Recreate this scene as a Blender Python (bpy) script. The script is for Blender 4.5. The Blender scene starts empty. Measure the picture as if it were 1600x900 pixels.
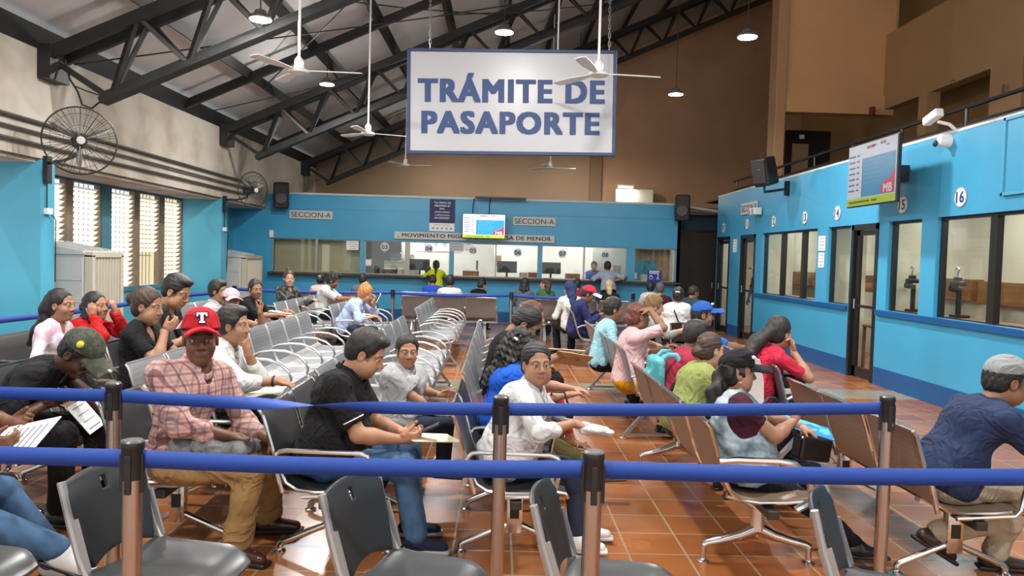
import bpy, bmesh, math, random
import numpy as np
from mathutils import Vector, Matrix, Euler
import openvdb

random.seed(7)
SC = bpy.context.scene
COL = SC.collection
PI = math.pi
R = math.radians

# ------------------------------------------------------------------ camera
CAM_H = 1.6
YAW, PITCH, ROLL = 0.017764, -0.039497, 0.028
def set_camera():
    f = Vector((math.sin(YAW)*math.cos(PITCH), math.cos(YAW)*math.cos(PITCH), math.sin(PITCH)))
    r = Vector((math.cos(YAW), -math.sin(YAW), 0)); u = r.cross(f)
    r2 = r*math.cos(ROLL) + u*math.sin(ROLL); u2 = u*math.cos(ROLL) - r*math.sin(ROLL)
    cd = bpy.data.cameras.new('camera'); cam = bpy.data.objects.new('camera', cd); COL.objects.link(cam)
    m = Matrix((r2, u2, -f)).transposed().to_4x4(); m.translation = (0, 0, CAM_H)
    cam.matrix_world = m
    cd.sensor_width = 36; cd.lens = 27.0; cd.clip_start = 0.05; cd.clip_end = 300
    SC.camera = cam
set_camera()

# ------------------------------------------------------------------ world, exposure
W = bpy.data.worlds.new('daylight'); SC.world = W; W.use_nodes = True
bg = W.node_tree.nodes['Background']
bg.inputs[0].default_value = (0.93, 0.97, 1.0, 1); bg.inputs[1].default_value = 1.05
SC.view_settings.view_transform = 'Standard'; SC.view_settings.look = 'None'
SC.view_settings.exposure = 0.28; SC.view_settings.gamma = 1.0
SC.view_settings.use_curve_mapping = False
SUN = bpy.data.lights.new('sun', 'SUN'); SUN.energy = 6.0; SUN.angle = R(1.0); SUN.color = (1, .94, .82)
_s = bpy.data.objects.new('sun', SUN); COL.objects.link(_s)
_s.rotation_euler = Vector((math.cos(R(62)), 0.05, -math.sin(R(62)))).to_track_quat('-Z', 'Y').to_euler()
LAMP_W = 135.0
OFFICE_W = 22.0

# ------------------------------------------------------------------ materials
MATS = {}
def new_mat(name):
    m = bpy.data.materials.new(name); m.use_nodes = True
    return m, m.node_tree.nodes, m.node_tree.links, m.node_tree.nodes['Principled BSDF']
def mat(name, col=(.5, .5, .5), rough=.6, metal=0., noise=0., nscale=8., bump=0., bscale=60., spec=.5, emit=None, estr=0.):
    if name in MATS: return MATS[name]
    m, N, L, b = new_mat(name)
    b.inputs['Base Color'].default_value = (*col, 1); b.inputs['Roughness'].default_value = rough
    b.inputs['Metallic'].default_value = metal; b.inputs['Specular IOR Level'].default_value = spec
    if noise > 0 or bump > 0:
        tc = N.new('ShaderNodeTexCoord')
    if noise > 0:
        n = N.new('ShaderNodeTexNoise'); n.inputs['Scale'].default_value = nscale; n.inputs['Detail'].default_value = 4
        L.new(tc.outputs['Object'], n.inputs['Vector'])
        cr = N.new('ShaderNodeValToRGB')
        cr.color_ramp.elements[0].position = .3; cr.color_ramp.elements[1].position = .7
        cr.color_ramp.elements[0].color = (*[max(0, c*(1-noise)) for c in col], 1)
        cr.color_ramp.elements[1].color = (*[min(1, c*(1+noise)) for c in col], 1)
        L.new(n.outputs['Fac'], cr.inputs['Fac']); L.new(cr.outputs['Color'], b.inputs['Base Color'])
    if bump > 0:
        n2 = N.new('ShaderNodeTexNoise'); n2.inputs['Scale'].default_value = bscale; n2.inputs['Detail'].default_value = 3
        L.new(tc.outputs['Object'], n2.inputs['Vector'])
        bp = N.new('ShaderNodeBump'); bp.inputs['Strength'].default_value = bump; bp.inputs['Distance'].default_value = .01
        L.new(n2.outputs['Fac'], bp.inputs['Height']); L.new(bp.outputs['Normal'], b.inputs['Normal'])
    if emit:
        b.inputs['Emission Color'].default_value = (*emit, 1); b.inputs['Emission Strength'].default_value = estr
    MATS[name] = m
    return m

def glass_mat(name, tint=(1, 1, 1), refl=.12, rough=.02):
    if name in MATS: return MATS[name]
    m, N, L, b = new_mat(name)
    N.remove(b)
    out = N['Material Output']
    tr = N.new('ShaderNodeBsdfTransparent'); tr.inputs[0].default_value = (*tint, 1)
    gl = N.new('ShaderNodeBsdfGlossy'); gl.inputs['Roughness'].default_value = rough
    ge = N.new('ShaderNodeNewGeometry'); dt = N.new('ShaderNodeVectorMath'); dt.operation = 'DOT_PRODUCT'
    L.new(ge.outputs['Incoming'], dt.inputs[0]); L.new(ge.outputs['Normal'], dt.inputs[1])
    ab = N.new('ShaderNodeMath'); ab.operation = 'ABSOLUTE'; L.new(dt.outputs['Value'], ab.inputs[0])
    sb = N.new('ShaderNodeMath'); sb.operation = 'SUBTRACT'; sb.inputs[0].default_value = 1; L.new(ab.outputs[0], sb.inputs[1])
    pw = N.new('ShaderNodeMath'); pw.operation = 'POWER'; pw.inputs[1].default_value = 5; L.new(sb.outputs[0], pw.inputs[0])
    mul = N.new('ShaderNodeMath'); mul.operation = 'MULTIPLY_ADD'; mul.inputs[1].default_value = .5; mul.inputs[2].default_value = refl*.35; mul.use_clamp = True
    L.new(pw.outputs[0], mul.inputs[0])
    mx = N.new('ShaderNodeMixShader')
    L.new(mul.outputs[0], mx.inputs[0]); L.new(tr.outputs[0], mx.inputs[1]); L.new(gl.outputs[0], mx.inputs[2])
    L.new(mx.outputs[0], out.inputs['Surface'])
    MATS[name] = m
    return m

def ramp(N, stops):
    cr = N.new('ShaderNodeValToRGB'); e = cr.color_ramp.elements
    e[0].position = stops[0][0]; e[0].color = (*stops[0][1], 1)
    e[1].position = stops[-1][0]; e[1].color = (*stops[-1][1], 1)
    for p, c in stops[1:-1]:
        k = e.new(p); k.color = (*c, 1)
    return cr

def floor_mat():
    m, N, L, b = new_mat('terracotta_tiles')
    tc = N.new('ShaderNodeTexCoord')
    def brick(ox, oy):
        mp = N.new('ShaderNodeMapping'); mp.inputs['Location'].default_value = (ox, oy, 0)
        L.new(tc.outputs['Object'], mp.inputs['Vector'])
        br = N.new('ShaderNodeTexBrick'); br.offset = 0; br.squash = 1
        br.inputs['Scale'].default_value = 1.0; br.inputs['Brick Width'].default_value = .32; br.inputs['Row Height'].default_value = .32
        br.inputs['Mortar Size'].default_value = .007; br.inputs['Mortar Smooth'].default_value = .3; br.inputs['Bias'].default_value = 0
        br.inputs['Color1'].default_value = (0, 0, 0, 1); br.inputs['Color2'].default_value = (1, 1, 1, 1)
        L.new(mp.outputs[0], br.inputs['Vector'])
        return br
    br = brick(.21+.64, .03)
    n = N.new('ShaderNodeTexNoise'); n.inputs['Scale'].default_value = 1.3; n.inputs['Detail'].default_value = 5
    L.new(tc.outputs['Object'], n.inputs['Vector'])
    tile = ramp(N, [(0, (.25, .085, .028)), (.35, (.33, .115, .035)), (.7, (.39, .145, .045)), (1, (.31, .125, .052))])
    L.new(br.outputs['Color'], tile.inputs['Fac'])
    nr = ramp(N, [(.3, (.62, .62, .62)), (.7, (1.15, 1.1, 1.05))])
    L.new(n.outputs['Fac'], nr.inputs['Fac'])
    mu = N.new('ShaderNodeMixRGB'); mu.blend_type = 'MULTIPLY'; mu.inputs[0].default_value = .8
    L.new(tile.outputs[0], mu.inputs[1]); L.new(nr.outputs[0], mu.inputs[2])
    # grey stone bands crossing the tiles
    sx = N.new('ShaderNodeSeparateXYZ'); L.new(tc.outputs['Object'], sx.inputs[0])
    def band(axis, lo, hi):
        a = N.new('ShaderNodeMath'); a.operation = 'GREATER_THAN'; a.inputs[1].default_value = lo
        c = N.new('ShaderNodeMath'); c.operation = 'LESS_THAN'; c.inputs[1].default_value = hi
        L.new(sx.outputs[axis], a.inputs[0]); L.new(sx.outputs[axis], c.inputs[0])
        d = N.new('ShaderNodeMath'); d.operation = 'MULTIPLY'; L.new(a.outputs[0], d.inputs[0]); L.new(c.outputs[0], d.inputs[1])
        return d
    parts = [band('Y', 9.25, 9.89)]
    acc = parts[0]
    for p in parts[1:]:
        mx = N.new('ShaderNodeMath'); mx.operation = 'MAXIMUM'; L.new(acc.outputs[0], mx.inputs[0]); L.new(p.outputs[0], mx.inputs[1]); acc = mx
    st = ramp(N, [(.3, (.20, .17, .12)), (.7, (.33, .29, .21))])
    L.new(n.outputs['Fac'], st.inputs['Fac'])
    m2 = N.new('ShaderNodeMixRGB'); L.new(acc.outputs[0], m2.inputs[0]); L.new(mu.outputs[0], m2.inputs[1]); L.new(st.outputs[0], m2.inputs[2])
    m3 = N.new('ShaderNodeMixRGB'); m3.inputs[2].default_value = (.36, .27, .17, 1)
    L.new(br.outputs['Fac'], m3.inputs[0]); L.new(m2.outputs[0], m3.inputs[1])
    L.new(m3.outputs[0], b.inputs['Base Color'])
    rr = N.new('ShaderNodeMapRange'); rr.inputs[3].default_value = .16; rr.inputs[4].default_value = .34
    L.new(n.outputs['Fac'], rr.inputs[0]); L.new(rr.outputs[0], b.inputs['Roughness'])
    bp = N.new('ShaderNodeBump'); bp.inputs['Strength'].default_value = .25; bp.inputs['Distance'].default_value = .004; bp.invert = True
    L.new(br.outputs['Fac'], bp.inputs['Height']); L.new(bp.outputs[0], b.inputs['Normal'])
    return m

def weave_mat(name, col, rough=.35, metal=.7, dot=.55):
    """perforated sheet metal: rows of small dark holes"""
    if name in MATS: return MATS[name]
    m, N, L, b = new_mat(name)
    tc = N.new('ShaderNodeTexCoord')
    v = N.new('ShaderNodeTexVoronoi'); v.inputs['Scale'].default_value = 95; v.inputs['Randomness'].default_value = 0
    L.new(tc.outputs['Object'], v.inputs['Vector'])
    cr = ramp(N, [(.30, tuple(c*(1-dot) for c in col)), (.42, col)])
    L.new(v.outputs['Distance'], cr.inputs['Fac']); L.new(cr.outputs[0], b.inputs['Base Color'])
    b.inputs['Roughness'].default_value = rough; b.inputs['Metallic'].default_value = metal
    MATS[name] = m
    return m

def plaid_mat(name, base, stripe, stripe2, s=1.0, axes=('Y', 'Z')):
    m, N, L, b = new_mat(name)
    tc = N.new('ShaderNodeTexCoord'); sx = N.new('ShaderNodeSeparateXYZ'); L.new(tc.outputs['Object'], sx.inputs[0])
    cur = None
    def stripes(axis, period, width, off=0.):
        a = N.new('ShaderNodeMath'); a.operation = 'ADD'; a.inputs[1].default_value = off + 10; L.new(sx.outputs[axis], a.inputs[0])
        d = N.new('ShaderNodeMath'); d.operation = 'MODULO'; d.inputs[1].default_value = period; L.new(a.outputs[0], d.inputs[0])
        l = N.new('ShaderNodeMath'); l.operation = 'LESS_THAN'; l.inputs[1].default_value = width; L.new(d.outputs[0], l.inputs[0])
        return l
    def over(prev, fac, col, amt):
        mm = N.new('ShaderNodeMath'); mm.operation = 'MULTIPLY'; mm.inputs[1].default_value = amt; L.new(fac.outputs[0], mm.inputs[0])
        x = N.new('ShaderNodeMixRGB'); L.new(mm.outputs[0], x.inputs[0])
        if prev is None: x.inputs[1].default_value = (*base, 1)
        else: L.new(prev.outputs[0], x.inputs[1])
        x.inputs[2].default_value = (*col, 1)
        return x
    cur = over(None, stripes('Z', .075*s, .016*s), stripe, .55)
    cur = over(cur, stripes('Y', .075*s, .014*s), stripe, .7)
    cur = over(cur, stripes('X', .075*s, .014*s, .02), stripe, .4)
    cur = over(cur, stripes('Z', .075*s, .012*s, .03), stripe2, .45)
    cur = over(cur, stripes('Y', .075*s, .010*s, .035), stripe2, .5)
    L.new(cur.outputs[0], b.inputs['Base Color']); b.inputs['Roughness'].default_value = .85
    MATS[name] = m
    return m

def blotch_mat(name, cols, scale=9., rough=.85, sharp=False):
    if name in MATS: return MATS[name]
    m, N, L, b = new_mat(name)
    tc = N.new('ShaderNodeTexCoord'); n = N.new('ShaderNodeTexNoise'); n.inputs['Scale'].default_value = scale; n.inputs['Detail'].default_value = 3
    L.new(tc.outputs['Object'], n.inputs['Vector'])
    k = len(cols)
    cr = ramp(N, [(.32 + .36*i/(k-1), c) for i, c in enumerate(cols)])
    if sharp: cr.color_ramp.interpolation = 'CONSTANT'
    L.new(n.outputs['Fac'], cr.inputs['Fac']); L.new(cr.outputs[0], b.inputs['Base Color']); b.inputs['Roughness'].default_value = rough
    MATS[name] = m
    return m

def wood_mat(name, c1, c2, scale=6.):
    if name in MATS: return MATS[name]
    m, N, L, b = new_mat(name)
    tc = N.new('ShaderNodeTexCoord'); mp = N.new('ShaderNodeMapping'); mp.inputs['Scale'].default_value = (1, .35, 3)
    L.new(tc.outputs['Object'], mp.inputs[0])
    n = N.new('ShaderNodeTexNoise'); n.inputs['Scale'].default_value = scale; n.inputs['Detail'].default_value = 6
    L.new(mp.outputs[0], n.inputs['Vector'])
    cr = ramp(N, [(.3, c1), (.7, c2)]); L.new(n.outputs['Fac'], cr.inputs['Fac']); L.new(cr.outputs[0], b.inputs['Base Color'])
    b.inputs['Roughness'].default_value = .4
    MATS[name] = m
    return m

# ------------------------------------------------------------------ object helpers
def tag(o, label=None, cat=None, group=None, kind=None):
    if label: o['label'] = label
    if cat: o['category'] = cat
    if group: o['group'] = group
    if kind: o['kind'] = kind
    return o
def empty(name, loc=(0, 0, 0), rz=0., label=None, cat=None, group=None):
    o = bpy.data.objects.new(name, None); COL.objects.link(o); o.empty_display_size = .1
    o.location = loc; o.rotation_euler = (0, 0, rz)
    return tag(o, label, cat, group)
def copy_tree(o, parent=None):
    c = o.copy(); COL.objects.link(c)
    if parent is not None: c.parent = parent
    for ch in o.children: copy_tree(ch, c)
    return c

class MB:
    """collects boxes, tubes, sheets and lathes into one mesh"""
    def __init__(s): s.v = []; s.f = []; s.mi = []; s.sm = []
    def add(s, vs, fs, mi=0, smooth=False):
        o = len(s.v); s.v += [tuple(p) for p in vs]
        s.f += [tuple(i+o for i in f) for f in fs]; s.mi += [mi]*len(fs); s.sm += [smooth]*len(fs)
        return s
    def box(s, c, d, rot=None, mi=0, ch=0.):
        hx, hy, hz = d[0]/2, d[1]/2, d[2]/2
        M = rot if rot is not None else Matrix.Identity(3)
        c = Vector(c)
        if ch <= 0:
            vs = [c + M @ Vector((x, y, z)) for z in (-hz, hz) for y in (-hy, hy) for x in (-hx, hx)]
            fs = [(0, 2, 3, 1), (4, 5, 7, 6), (0, 1, 5, 4), (2, 6, 7, 3), (0, 4, 6, 2), (1, 3, 7, 5)]
            return s.add(vs, fs, mi)
        bm = bmesh.new(); bmesh.ops.create_cube(bm, size=1)
        for v in bm.verts: v.co = Vector((v.co.x*d[0], v.co.y*d[1], v.co.z*d[2]))
        bmesh.ops.bevel(bm, geom=list(bm.edges), offset=min(ch, min(d)*.45), segments=2, affect='EDGES', profile=.5)
        bm.verts.index_update()
        vs = [c + M @ v.co for v in bm.verts]; fs = [tuple(v.index for v in f.verts) for f in bm.faces]
        bm.free()
        return s.add(vs, fs, mi)
    def span(s, x, y, z, mi=0, ch=0.):
        return s.box(((x[0]+x[1])/2, (y[0]+y[1])/2, (z[0]+z[1])/2), (x[1]-x[0], y[1]-y[0], z[1]-z[0]), None, mi, ch)
    def beam(s, p, q, w, h, mi=0, up=(0, 0, 1)):
        p, q = Vector(p), Vector(q); d = (q-p); L = d.length; d.normalize()
        a = Vector(up).cross(d)
        if a.length < 1e-4: a = Vector((1, 0, 0)).cross(d)
        a.normalize(); b = d.cross(a)
        vs = []
        for t in (p, q):
            for sx, sy in ((-1, -1), (1, -1), (1, 1), (-1, 1)): vs.append(t + a*sx*w/2 + b*sy*h/2)
        return s.add(vs, [(3, 2, 1, 0), (4, 5, 6, 7), (0, 1, 5, 4), (1, 2, 6, 5), (2, 3, 7, 6), (3, 0, 4, 7)], mi)
    def tube(s, pts, r, n=8, mi=0, sx=1., closed=False, caps=True):
        pts = [Vector(p) for p in pts]; k = len(pts)
        rs = r if isinstance(r, (list, tuple)) else [r]*k
        prev = None; vs = []
        for i, p in enumerate(pts):
            if closed: t = pts[(i+1) % k] - pts[i-1]
            else: t = pts[min(i+1, k-1)] - pts[max(i-1, 0)]
            t.normalize()
            if prev is None:
                a = Vector((0, 0, 1)).cross(t)
                if a.length < .05: a = Vector((0, 1, 0)).cross(t)
            else: a = prev - t*prev.dot(t)
            a.normalize(); prev = a; b = t.cross(a)
            for j in range(n):
                g = 2*PI*j/n; vs.append(p + (a*math.cos(g)*sx + b*math.sin(g))*rs[i])
        fs = []
        for i in range(k if closed else k-1):
            i2 = (i+1) % k
            for j in range(n): fs.append((i*n+j, i*n+(j+1) % n, i2*n+(j+1) % n, i2*n+j))
        if not closed and caps: fs += [tuple(range(n))[::-1], tuple((k-1)*n+j for j in range(n))]
        return s.add(vs, fs, mi, True)
    def lathe(s, c, prof, n=24, mi=0, axis='z', M=None, smooth=True):
        c = Vector(c); vs = []; fs = []
        if M is None:
            M = {'z': Matrix.Identity(3), 'x': Matrix(((0, 0, 1), (0, 1, 0), (-1, 0, 0))), 'y': Matrix(((1, 0, 0), (0, 0, 1), (0, -1, 0)))}[axis]
        for r, z in prof:
            for j in range(n):
                g = 2*PI*j/n; vs.append(c + M @ Vector((r*math.cos(g), r*math.sin(g), z)))
        for i in range(len(prof)-1):
            for j in range(n): fs.append((i*n+j, i*n+(j+1) % n, (i+1)*n+(j+1) % n, (i+1)*n+j))
        k = len(prof)
        if prof[0][0] > 1e-5: fs.append(tuple(range(n))[::-1])
        if prof[-1][0] > 1e-5: fs.append(tuple((k-1)*n+j for j in range(n)))
        return s.add(vs, fs, mi, smooth)
    def sheet(s, prof, y0, y1, th, mi=0, n=1, smooth=True):
        """a bent sheet: profile in xz, extruded along y, with thickness th"""
        P2 = [Vector((a, 0, b)) for a, b in prof]; k = len(P2); nor = []
        for i in range(k):
            t = P2[min(i+1, k-1)] - P2[max(i-1, 0)]; t.normalize(); nor.append(Vector((-t.z, 0, t.x)))
        ring = [p + q*th/2 for p, q in zip(P2, nor)] + [p - q*th/2 for p, q in reversed(list(zip(P2, nor)))]
        m = len(ring)
        vs = [Vector((p.x, y0, p.z)) for p in ring] + [Vector((p.x, y1, p.z)) for p in ring]
        fs = [(i, (i+1) % m, m+(i+1) % m, m+i) for i in range(m)]
        for i in range(k-1):
            fs.append((i, m-1-i, m-2-i, i+1)); fs.append((m+i, m+i+1, m+m-2-i, m+m-1-i))
        return s.add(vs, fs, mi, smooth)
    def poly(s, pts, thick, mi=0):
        """flat polygon with thickness vector"""
        n = len(pts); t = Vector(thick); vs = [Vector(p) for p in pts] + [Vector(p)+t for p in pts]
        return s.add(vs, [tuple(range(n))[::-1], tuple(range(n, 2*n))] + [(i, (i+1) % n, n+(i+1) % n, n+i) for i in range(n)], mi)
    def build(s, name, mats, parent=None, loc=None, fixn=True):
        me = bpy.data.meshes.new(name); me.from_pydata(s.v, [], s.f)
        mats = mats if isinstance(mats, (list, tuple)) else [mats]
        for m in mats: me.materials.append(m)
        me.polygons.foreach_set('material_index', s.mi); me.polygons.foreach_set('use_smooth', s.sm)
        if fixn:
            bm = bmesh.new(); bm.from_mesh(me); bmesh.ops.recalc_face_normals(bm, faces=bm.faces); bm.to_mesh(me); bm.free()
        if any(s.sm):
            me.set_sharp_from_angle(angle=R(40))
        o = bpy.data.objects.new(name, me); COL.objects.link(o)
        if parent is not None: o.parent = parent
        if loc is not None: o.location = loc
        return o

def text(name, body, mt, parent, loc, M, width=None, height=None, bold=0., depth=.002, align='CENTER', size=1., line=1.):
    cu = bpy.data.curves.new(name, 'FONT'); cu.body = body; cu.size = 1; cu.align_x = align; cu.align_y = 'CENTER'
    cu.space_line = line; cu.resolution_u = 3; cu.extrude = .001
    if bold > 0: cu.space_character = 1+bold*2.2
    t = bpy.data.objects.new(name+'_tmp', cu); COL.objects.link(t)
    dg = bpy.context.evaluated_depsgraph_get(); dg.update()
    me = bpy.data.meshes.new_from_object(t.evaluated_get(dg)); bpy.data.objects.remove(t); bpy.data.curves.remove(cu)
    n = len(me.vertices); co = np.empty(n*3); me.vertices.foreach_get('co', co); co = co.reshape(-1, 3)
    lo, hi = co.min(0), co.max(0); sx = sy = size
    if width: sx = width/(hi[0]-lo[0])
    if height: sy = height/(hi[1]-lo[1])
    if width and not height: sy = sx
    if height and not width: sx = sy
    ctr = (lo+hi)/2
    if align == 'LEFT': ctr[0] = lo[0]
    co = (co-ctr)*np.array([sx, sy, depth/.002])
    me.vertices.foreach_set('co', co.ravel())
    if bold > 0:                                                   # heavy strokes: the outline thickened by shifted layers
        bm = bmesh.new(); bm.from_mesh(me); src = bm.verts[:] + bm.edges[:] + bm.faces[:]
        for ox, oy in ((-1, -1), (1, -1), (-1, 1), (1, 1), (-.4, 1), (.4, 1), (-.4, -1), (.4, -1)) if bold > .04 else ((-1, -1), (1, -1), (-1, 1), (1, 1)):
            d = bmesh.ops.duplicate(bm, geom=src)['geom']
            bmesh.ops.translate(bm, verts=[v for v in d if isinstance(v, bmesh.types.BMVert)], vec=(ox*bold*sx*.8, oy*bold*sy*.45, ox*.00006+oy*.00002))
        bm.to_mesh(me); bm.free()
    n = len(me.vertices); me.materials.clear(); me.materials.append(mt); me.name = name
    o = bpy.data.objects.new(name, me); COL.objects.link(o); o.parent = parent
    m4 = M.to_4x4(); m4.translation = loc; o.matrix_local = m4
    return o
FACE_CAM = Matrix(((1, 0, 0), (0, 0, -1), (0, 1, 0)))           # reads on a wall that faces -Y
FACE_LEFT = Matrix(((0, 0, -1), (-1, 0, 0), (0, 1, 0)))         # reads on a wall that faces -X

def struct(name, mb, m):
    o = mb.build(name, m); o['kind'] = 'structure'; return o

# ------------------------------------------------------------------ shared materials
CYAN = mat('cyan_wall_paint', (.050, .330, .560), .38, noise=.06, nscale=1.5, bump=.05, bscale=25)
CYAN_L = mat('aged_cyan_wall_paint', (.070, .350, .500), .42, noise=.10, nscale=1.2, bump=.06, bscale=25)
DBLUE = mat('dark_blue_trim_paint', (.004, .085, .260), .35, noise=.08, nscale=3)
CREAM = mat('cream_wall_paint', (.70, .66, .50), .6, noise=.03, nscale=2)
WHITEP = mat('white_office_paint', (.80, .80, .76), .6)
PLASTER = blotch_mat('stained_plaster', [(.30, .26, .20), (.42, .375, .315), (.48, .44, .385)], 1.1)
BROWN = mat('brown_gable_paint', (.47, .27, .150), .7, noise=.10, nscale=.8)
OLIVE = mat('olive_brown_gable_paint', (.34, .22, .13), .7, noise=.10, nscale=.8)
ORANGE = mat('ochre_wall_paint', (.66, .36, .17), .65, noise=.06, nscale=1.0)
STEEL = mat('dark_painted_steel', (.012, .012, .012), .5, noise=.3, nscale=5)
BLACKFRAME = mat('black_door_frame', (.012, .011, .010), .35)
BLACK = mat('black_plastic', (.012, .012, .013), .4)
CHROME = mat('polished_chrome', (.72, .70, .67), .16, 1.0)
ALU = mat('brushed_aluminium', (.47, .475, .48), .34, .9)
WHITE = mat('white_enamel', (.80, .80, .78), .35)
PAPER = mat('white_paper', (.82, .82, .80), .8)
GREYSIGN = mat('pale_grey_sign_board', (.56, .56, .54), .6)
INK = mat('black_ink', (.02, .02, .02), .6)
NAVYINK = mat('navy_letter_paint', (.018, .055, .185), .5)
GLASS = glass_mat('clear_glass', (.95, .97, .96), .10)
WOOD = wood_mat('brown_wood', (.20, .075, .020), (.33, .14, .04))
DARKWOOD = wood_mat('dark_wood', (.045, .022, .012), (.09, .05, .028))

# ================================================================== the setting
XR, XL, XP, XW, YB, YG = 5.2, -6.55, -5.74, -6.55, 19.0, 24.0
def roofz(x, y): return 4.25 + .45*(x+5.76) + .013*(y-9)

struct('floor', MB().span((-8, 9.5), (-4, 26), (-.1, 0)), floor_mat())

# left wall: piers, recessed window bays, upper plaster wall
ROOFSHEET = mat('pale_grey_roof_sheet', (.60, .62, .64), .6, noise=.08, nscale=.7)
up = MB()
up.poly([(XP, -3, 2.67), (XP, 24, 2.67), (XP, 24, roofz(XP, 24)), (XP, -3, roofz(XP, -3))], (-.06, 0, 0))
up.span((XW-.1, XP-.062), (-3, 24), (2.62, 2.72))
struct('wall_left_upper', up, PLASTER)
pier_y = [(3.4, 3.72), (9.72, 10.02), (15.95, 16.3), (23.2, 23.6)]
for i, (a, b) in enumerate(pier_y):
    struct('pillar_%d' % (i+1), MB().span((XW-.08, XP), (a, b), (0, 2.66)).span((XP, XP+.012), (a, b), (0, .3), 1), [CYAN_L, DBLUE])
low = MB().span((XW-.12, XW), (-3, 24), (0, .84)).span((XW-.12, XW), (-3, 24), (2.64, 2.68))
low.span((XW-.12, XW), (16.0, 24), (.8, 2.66))
struct('wall_left', low, CYAN_L)

# roof: sheet, purlins, rafters
rf = MB()
for c in ([(-7, -4), (7.6, -4), (7.6, 25), (-7, 25)], [(7.6, -4), (10, -4), (10, 7), (7.6, 7)], [(7.6, 16.6), (10, 16.6), (10, 25), (7.6, 25)]):   # leaves a skylight strip over the gallery
    rf.poly([(x, y, roofz(x, y)+.10) for x, y in c], (0, 0, .06))
struct('ceiling', rf, ROOFSHEET)
def on_roof(x, y, d=0.): return (x, y, roofz(x, y) - d)
for i in range(13):
    x = -5.76 + 1.16*i
    w, h = (.16, .26) if i == 0 else (.10, .16)
    o = MB().beam(on_roof(x, -3, h*.4), on_roof(x, 24, h*.4), w, h, up=(.4, 0, .9)).build('roof_purlin', STEEL)
    tag(o, ('black steel eaves beam running along the top of the left wall' if i == 0 else
            'black roof purlin, number %d up the slope from the left eaves beam' % i), 'roof beam', 'roof purlins', 'structure')
for k, y in enumerate((5.6, 14.0, 19.5)):
    o = MB().beam(on_roof(-5.7, y, .16), on_roof(8.5, y, .16), .10, .14).build('roof_rafter', STEEL)
    tag(o, 'black steel rafter crossing the purlins of the sloping roof', 'roof beam', 'roof rafters', 'structure')

def girder(y, name, lab, x0=-5.74, x1=8.6, top=.36, bot=1.16, xb=-5.05):
    root = empty(name, (0, y, 0)); tag(root, lab, 'roof truss', 'lattice roof girders', 'structure')
    def P(x, d, dy=0.): return Vector((x, dy, roofz(x, y) - d))
    m = MB()
    for dy in (-.16, .16): m.beam(P(x0, top, dy), P(x1, top, dy), .07, .15)
    m.build('top_chord', STEEL, root)
    m = MB(); m.beam(P(xb, bot), P(x1, bot), .20, .08); m.beam(P(xb, bot-.06), P(x1, bot-.06), .05, .10); m.build('bottom_chord', STEEL, root)
    m = MB(); x = xb + .12; k = 0
    while x < x1 - .7:
        m.beam(P(x, bot-.02), P(x+.38, top, -.16), .06, .06); m.beam(P(x, bot-.02), P(x+.38, top, .16), .06, .06)
        m.beam(P(x+.38, top, -.16), P(x+.95, bot-.02), .05, .05); m.beam(P(x+.42, top, .16), P(x+.95, bot-.02), .05, .05)
        x += .95; k += 1
    m.beam(P(x0+.05, top), P(xb+.1, bot), .07, .07)
    m.build('web_bracing', STEEL, root)
    MB().span((x0-.04, x0+.16), (-.22, .22), (roofz(x0, y)-.62, roofz(x0, y)-.2)).build('bearing_plate', STEEL, root)
    return root
girder(9.85, 'roof_truss', 'black lattice roof truss nearest the camera, ending above the large wall fan')
girder(16.0, 'roof_truss', 'black lattice roof truss further back, passing behind the hanging sign')
girder(22.4, 'roof_truss', 'black lattice roof truss close to the brown gable wall')
# thin tie rods under the roof
for k, (p, q) in enumerate([((-5.6, 10.2, 3.95), (3.0, 15.6, 7.2)), ((-4.6, 14.9, 4.7), (-1.0, 10.3, 6.1)), ((-5.6, 14.6, 4.15), (-2.2, 16.0, 5.5)),
                            ((-1.0, 15.2, 6.3), (2.4, 15.9, 6.9)), ((-3.4, 10.2, 5.0), (0.1, 15.8, 6.5))]):
    tag(MB().tube([p, ((p[0]+q[0])/2, (p[1]+q[1])/2, (p[2]+q[2])/2-.05), q], .011, 6).build('tie_rod', STEEL),
        'thin dark tie rod strung between purlins under the roof', 'tie rod', 'roof tie rods', 'structure')

# brown gable wall far behind, with its pilaster
g = MB()
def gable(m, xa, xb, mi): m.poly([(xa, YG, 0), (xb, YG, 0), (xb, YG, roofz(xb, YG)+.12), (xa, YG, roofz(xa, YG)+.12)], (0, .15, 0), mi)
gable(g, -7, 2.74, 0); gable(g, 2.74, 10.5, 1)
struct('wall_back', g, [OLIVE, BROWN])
struct('trim_1', MB().poly([(2.74, YG-.14, 0), (3.10, YG-.14, 0), (3.10, YG-.14, roofz(3.1, YG)-.05), (2.74, YG-.14, roofz(2.74, YG)-.05)], (0, .14, 0)), mat('tan_pilaster_paint', (.23, .13, .06), .7))
struct('trim_2', MB().beam((-6, YG-.05, roofz(-6, YG)-.38), (9, YG-.05, roofz(9, YG)-.38), .06, .5), mat('pale_gable_strip', (.30, .23, .17), .7))
# cable that hangs from the roof in front of the gable
tag(MB().tube([(3.2, 23.4, 7.4), (3.35, 23.3, 6.4), (3.1, 23.2, 5.7), (2.5, 23.1, 5.3)], .02, 6).build('hanging_cable', BLACK), 'dark cable drooping from the roof beside the hanging sign', 'cable')

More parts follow.
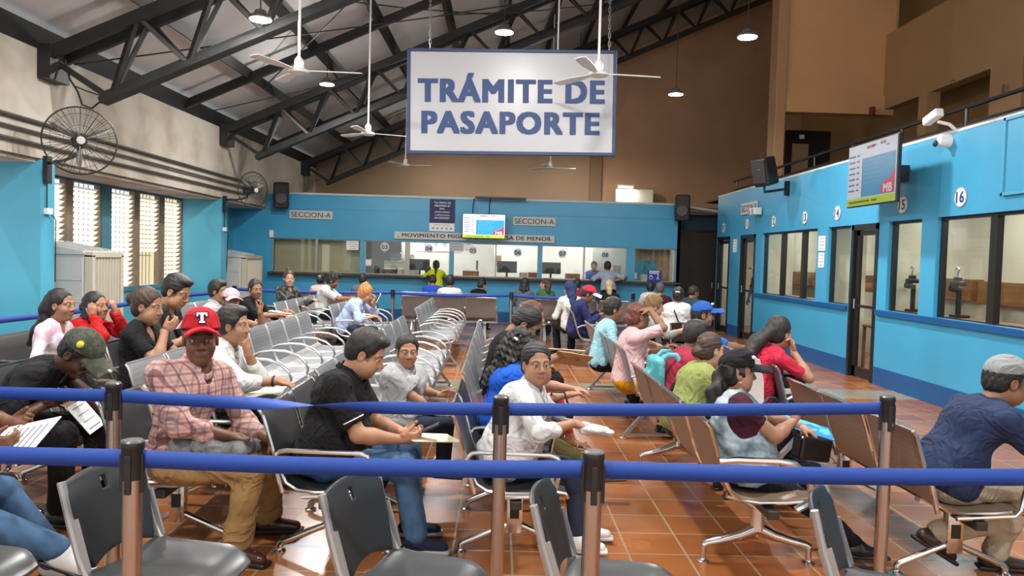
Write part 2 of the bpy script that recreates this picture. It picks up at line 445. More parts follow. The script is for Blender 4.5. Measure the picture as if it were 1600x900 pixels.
# ochre upper storey on the right (gallery behind the blue offices)
o_ = MB()
o_.span((5.78, 8.3), (16.4, 16.7), (4.86, 9.6))
o_.span((5.98, 8.3), (16.34, 16.4), (4.86, 5.25))
struct('wall_right_gallery_end', o_, ORANGE)
struct('pillar_5', MB().span((5.76, 5.98), (16.3, 16.75), (0, 9.5), 0, .02), mat('ochre_pillar_paint', (.44, .24, .12), .65))
w = MB()
w.span((8.1, 8.35), (4, 17), (4.97, 6.55)).span((8.1, 8.35), (4, 17), (7.5, 10.2))
for a, b in ((4, 5.2), (8.4, 9.0), (12.4, 13.2), (16.4, 17)): w.span((8.1, 8.35), (a, b), (6.55, 7.5))
w.span((8.1, 8.35), (12.0, 12.8), (3.2, 4.97)).span((8.05, 8.35), (10.0, 10.7), (3.2, 10.2)).span((8.05, 8.3), (14.6, 14.9), (3.2, 4.97))
w.span((8.03, 8.1), (13.75, 13.85), (5.0, 8.6))
struct('wall_right_upper', w, mat('tan_upper_wall_paint', (.42, .25, .12), .65, noise=.06, nscale=1.))
struct('wall_right_corridor', MB().span((9.3, 9.4), (-4, 25), (0, 11.5)), mat('dim_ochre_wall', (.36, .21, .08), .7))
MB().span((8.12, 8.2), (8.9, 12.5), (6.5, 7.55)).build('clerestory_shutter', mat('maroon_shutter', (.10, .02, .02), .6))
tag(bpy.data.objects['clerestory_shutter'], 'dark maroon shutter in the high opening of the ochre wall', 'shutter')
for (a, b, z0, z1, nm, mt_, lab) in ((9.6, 10.5, 3.3, 4.55, 'gallery_door', WOOD, 'brown wooden door on the upper gallery corridor'),
                             (8.3, 8.9, 3.3, 5.0, 'gallery_cabinet', BLACKFRAME, 'dark cabinet standing at the near end of the upper gallery')):
    tag(MB().span((9.1, 9.28), (a, b), (z0, z1), 0, .01).span((9.07, 9.11), (a+.1, a+.16), (z0+.6, z0+.7)).build(nm, mt_), lab, nm.split('_')[1])
mm = empty('gallery_window', (0, 0, 0)); tag(mm, 'dark window bay at the back of the upper gallery', 'window')
MB().span((7.33, 8.5), (19.9, 20.0), (3.2, 5.1)).build('frame', BLACKFRAME, mm)
MB().span((7.5, 7.92), (19.86, 19.9), (3.6, 4.75)).build('pane', mat('dim_tan_panel', (.35, .23, .12), .6), mm)
MB().span((7.68, 7.80), (19.86, 19.9), (4.88, 4.98)).build('notice', PAPER, mm)
# gallery floor slab on top of the right offices + railing
struct('trim_3', MB().span((5.35, 9.3), (4, 20.1), (3.16, 3.2)), mat('dark_slab_edge', (.05, .03, .02), .7))
rl = empty('gallery_railing', (5.62, 0, 3.22)); tag(rl, 'dark metal railing along the gallery above the blue right wall', 'railing')
MB().tube([(0, 4.5, .36), (0, 18.5, .36)], .028).tube([(0, 4.5, .16), (0, 18.5, .16)], .018).build('rail', BLACKFRAME, rl)
for k in range(10): MB().tube([(0, 4.8+1.5*k, 0), (0, 4.8+1.5*k, .36)], .02).build('baluster', BLACKFRAME, rl)
MB().span((-.01, .03), (4.5, 18.5), (0, .14)).build('kick_plate', mat('dark_brown_board', (.06, .03, .02), .6), rl)
tag(MB().span((8.0, 8.08), (12.3, 13.4), (4.42, 4.46)).span((8.0, 8.03), (12.3, 12.34), (4.46, 4.6)).build('corridor_lamp', mat('unlit_tube', (.18, .12, .07), .6)), 'unlit strip lamp fixed low on the upper ochre wall', 'lamp')
tag(MB().span((7.75, 7.85), (16.2, 16.3), (4.82, 5.0), 0, .02).lathe((7.8, 16.18, 4.9), [(.0, -.02), (.04, -.02), (.04, .03), (0, .03)], 12, 0, 'y').build('alarm_bell', mat('dull_red_paint', (.20, .02, .02), .5)), 'small red alarm bell under the ochre corner', 'alarm')
# ================================================================== left windows, coolers, wall fans
MULL = mat('weathered_window_frame', (.20, .15, .10), .6, noise=.2, nscale=6)
TEALF = mat('teal_window_frame', (.05, .17, .22), .5, noise=.15, nscale=5)
def frosted(name, col, t):
    m, N, L, b = new_mat(name); N.remove(b)
    a = N.new('ShaderNodeBsdfTranslucent'); a.inputs[0].default_value = (*col, 1)
    d = N.new('ShaderNodeBsdfTransparent'); d.inputs[0].default_value = (*col, 1)
    mx = N.new('ShaderNodeMixShader'); mx.inputs[0].default_value = t
    L.new(a.outputs[0], mx.inputs[1]); L.new(d.outputs[0], mx.inputs[2]); L.new(mx.outputs[0], N['Material Output'].inputs['Surface'])
    return m
LOUV = frosted('frosted_louvre_glass', (.96, .94, .88), .35)
sashes = [(10.15, 10.80), (10.92, 11.74), (11.88, 12.73), (13.04, 13.92), (14.07, 14.93), (15.10, 15.95)]
fr = MB()
fr.span((XW-.1, XW+.02), (10.02, 15.95), (2.58, 2.64)).span((XW-.1, XW+.03), (10.02, 15.95), (.82, .90))
fr.span((XW-.1, XW+.03), (12.73, 13.04), (.9, 2.6))
for (a, b) in ((10.02, 10.15), (10.80, 10.92), (11.74, 11.88), (13.92, 14.07), (14.93, 15.10)): fr.span((XW-.1, XW+.01), (a, b), (.9, 2.6), 1)
struct('window_frame_left', fr, [TEALF, MULL])
for i, (a, b) in enumerate(sashes):
    r_ = empty('window_%d' % (i+1), (XW-.04, 0, 0)); r_['kind'] = 'structure'
    m = MB(); z = .96 if i not in (4,) else 1.55
    while z < 2.56:
        m.box((0, (a+b)/2, z), (.085, b-a-.04, .006), Matrix.Rotation(R(-38), 3, 'Y')); z += .085
    m.build('louvre_blades', LOUV, r_)
    m = MB()
    for k in range(6): m.tube([(-.12, a+(b-a)*(k+.5)/6, .9), (-.12, a+(b-a)*(k+.5)/6, 2.6)], .008, 5)
    for k in range(2): m.tube([(-.12, a, 1.45+.6*k), (-.12, b, 1.45+.6*k)], .008, 5)
    m.build('security_bars', MULL, r_)
    m = MB()
    for y in (a+.015, b-.015): m.span((-.05, .05), (y-.015, y+.015), (.9, 2.6))
    m.build('sash_channel', MULL, r_)
# sunlit wall of the next building seen through the louvres
tag(MB().span((-14.2, -14), (29.5, 40), (0, 3.8)).build('neighbour_wall', mat('sunlit_cream_render', (.85, .70, .40), .8)), 'cream wall of the neighbouring building outside the louvre windows', 'building')

def cooler(loc, sx, sy, h, lab):
    root = empty('air_cooler', loc, 0, lab, 'air cooler', 'floor standing air coolers')
    body = mat('cooler_grey_plastic', (.47, .49, .49), .45, noise=.05, nscale=3); fc = mat('cooler_cream_plastic', (.50, .47, .38), .5)
    m = MB(); m.box((sx/2-.06, sy/2, h*.5+.04), (sx-.12, sy, h-.14), None, 0, .03)
    for k in range(3): m.span((.06, sx-.16), (-.006, .0), (h*.34+.3*k, h*.34+.3*k+.012))
    m.build('casing', body, root)
    m = MB(); m.add([(0, -.02, h-.06), (sx-.1, -.02, h-.06), (sx-.1, sy+.02, h-.06), (0, sy+.02, h-.06), (0, -.02, h+.10), (sx-.14, -.02, h-.01), (sx-.14, sy+.02, h-.01), (0, sy+.02, h+.10)],
        [(3, 2, 1, 0), (4, 5, 6, 7), (0, 1, 5, 4), (1, 2, 6, 5), (2, 3, 7, 6), (3, 0, 4, 7)])
    for k in range(4): m.beam((.02, sy*(k+.5)/4, h+.105), (sx-.16, sy*(k+.5)/4, h+.0), .05, .03)
    m.build('top_hood', body, root)
    m = MB(); t = .07
    for (a, b, z0, z1) in ((0, sy, h-.1, h-.02), (0, sy, .35, .43), (0, t, .4, h-.06), (sy-t, sy, .4, h-.06)): m.span((sx-.12, sx), (a, b), (z0, z1), 0, .01)
    m.build('front_frame', fc, root)
    m = MB(); n = 9
    for k in range(n): m.box((sx-.05, t+(sy-2*t)*(k+.5)/n, (h+.32)/2), (.07, .028, h-.5), Matrix.Rotation(R(20), 3, 'Z'))
    m.build('louvre_slats', fc, root)
    MB().span((sx-.125, sx-.118), (t, sy-t), (.42, h-.1)).build('dark_backing', BLACK, root)
    m = MB().span((.05, sx-.1), (.04, sy-.04), (.06, .14))
    m.build('base', BLACK, root)
    for px in (.1, sx-.18):
        for py in (.1, sy-.1): MB().lathe((px, py-.02, .04), [(0, 0), (.04, 0), (.04, .035), (0, .035)], 12, 0, 'y').build('wheel', BLACK, root)
    return root
cooler((-6.32, 10.55, 0), .80, .86, 1.54, 'large grey air cooler with cream louvres standing in the window bay')
cooler((-6.40, 17.0, 0), .85, 1.15, 1.50, 'grey air cooler further back beside the second blue pier')

CAGE = mat('dark_fan_wire', (.035, .033, .03), .45, .5)
def wall_fan(c, axis, r, anchor, lab):
    ax = Vector(axis).normalized(); root = empty('wall_fan', c, 0, lab, 'fan', 'large black wall fans')
    up = Vector((0, 0, 1)); sd = up.cross(ax).normalized(); up = ax.cross(sd)
    M = Matrix((sd, up, ax)).transposed()
    def q(rr, g, z): return M @ Vector((rr*math.cos(g), rr*math.sin(g), z))
    m = MB()
    m.tube([q(r, 2*PI*k/40, 0) for k in range(40)], .010, 6, closed=True)
    for rr, z in ((r*.8, .05), (r*.45, .085), (r*.18, .10)): m.tube([q(rr, 2*PI*k/32, z) for k in range(32)], .0035, 4, closed=True)
    for k in range(36):
        g = 2*PI*k/36; m.tube([q(.05, g, .105), q(r*.5, g, .085), q(r*.85, g, .045), q(r, g, 0)], .0028, 4, caps=False)
    for k in range(24):
        g = 2*PI*k/24; m.tube([q(.08, g, -.10), q(r*.6, g, -.08), q(r, g, 0)], .0028, 4, caps=False)
    m.build('cage', CAGE, root)
    for k in range(3):
        g0 = 2*PI*k/3 + .5; vs = []; n = 8
        for i in range(n+1):
            t = i/n; rr = .06+(r*.86-.06)*t; w = .10+.42*math.sin(PI*min(1, t*1.1)**.8)*.62
            vs += [q(rr, g0-w*.5, .03*(1-t)+.01), q(rr, g0+w*.5, -.03)]
        fs = [(2*i, 2*i+1, 2*i+3, 2*i+2) for i in range(n)]
        mb = MB().add(vs, fs, 0, True); b = mb.build('blade', mat('grey_fan_blade', (.20, .20, .19), .4, .3), root, fixn=False)
        sm = b.modifiers.new('t', 'SOLIDIFY'); sm.thickness = .003
    MB().lathe((0, 0, 0), [(0, .045), (.03, .04), (.05, .0), (.06, -.03), (.085, -.06), (.09, -.22), (.06, -.26), (0, -.26)], 20, 0, M=M).build('motor', BLACK, root)
    MB().lathe((0, 0, 0), [(0, .115), (.045, .112), (.05, .10), (0, .098)], 20, 0, M=M).build('badge', mat('grey_badge', (.4, .4, .4), .5), root)
    a = Vector(anchor) - Vector(c); b0 = q(0, 0, -.18)
    m = MB(); m.tube([b0, b0+Vector((0, 0, -.16)), b0*.5+a*.5+Vector((0, 0, -.10)), a+Vector((.12, -.05, .02)), a], .020, 8)
    m.box(a+Vector((0, 0, -.08)), (.05, .10, .34)); m.build('wall_bracket', BLACK, root)
    return root
wall_fan((-5.085, 9.40, 2.86), (.55, -.85, -.05), .40, (-5.70, 9.80, 2.62), 'big black caged wall fan on the blue pier nearest the camera')
wall_fan((-5.02, 15.70, 2.82), (.80, -.55, -.05), .36, (-5.70, 16.05, 2.62), 'black caged wall fan on the second pier near the back wall')
for k, (z, r_) in enumerate(((3.06, .022), (2.93, .018), (2.79, .020))):
    tag(MB().tube([(-5.69, -1, z), (-5.69, 17.6, z+.06)], r_, 8).build('conduit', mat('dark_conduit', (.05, .045, .04), .5)),
        ('topmost', 'middle', 'lowest')[k] + ' of the three dark conduits along the left plaster wall', 'conduit', 'wall conduits')
for (y, z, lab) in ((9.72, 2.02, 'small white socket box with a cord on the near blue pier'), (15.98, 2.02, 'small white socket box on the second blue pier')):
    r_ = empty('socket_box', (-5.72, y+.12, z), 0, lab, 'socket')
    MB().box((0, 0, 0), (.07, .11, .08), None, 0, .01).build('housing', WHITE, r_)
    MB().tube([(.02, .02, -.02), (.03, .12, -.1), (-.02, .20, -.9)], .007, 6).build('cord', BLACK, r_)
    MB().tube([(.0, -.02, .04), (.0, -.02, .5)], .009, 6).build('lead', BLACK, r_)
r_ = empty('loose_cable', (-5.55, 9.9, 3.5), 0, 'loose black cable drooping from the end of the near truss', 'cable')
MB().tube([(0, .0, .45), (.06, 0, .2), (.16, 0, .05), (.22, 0, -.12), (.34, 0, -.16), (.46, 0, -.06), (.48, .0, .0)], .012, 6).build('strand', BLACK, r_)
MB().tube([(.1, 0, .12), (.26, .02, .06), (.46, .0, .0)], .009, 6).build('second_strand', BLACK, r_)

# ================================================================== lamps, ceiling fans, hanging sign
def lamp_mat(name, s): return mat(name, (.9, .9, .9), .5, emit=(1, .97, .92), estr=s)
def pendant(x, y, z, lab, on=1., r=.135, watts=None):
    root = empty('pendant_lamp', (x, y, z), 0, lab, 'lamp', 'round pendant lamps under the roof')
    top = roofz(x, y) - z - .05
    MB().tube([(0, 0, .08), (0, 0, top)], .008, 6).build('cord', BLACK, root)
    MB().lathe((0, 0, 0), [(r, 0), (r*1.02, .02), (r*.9, .045), (r*.55, .055), (r*.5, .10), (r*.2, .12), (0, .125)], 28).build('housing', mat('lamp_housing', (.10, .10, .10), .4, .3), root)
    MB().lathe((0, 0, 0), [(0, -.012), (r*.93, -.010), (r*.95, .004), (0, .004)], 28).build('diffuser', lamp_mat('lamp_diffuser_%d' % int(on*10), 14.*on), root)
    l = bpy.data.lights.new('lamp_light', 'AREA'); l.shape = 'DISK'; l.size = r*1.8; l.energy = (LAMP_W if watts is None else watts)*max(on, .1); l.color = (1, .965, .91)
    lo = bpy.data.objects.new('lamp_light', l); COL.objects.link(lo); lo.parent = root; lo.location = (0, 0, -.03)
    l2 = bpy.data.lights.new('lamp_glow', 'POINT'); l2.shadow_soft_size = .08; l2.energy = LAMP_W*.38*max(on, .1); l2.color = (1, .965, .91)
    lo = bpy.data.objects.new('lamp_glow', l2); COL.objects.link(lo); lo.parent = root; lo.location = (0, 0, -.14)
    return root
pendant(-2.914, 9.3, 4.345, 'lit pendant lamp furthest left, hanging beside the near roof truss')
pendant(-.015, 11.0, 4.78, 'lit pendant lamp above the top edge of the hanging sign')
pendant(-3.18, 14.0, 4.62, 'lit pendant lamp between the two left ceiling fans')
pendant(3.287, 10.5, 4.68, 'bright pendant lamp at upper right before the brown gable wall')
pendant(3.119, 14.0, 4.64, 'dimmer pendant lamp on a long cord right of the hanging sign', .25, .14)
for (x, y) in ((-3.3, 5.2), (.2, 5.0), (3.3, 4.6), (-2.8, 0.3), (1.6, 0.0)):  # extra lamps out of view, added to light the hall
    pendant(x, y, 4.7, 'unseen pendant lamp added overhead for light, above the top edge of the view')

for x, lab in ((-1.6, 'left of two pendant lamps added to brighten the brown gable, hidden by the sign'), (2.1, 'right of two pendant lamps added to brighten the brown gable, hidden by the sign')):
    pendant(x, 21.6, 4.85, lab, .5)  # added lamps, out of sight behind the sign, to brighten the gable
FANW = mat('white_fan_enamel', (.72, .72, .70), .35)
def ceiling_fan(x, y, z, r, rot, lab, canopy=False):
    root = empty('ceiling_fan', (x, y, z), rot, lab, 'ceiling fan', 'white ceiling fans on long rods')
    top = roofz(x, y) - z - .02
    MB().tube([(0, 0, .12), (0, 0, top)], .014, 8).build('down_rod', FANW, root)
    MB().lathe((0, 0, 0), [(0, -.035), (.07, -.035), (.105, -.02), (.11, .0), (.09, .015), (.05, .025), (.048, .05), (.05, .085), (.045, .115), (.03, .13), (.018, .15), (0, .15)], 28).build('motor_housing', FANW, root)
    MB().lathe((0, 0, top-.10), [(.02, 0), (.05, .02), (.055, .08), (0, .08)], 20).build('canopy', FANW, root)
    for k in range(3):
        M = Matrix.Rotation(2*PI*k/3, 3, 'Z') @ Matrix.Rotation(R(9), 3, 'X')
        m = MB(); pr = [(.09, -.02), (.17, -.035), (r*.55, -.062), (r*.97, -.055), (r, -.02), (r, .03), (r*.96, .058), (r*.5, .05), (.17, .03), (.09, .02)]
        vs = [M @ Vector((a, b, .006)) for a, b in pr]; m.poly(vs, M @ Vector((0, 0, -.008))); m.build('blade', FANW, root)
    return root
ceiling_fan(-2.16, 8.2, 3.50, .66, R(3), 'white ceiling fan at upper left below the black trusses')
ceiling_fan(-2.08, 12.0, 3.46, .62, R(20), 'white ceiling fan left of the hanging sign on a long rod')
ceiling_fan(.996, 8.2, 3.57, .68, R(7), 'white ceiling fan whose blades cross the hanging sign')
ceiling_fan(-2.277, 18.3, 3.72, .62, R(0), 'small distant ceiling fan under the left corner of the sign')
ceiling_fan(1.153, 18.3, 3.76, .62, R(10), 'small distant ceiling fan under the right part of the sign')
for (x, y, z) in ((.9, 13.2, 4.3),):
    tag(MB().tube([(x, y, z), (x, y, roofz(x, y))], .014, 8).lathe((x, y, z-.05), [(0, 0), (.03, 0), (.03, .05), (0, .05)], 12).build('rod_stub', FANW), 'thin white rod hanging behind the sign', 'rod')

sg = empty('hanging_sign', (.098, 9.2, 3.44), 0, 'large white hanging board with blue frame reading TRÁMITE DE PASAPORTE', 'sign')
sg.rotation_euler = (0, R(-1.0), R(-.5))
SW, SH = 2.475, 1.24
SIGNW = mat('white_sign_board', (.52, .52, .54), .28)
MB().box((0, 0, 0), (SW-.02, .03, SH-.02)).build('panel', SIGNW, sg)
m = MB()
for (c_, d_) in (((0, 0, SH/2-.018), (SW, .06, .04)), ((0, 0, -SH/2+.018), (SW, .06, .04)), ((SW/2-.018, 0, 0), (.04, .06, SH)), ((-SW/2+.018, 0, 0), (.04, .06, SH))): m.box(c_, d_, None, 0, .006)
m.build('frame', mat('blue_sign_frame', (.018, .045, .13), .4), sg)
text('lettering', 'TRÁMITE DE', NAVYINK, sg, (-.005, -.02, .165), FACE_CAM, 2.18, .325, .066)
text('lettering', 'PASAPORTE', NAVYINK, sg, (-.01, -.02, -.245), FACE_CAM, 2.08, .25, .066)
for x in (-.97, 1.15):
    m = MB(); z = SH/2
    while z < roofz(x, 9.2)-3.5:
        k = int(round((z-SH/2)/.05)); a = (.012, 0) if k % 2 else (0, .012)
        m.tube([(x-a[0], -a[1], z), (x-a[0]*.9, -a[1]*.9, z+.06), (x+a[0]*.9, a[1]*.9, z+.06), (x+a[0], a[1], z)], .005, 4, closed=True); z += .05
    m.build('chain', ALU, sg)

# ================================================================== back offices
bw = MB()
T = (YB, YB+.12)
bw.span((-6.55, 4.476), T, (0, 1.06)).span((-6.55, 4.476), T, (1.93, 3.0))
for a, b in ((-6.55, -5.59), (-3.42, -3.32), (-1.22, -1.14), (.97, 1.05), (3.16, 3.35), (4.384, 4.476)): bw.span((a, b), T, (1.06, 1.93))
bw.span((-5.62, 4.476), (YB-.012, YB), (2.66, 2.70))
bw.span((4.40, 4.476), (YB, YG), (0, 3.0))
struct('wall_back_office', bw, CYAN)
struct('trim_4', MB().span((-5.62, 4.49), (YB-.03, YB+.14), (3.0, 3.05)), mat('pale_wall_cap', (.45, .55, .58), .5))
struct('counter_ledge', MB().span((-5.62, 4.476), (YB-.26, YB+.32), (1.05, 1.10), 0, .008), DARKWOOD)
struct('baseboard_back', MB().span((-6.5, 4.476), (YB-.012, YB), (0, .25)), DBLUE)
class PIECES:
    def __init__(s, nm, m): s.nm = nm; s.m = m
    def span(s, *a): struct(s.nm, MB().span(*a), s.m); return s
inn = PIECES('wall_back_office_interior', WHITEP)
inn.span((-6.4, 4.4), (22.3, 22.4), (0, 2.72)).span((-6.45, -6.4), (YB+.12, 22.4), (0, 2.72)).span((4.34, 4.40), (YB+.12, 22.4), (0, 2.72))
inn.span((-6.45, 4.4), (YB+.12, 22.4), (2.62, 2.72)).span((-2.62, -2.56), (20.65, 22.3), (0, 2.6)).span((2.5, 2.56), (20.6, 22.3), (0, 2.6))
inn.span((-.14, -.10), (20.8, 22.3), (0, 2.6))
struct('ceiling_back_office', MB().span((-6.4, 4.39), (YB+.13, YG-.2), (2.90, 2.98)), mat('dark_roof_board', (.05, .035, .02), .8))
for k, (a, b) in enumerate(((-5.59, -3.42), (-3.32, -1.22), (-1.14, .97), (1.05, 3.16), (3.35, 4.384))):
    r_ = empty('window_%d' % (k+7), (0, YB+.06, 0)); r_['kind'] = 'structure'
    MB().span((a, b), (0, .006), (1.10, 1.93)).build('pane', GLASS, r_)
    m = MB().span((a, b), (-.02, .03), (1.10, 1.12)).span((a, b), (-.02, .03), (1.905, 1.93))
    if k < 4:
        c_ = (a+b)/2; w_ = (.03, .06, .018, .02)[k]
        m.span((c_-w_, c_+w_), (-.03, .03), (1.10, 1.93))
    for x in (a+.01, b-.01): m.span((x-.012, x+.012), (-.02, .03), (1.10, 1.93))
    m.build('frame', mat('aluminium_window_frame', (.36, .34, .30), .4, .4), r_)
def tube_lamp(x, y, z, L, lab, watts, axis='x', es=8.):
    root = empty('tube_lamp', (x, y, z), 0 if axis == 'x' else PI/2, lab, 'lamp')
    MB().box((0, 0, .03), (L+.06, .14, .05), None, 0, .01).build('fitting', WHITE, root)
    MB().tube([(-L/2, 0, -.015), (L/2, 0, -.015)], .022, 10).build('tube', lamp_mat('tube_glow', es), root)
    l = bpy.data.lights.new('tube_light', 'AREA'); l.shape = 'RECTANGLE'; l.size = L; l.size_y = .12; l.energy = watts; l.color = (1, .98, .93)
    lo = bpy.data.objects.new('tube_light', l); COL.objects.link(lo); lo.parent = root; lo.location = (0, 0, -.05)
for x, lab in ((-2.2, 'strip lamp on the back office ceiling, left of centre'), (-.0, 'strip lamp in the middle of the back office ceiling'), (2.1, 'strip lamp on the back office ceiling, right of centre')):
    tube_lamp(x, 20.4, 2.55, 1.2, lab, OFFICE_W)
    tube_lamp(x+.3, 21.7, 2.55, 1.2, lab.replace('strip lamp', 'rear strip lamp'), OFFICE_W*.6)
# blinds behind the first window, teal partition built as panels and posters behind the last
struct('partition_blind', MB().span((-5.6, -3.42), (YB+.30, YB+.34), (1.10, 1.93)), mat('olive_cream_blind', (.40, .36, .22), .45, noise=.05, nscale=2))
tag(MB().span((-4.42, -4.24), (YB+.26, YB+.30), (1.12, 1.80)).build('folded_shutter', mat('cream_shutter', (.72, .66, .48), .6)), 'narrow cream shutter leaf behind the olive blind window', 'shutter')
r_ = empty('reflection_panel', (0, YB+.5, 0), 0, 'teal and brown partition built as panels behind the last back window', 'reflection')
MB().span((3.36, 4.0), (0, .04), (1.1, 1.62)).build('teal_sheet', blotch_mat('teal_mottled_sheet', [(.02, .16, .20), (.05, .30, .36), (.03, .20, .26)], 4, .4), r_)  # coloured sheets stand in for a teal and wood reflection in the glass
MB().span((4.0, 4.36), (0, .04), (1.1, 1.62)).span((3.36, 4.36), (0, .04), (1.62, 1.93)).build('brown_sheet', mat('tan_board', (.32, .19, .09), .5, noise=.25, nscale=4), r_)
MB().span((3.42, 3.52), (-.01, 0), (1.15, 1.3)).build('sticker', PAPER, r_)
bp = empty('access_notice', (3.86, YB-.002, 1.24), 0, 'blue square notice with white access symbols standing on the counter', 'notice')
MB().box((0, 0, 0), (.34, .02, .30), None, 0, .004).build('board', mat('access_blue', (.01, .05, .36), .5), bp)
m = MB().span((-.13, .13), (-.014, -.010), (.10, .13)).span((-.13, .10), (-.014, -.010), (.06, .085))
m.tube([(-.08+.045*math.cos(g), -.012, -.03+.045*math.sin(g)) for g in [i*.5 for i in range(2, 13)]], .008, 5)
m.tube([(-.08, -.012, .03), (-.08, -.012, -.02), (-.03, -.012, -.025)], .009, 5)
m.tube([(.09, -.012, .04), (.09, -.012, -.02), (.06, -.012, -.08)], .009, 5).tube([(.09, -.012, -.02), (.12, -.012, -.08)], .009, 5).lathe((.09, -.012, .05), [(0, -.004), (.015, 0), (0, .004)], 10, 0, 'y')
m.build('symbols', PAPER, bp)
tag(MB().box((3.60, YB-.02, 1.19), (.15, .12, .18), None, 0, .01).build('dispenser_box', mat('grey_plastic', (.35, .36, .34), .5)), 'small grey box beside the blue access notice on the counter', 'box')

# number discs on the back office glass
DISC = mat('grey_number_disc', (.68, .68, .67), .6)
for x, z, n in ((-2.829, 1.775, '03'), (-1.742, 1.765, '04'), (-.653, 1.75, '05'), (.455, 1.73, '06'), (1.564, 1.73, '07'), (2.628, 1.73, '08')):
    d = empty('number_disc', (x, YB+.02, z), 0, 'round grey number disc %s on the back office glass' % n, 'number sign', 'number discs on the back windows')
    MB().lathe((0, 0, 0), [(0, 0), (.105, 0), (.105, .012), (0, .012)], 28, 0, 'y').build('disc', DISC, d)
    text('number', n, NAVYINK, d, (0, -.015, 0), FACE_CAM, None, .105, .03)
def plate(name, x0, x1, z0, z1, body, lab, bold=.02, hf=.62, wf=.92, y=YB-.03, tilt=0.):
    r_ = empty(name, ((x0+x1)/2, y, (z0+z1)/2), 0, lab, 'sign'); r_.rotation_euler = (0, tilt, 0)
    MB().box((0, 0, 0), (x1-x0, .02, z1-z0), None, 0, .004).build('board', GREYSIGN, r_)
    text('lettering', body, INK, r_, (0, -.013, 0), FACE_CAM, (x1-x0)*wf, (z1-z0)*hf, bold)
plate('section_sign', -5.166, -4.113, 2.41, 2.61, 'SECCION-A', 'grey SECCION-A plate at the left end of the back wall', .005)
plate('section_sign', .319, 1.371, 2.40, 2.61, 'SECCION-A', 'grey SECCION-A plate right of the wall television', .005)
plate('service_sign', -2.586, 1.351, 1.985, 2.165, ', MOVIMIENTO MIGRATORIO Y VISA DE MENOR', 'long grey strip sign naming the migration and minors visa counters', .03, .60, .955, YB-.05)
po = empty('awareness_poster', (-1.43, YB-.02, 2.60), 0, 'navy and white poster hanging above the long strip sign', 'poster')
MB().box((0, 0, .09), (.62, .012, .58)).build('navy_field', mat('poster_navy', (.020, .022, .11), .6), po)
MB().box((0, 0, -.30), (.62, .012, .20)).build('white_field', PAPER, po)
for k, s_ in enumerate(('“LA TRATA DE', 'PERSONAS ES', 'REAL,', 'DINERO RÁPIDO', 'Y EMPLEO FÁCIL', 'NO EXISTEN”')):
    text('lettering', s_, PAPER, po, (0, -.008, .30-k*.075), FACE_CAM, None, .042, .02)
m = MB()
for k in range(5): m.lathe((-.22+.11*k, -.008, -.33), [(0, 0), (.025, 0), (.025, .003), (0, .003)], 12, 0, 'y')
m.span((-.2, .2), (-.009, -.006), (-.245, -.235)); m.build('emblems', mat('grey_ink', (.25, .25, .27), .6), po)

def tv(name, loc, rz, w, h, lab, bright, tilt=0.):
    root = empty(name, loc, rz, lab, 'television'); root.rotation_euler = (tilt, 0, rz)
    MB().box((0, .03, 0), (w+.03, .05, h+.03), None, 0, .008).build('casing', BLACK, root)
    MB().box((0, .07, 0), (w*.55, .06, h*.5), None, 0, .02).build('rear_bulge', BLACK, root)
    def scr(nm, c1, s=bright): return mat(nm, (.02, .02, .02), .25, emit=c1, estr=s)
    k = 'bright' if bright > .9 else 'dim'
    def pan(nm, x0, x1, z0, z1, mt, y=0.): return MB().span((-w/2+x0*w, -w/2+x1*w), (y-.002, y), (-h/2+z0*h, -h/2+z1*h)).build(nm, mt, root)
    pan('screen', 0, 1, 0, 1, scr('screen_white_'+k, (.80, .84, .95)), .003)
    m = MB()
    for i in range(7): m.span((-w/2+.03*w, -w/2+.16*w), (-.004, -.001), (-h/2+(.24+.095*i)*h, -h/2+(.27+.095*i)*h)); m.span((-w/2+.20*w, -w/2+.25*w), (-.004, -.001), (-h/2+(.24+.095*i)*h, -h/2+(.27+.095*i)*h))
    m.span((.02*w, .10*w), (-.004, -.001), (.42*h, .445*h)).span((.30*w, .36*w), (-.004, -.001), (.38*h, .40*h))
    m.build('queue_rows', scr('screen_ink_'+k, (.16, .18, .30)), root)
    pan('notice_area', .33, .985, .13, .76, scr('screen_blue_'+k, (.015, .34, .66)), -.001)
    m = MB()
    for i in range(6): m.span((-w/2+.36*w, -w/2+(.80-.06*(i % 3))*w), (-.005, -.002), (-h/2+(.70-.07*i)*h, -h/2+(.713-.07*i)*h))
    m.build('notice_lines', scr('screen_pale_'+k, (.10, .45, .72)), root)
    pan('divider', .318, .33, .13, .76, scr('screen_dark_'+k, (.01, .015, .05)), -.001)
    pan('ticker', 0, 1, 0, .12, scr('screen_lime_'+k, (.55, .75, .01)), -.001)
    m = MB().span((-w/2+.05*w, .0*w), (-.005, -.002), (-h/2+.04*h, -h/2+.075*h)).span((.04*w, .15*w), (-.005, -.002), (-h/2+.04*h, -h/2+.075*h))
    m.build('ticker_text', scr('screen_green_'+k, (.10, .16, .01)), root)
    MB().poly([(w*.22, -.004, -h*.36), (w*.48, -.004, -h*.36), (w*.48, -.004, h*.02), (w*.40, -.004, -h*.12), (w*.22, -.004, -h*.22)], (0, .002, 0)).build('red_logo_field', scr('screen_red_'+k, (.72, .03, .06)), root)
    text('logo', 'MB', scr('screen_logo_'+k, (.9, .85, .9)), root, (w*.36, -.007, -h*.28), FACE_CAM, w*.16, h*.13, .03)
    m = MB().span((-.10*w, .06*w), (-.004, -.001), (.40*h, .45*h)).span((.18*w, .28*w), (-.004, -.001), (.42*h, .46*h)); m.build('screen_title', scr('screen_title_'+k, (.45, .12, .18)), root)
    return root
t1 = tv('wall_television', (-.392, YB-.30, 2.345), 0, 1.02, .57, 'bright wall television hanging over the long strip sign on the back wall', 1.25)
m = MB()
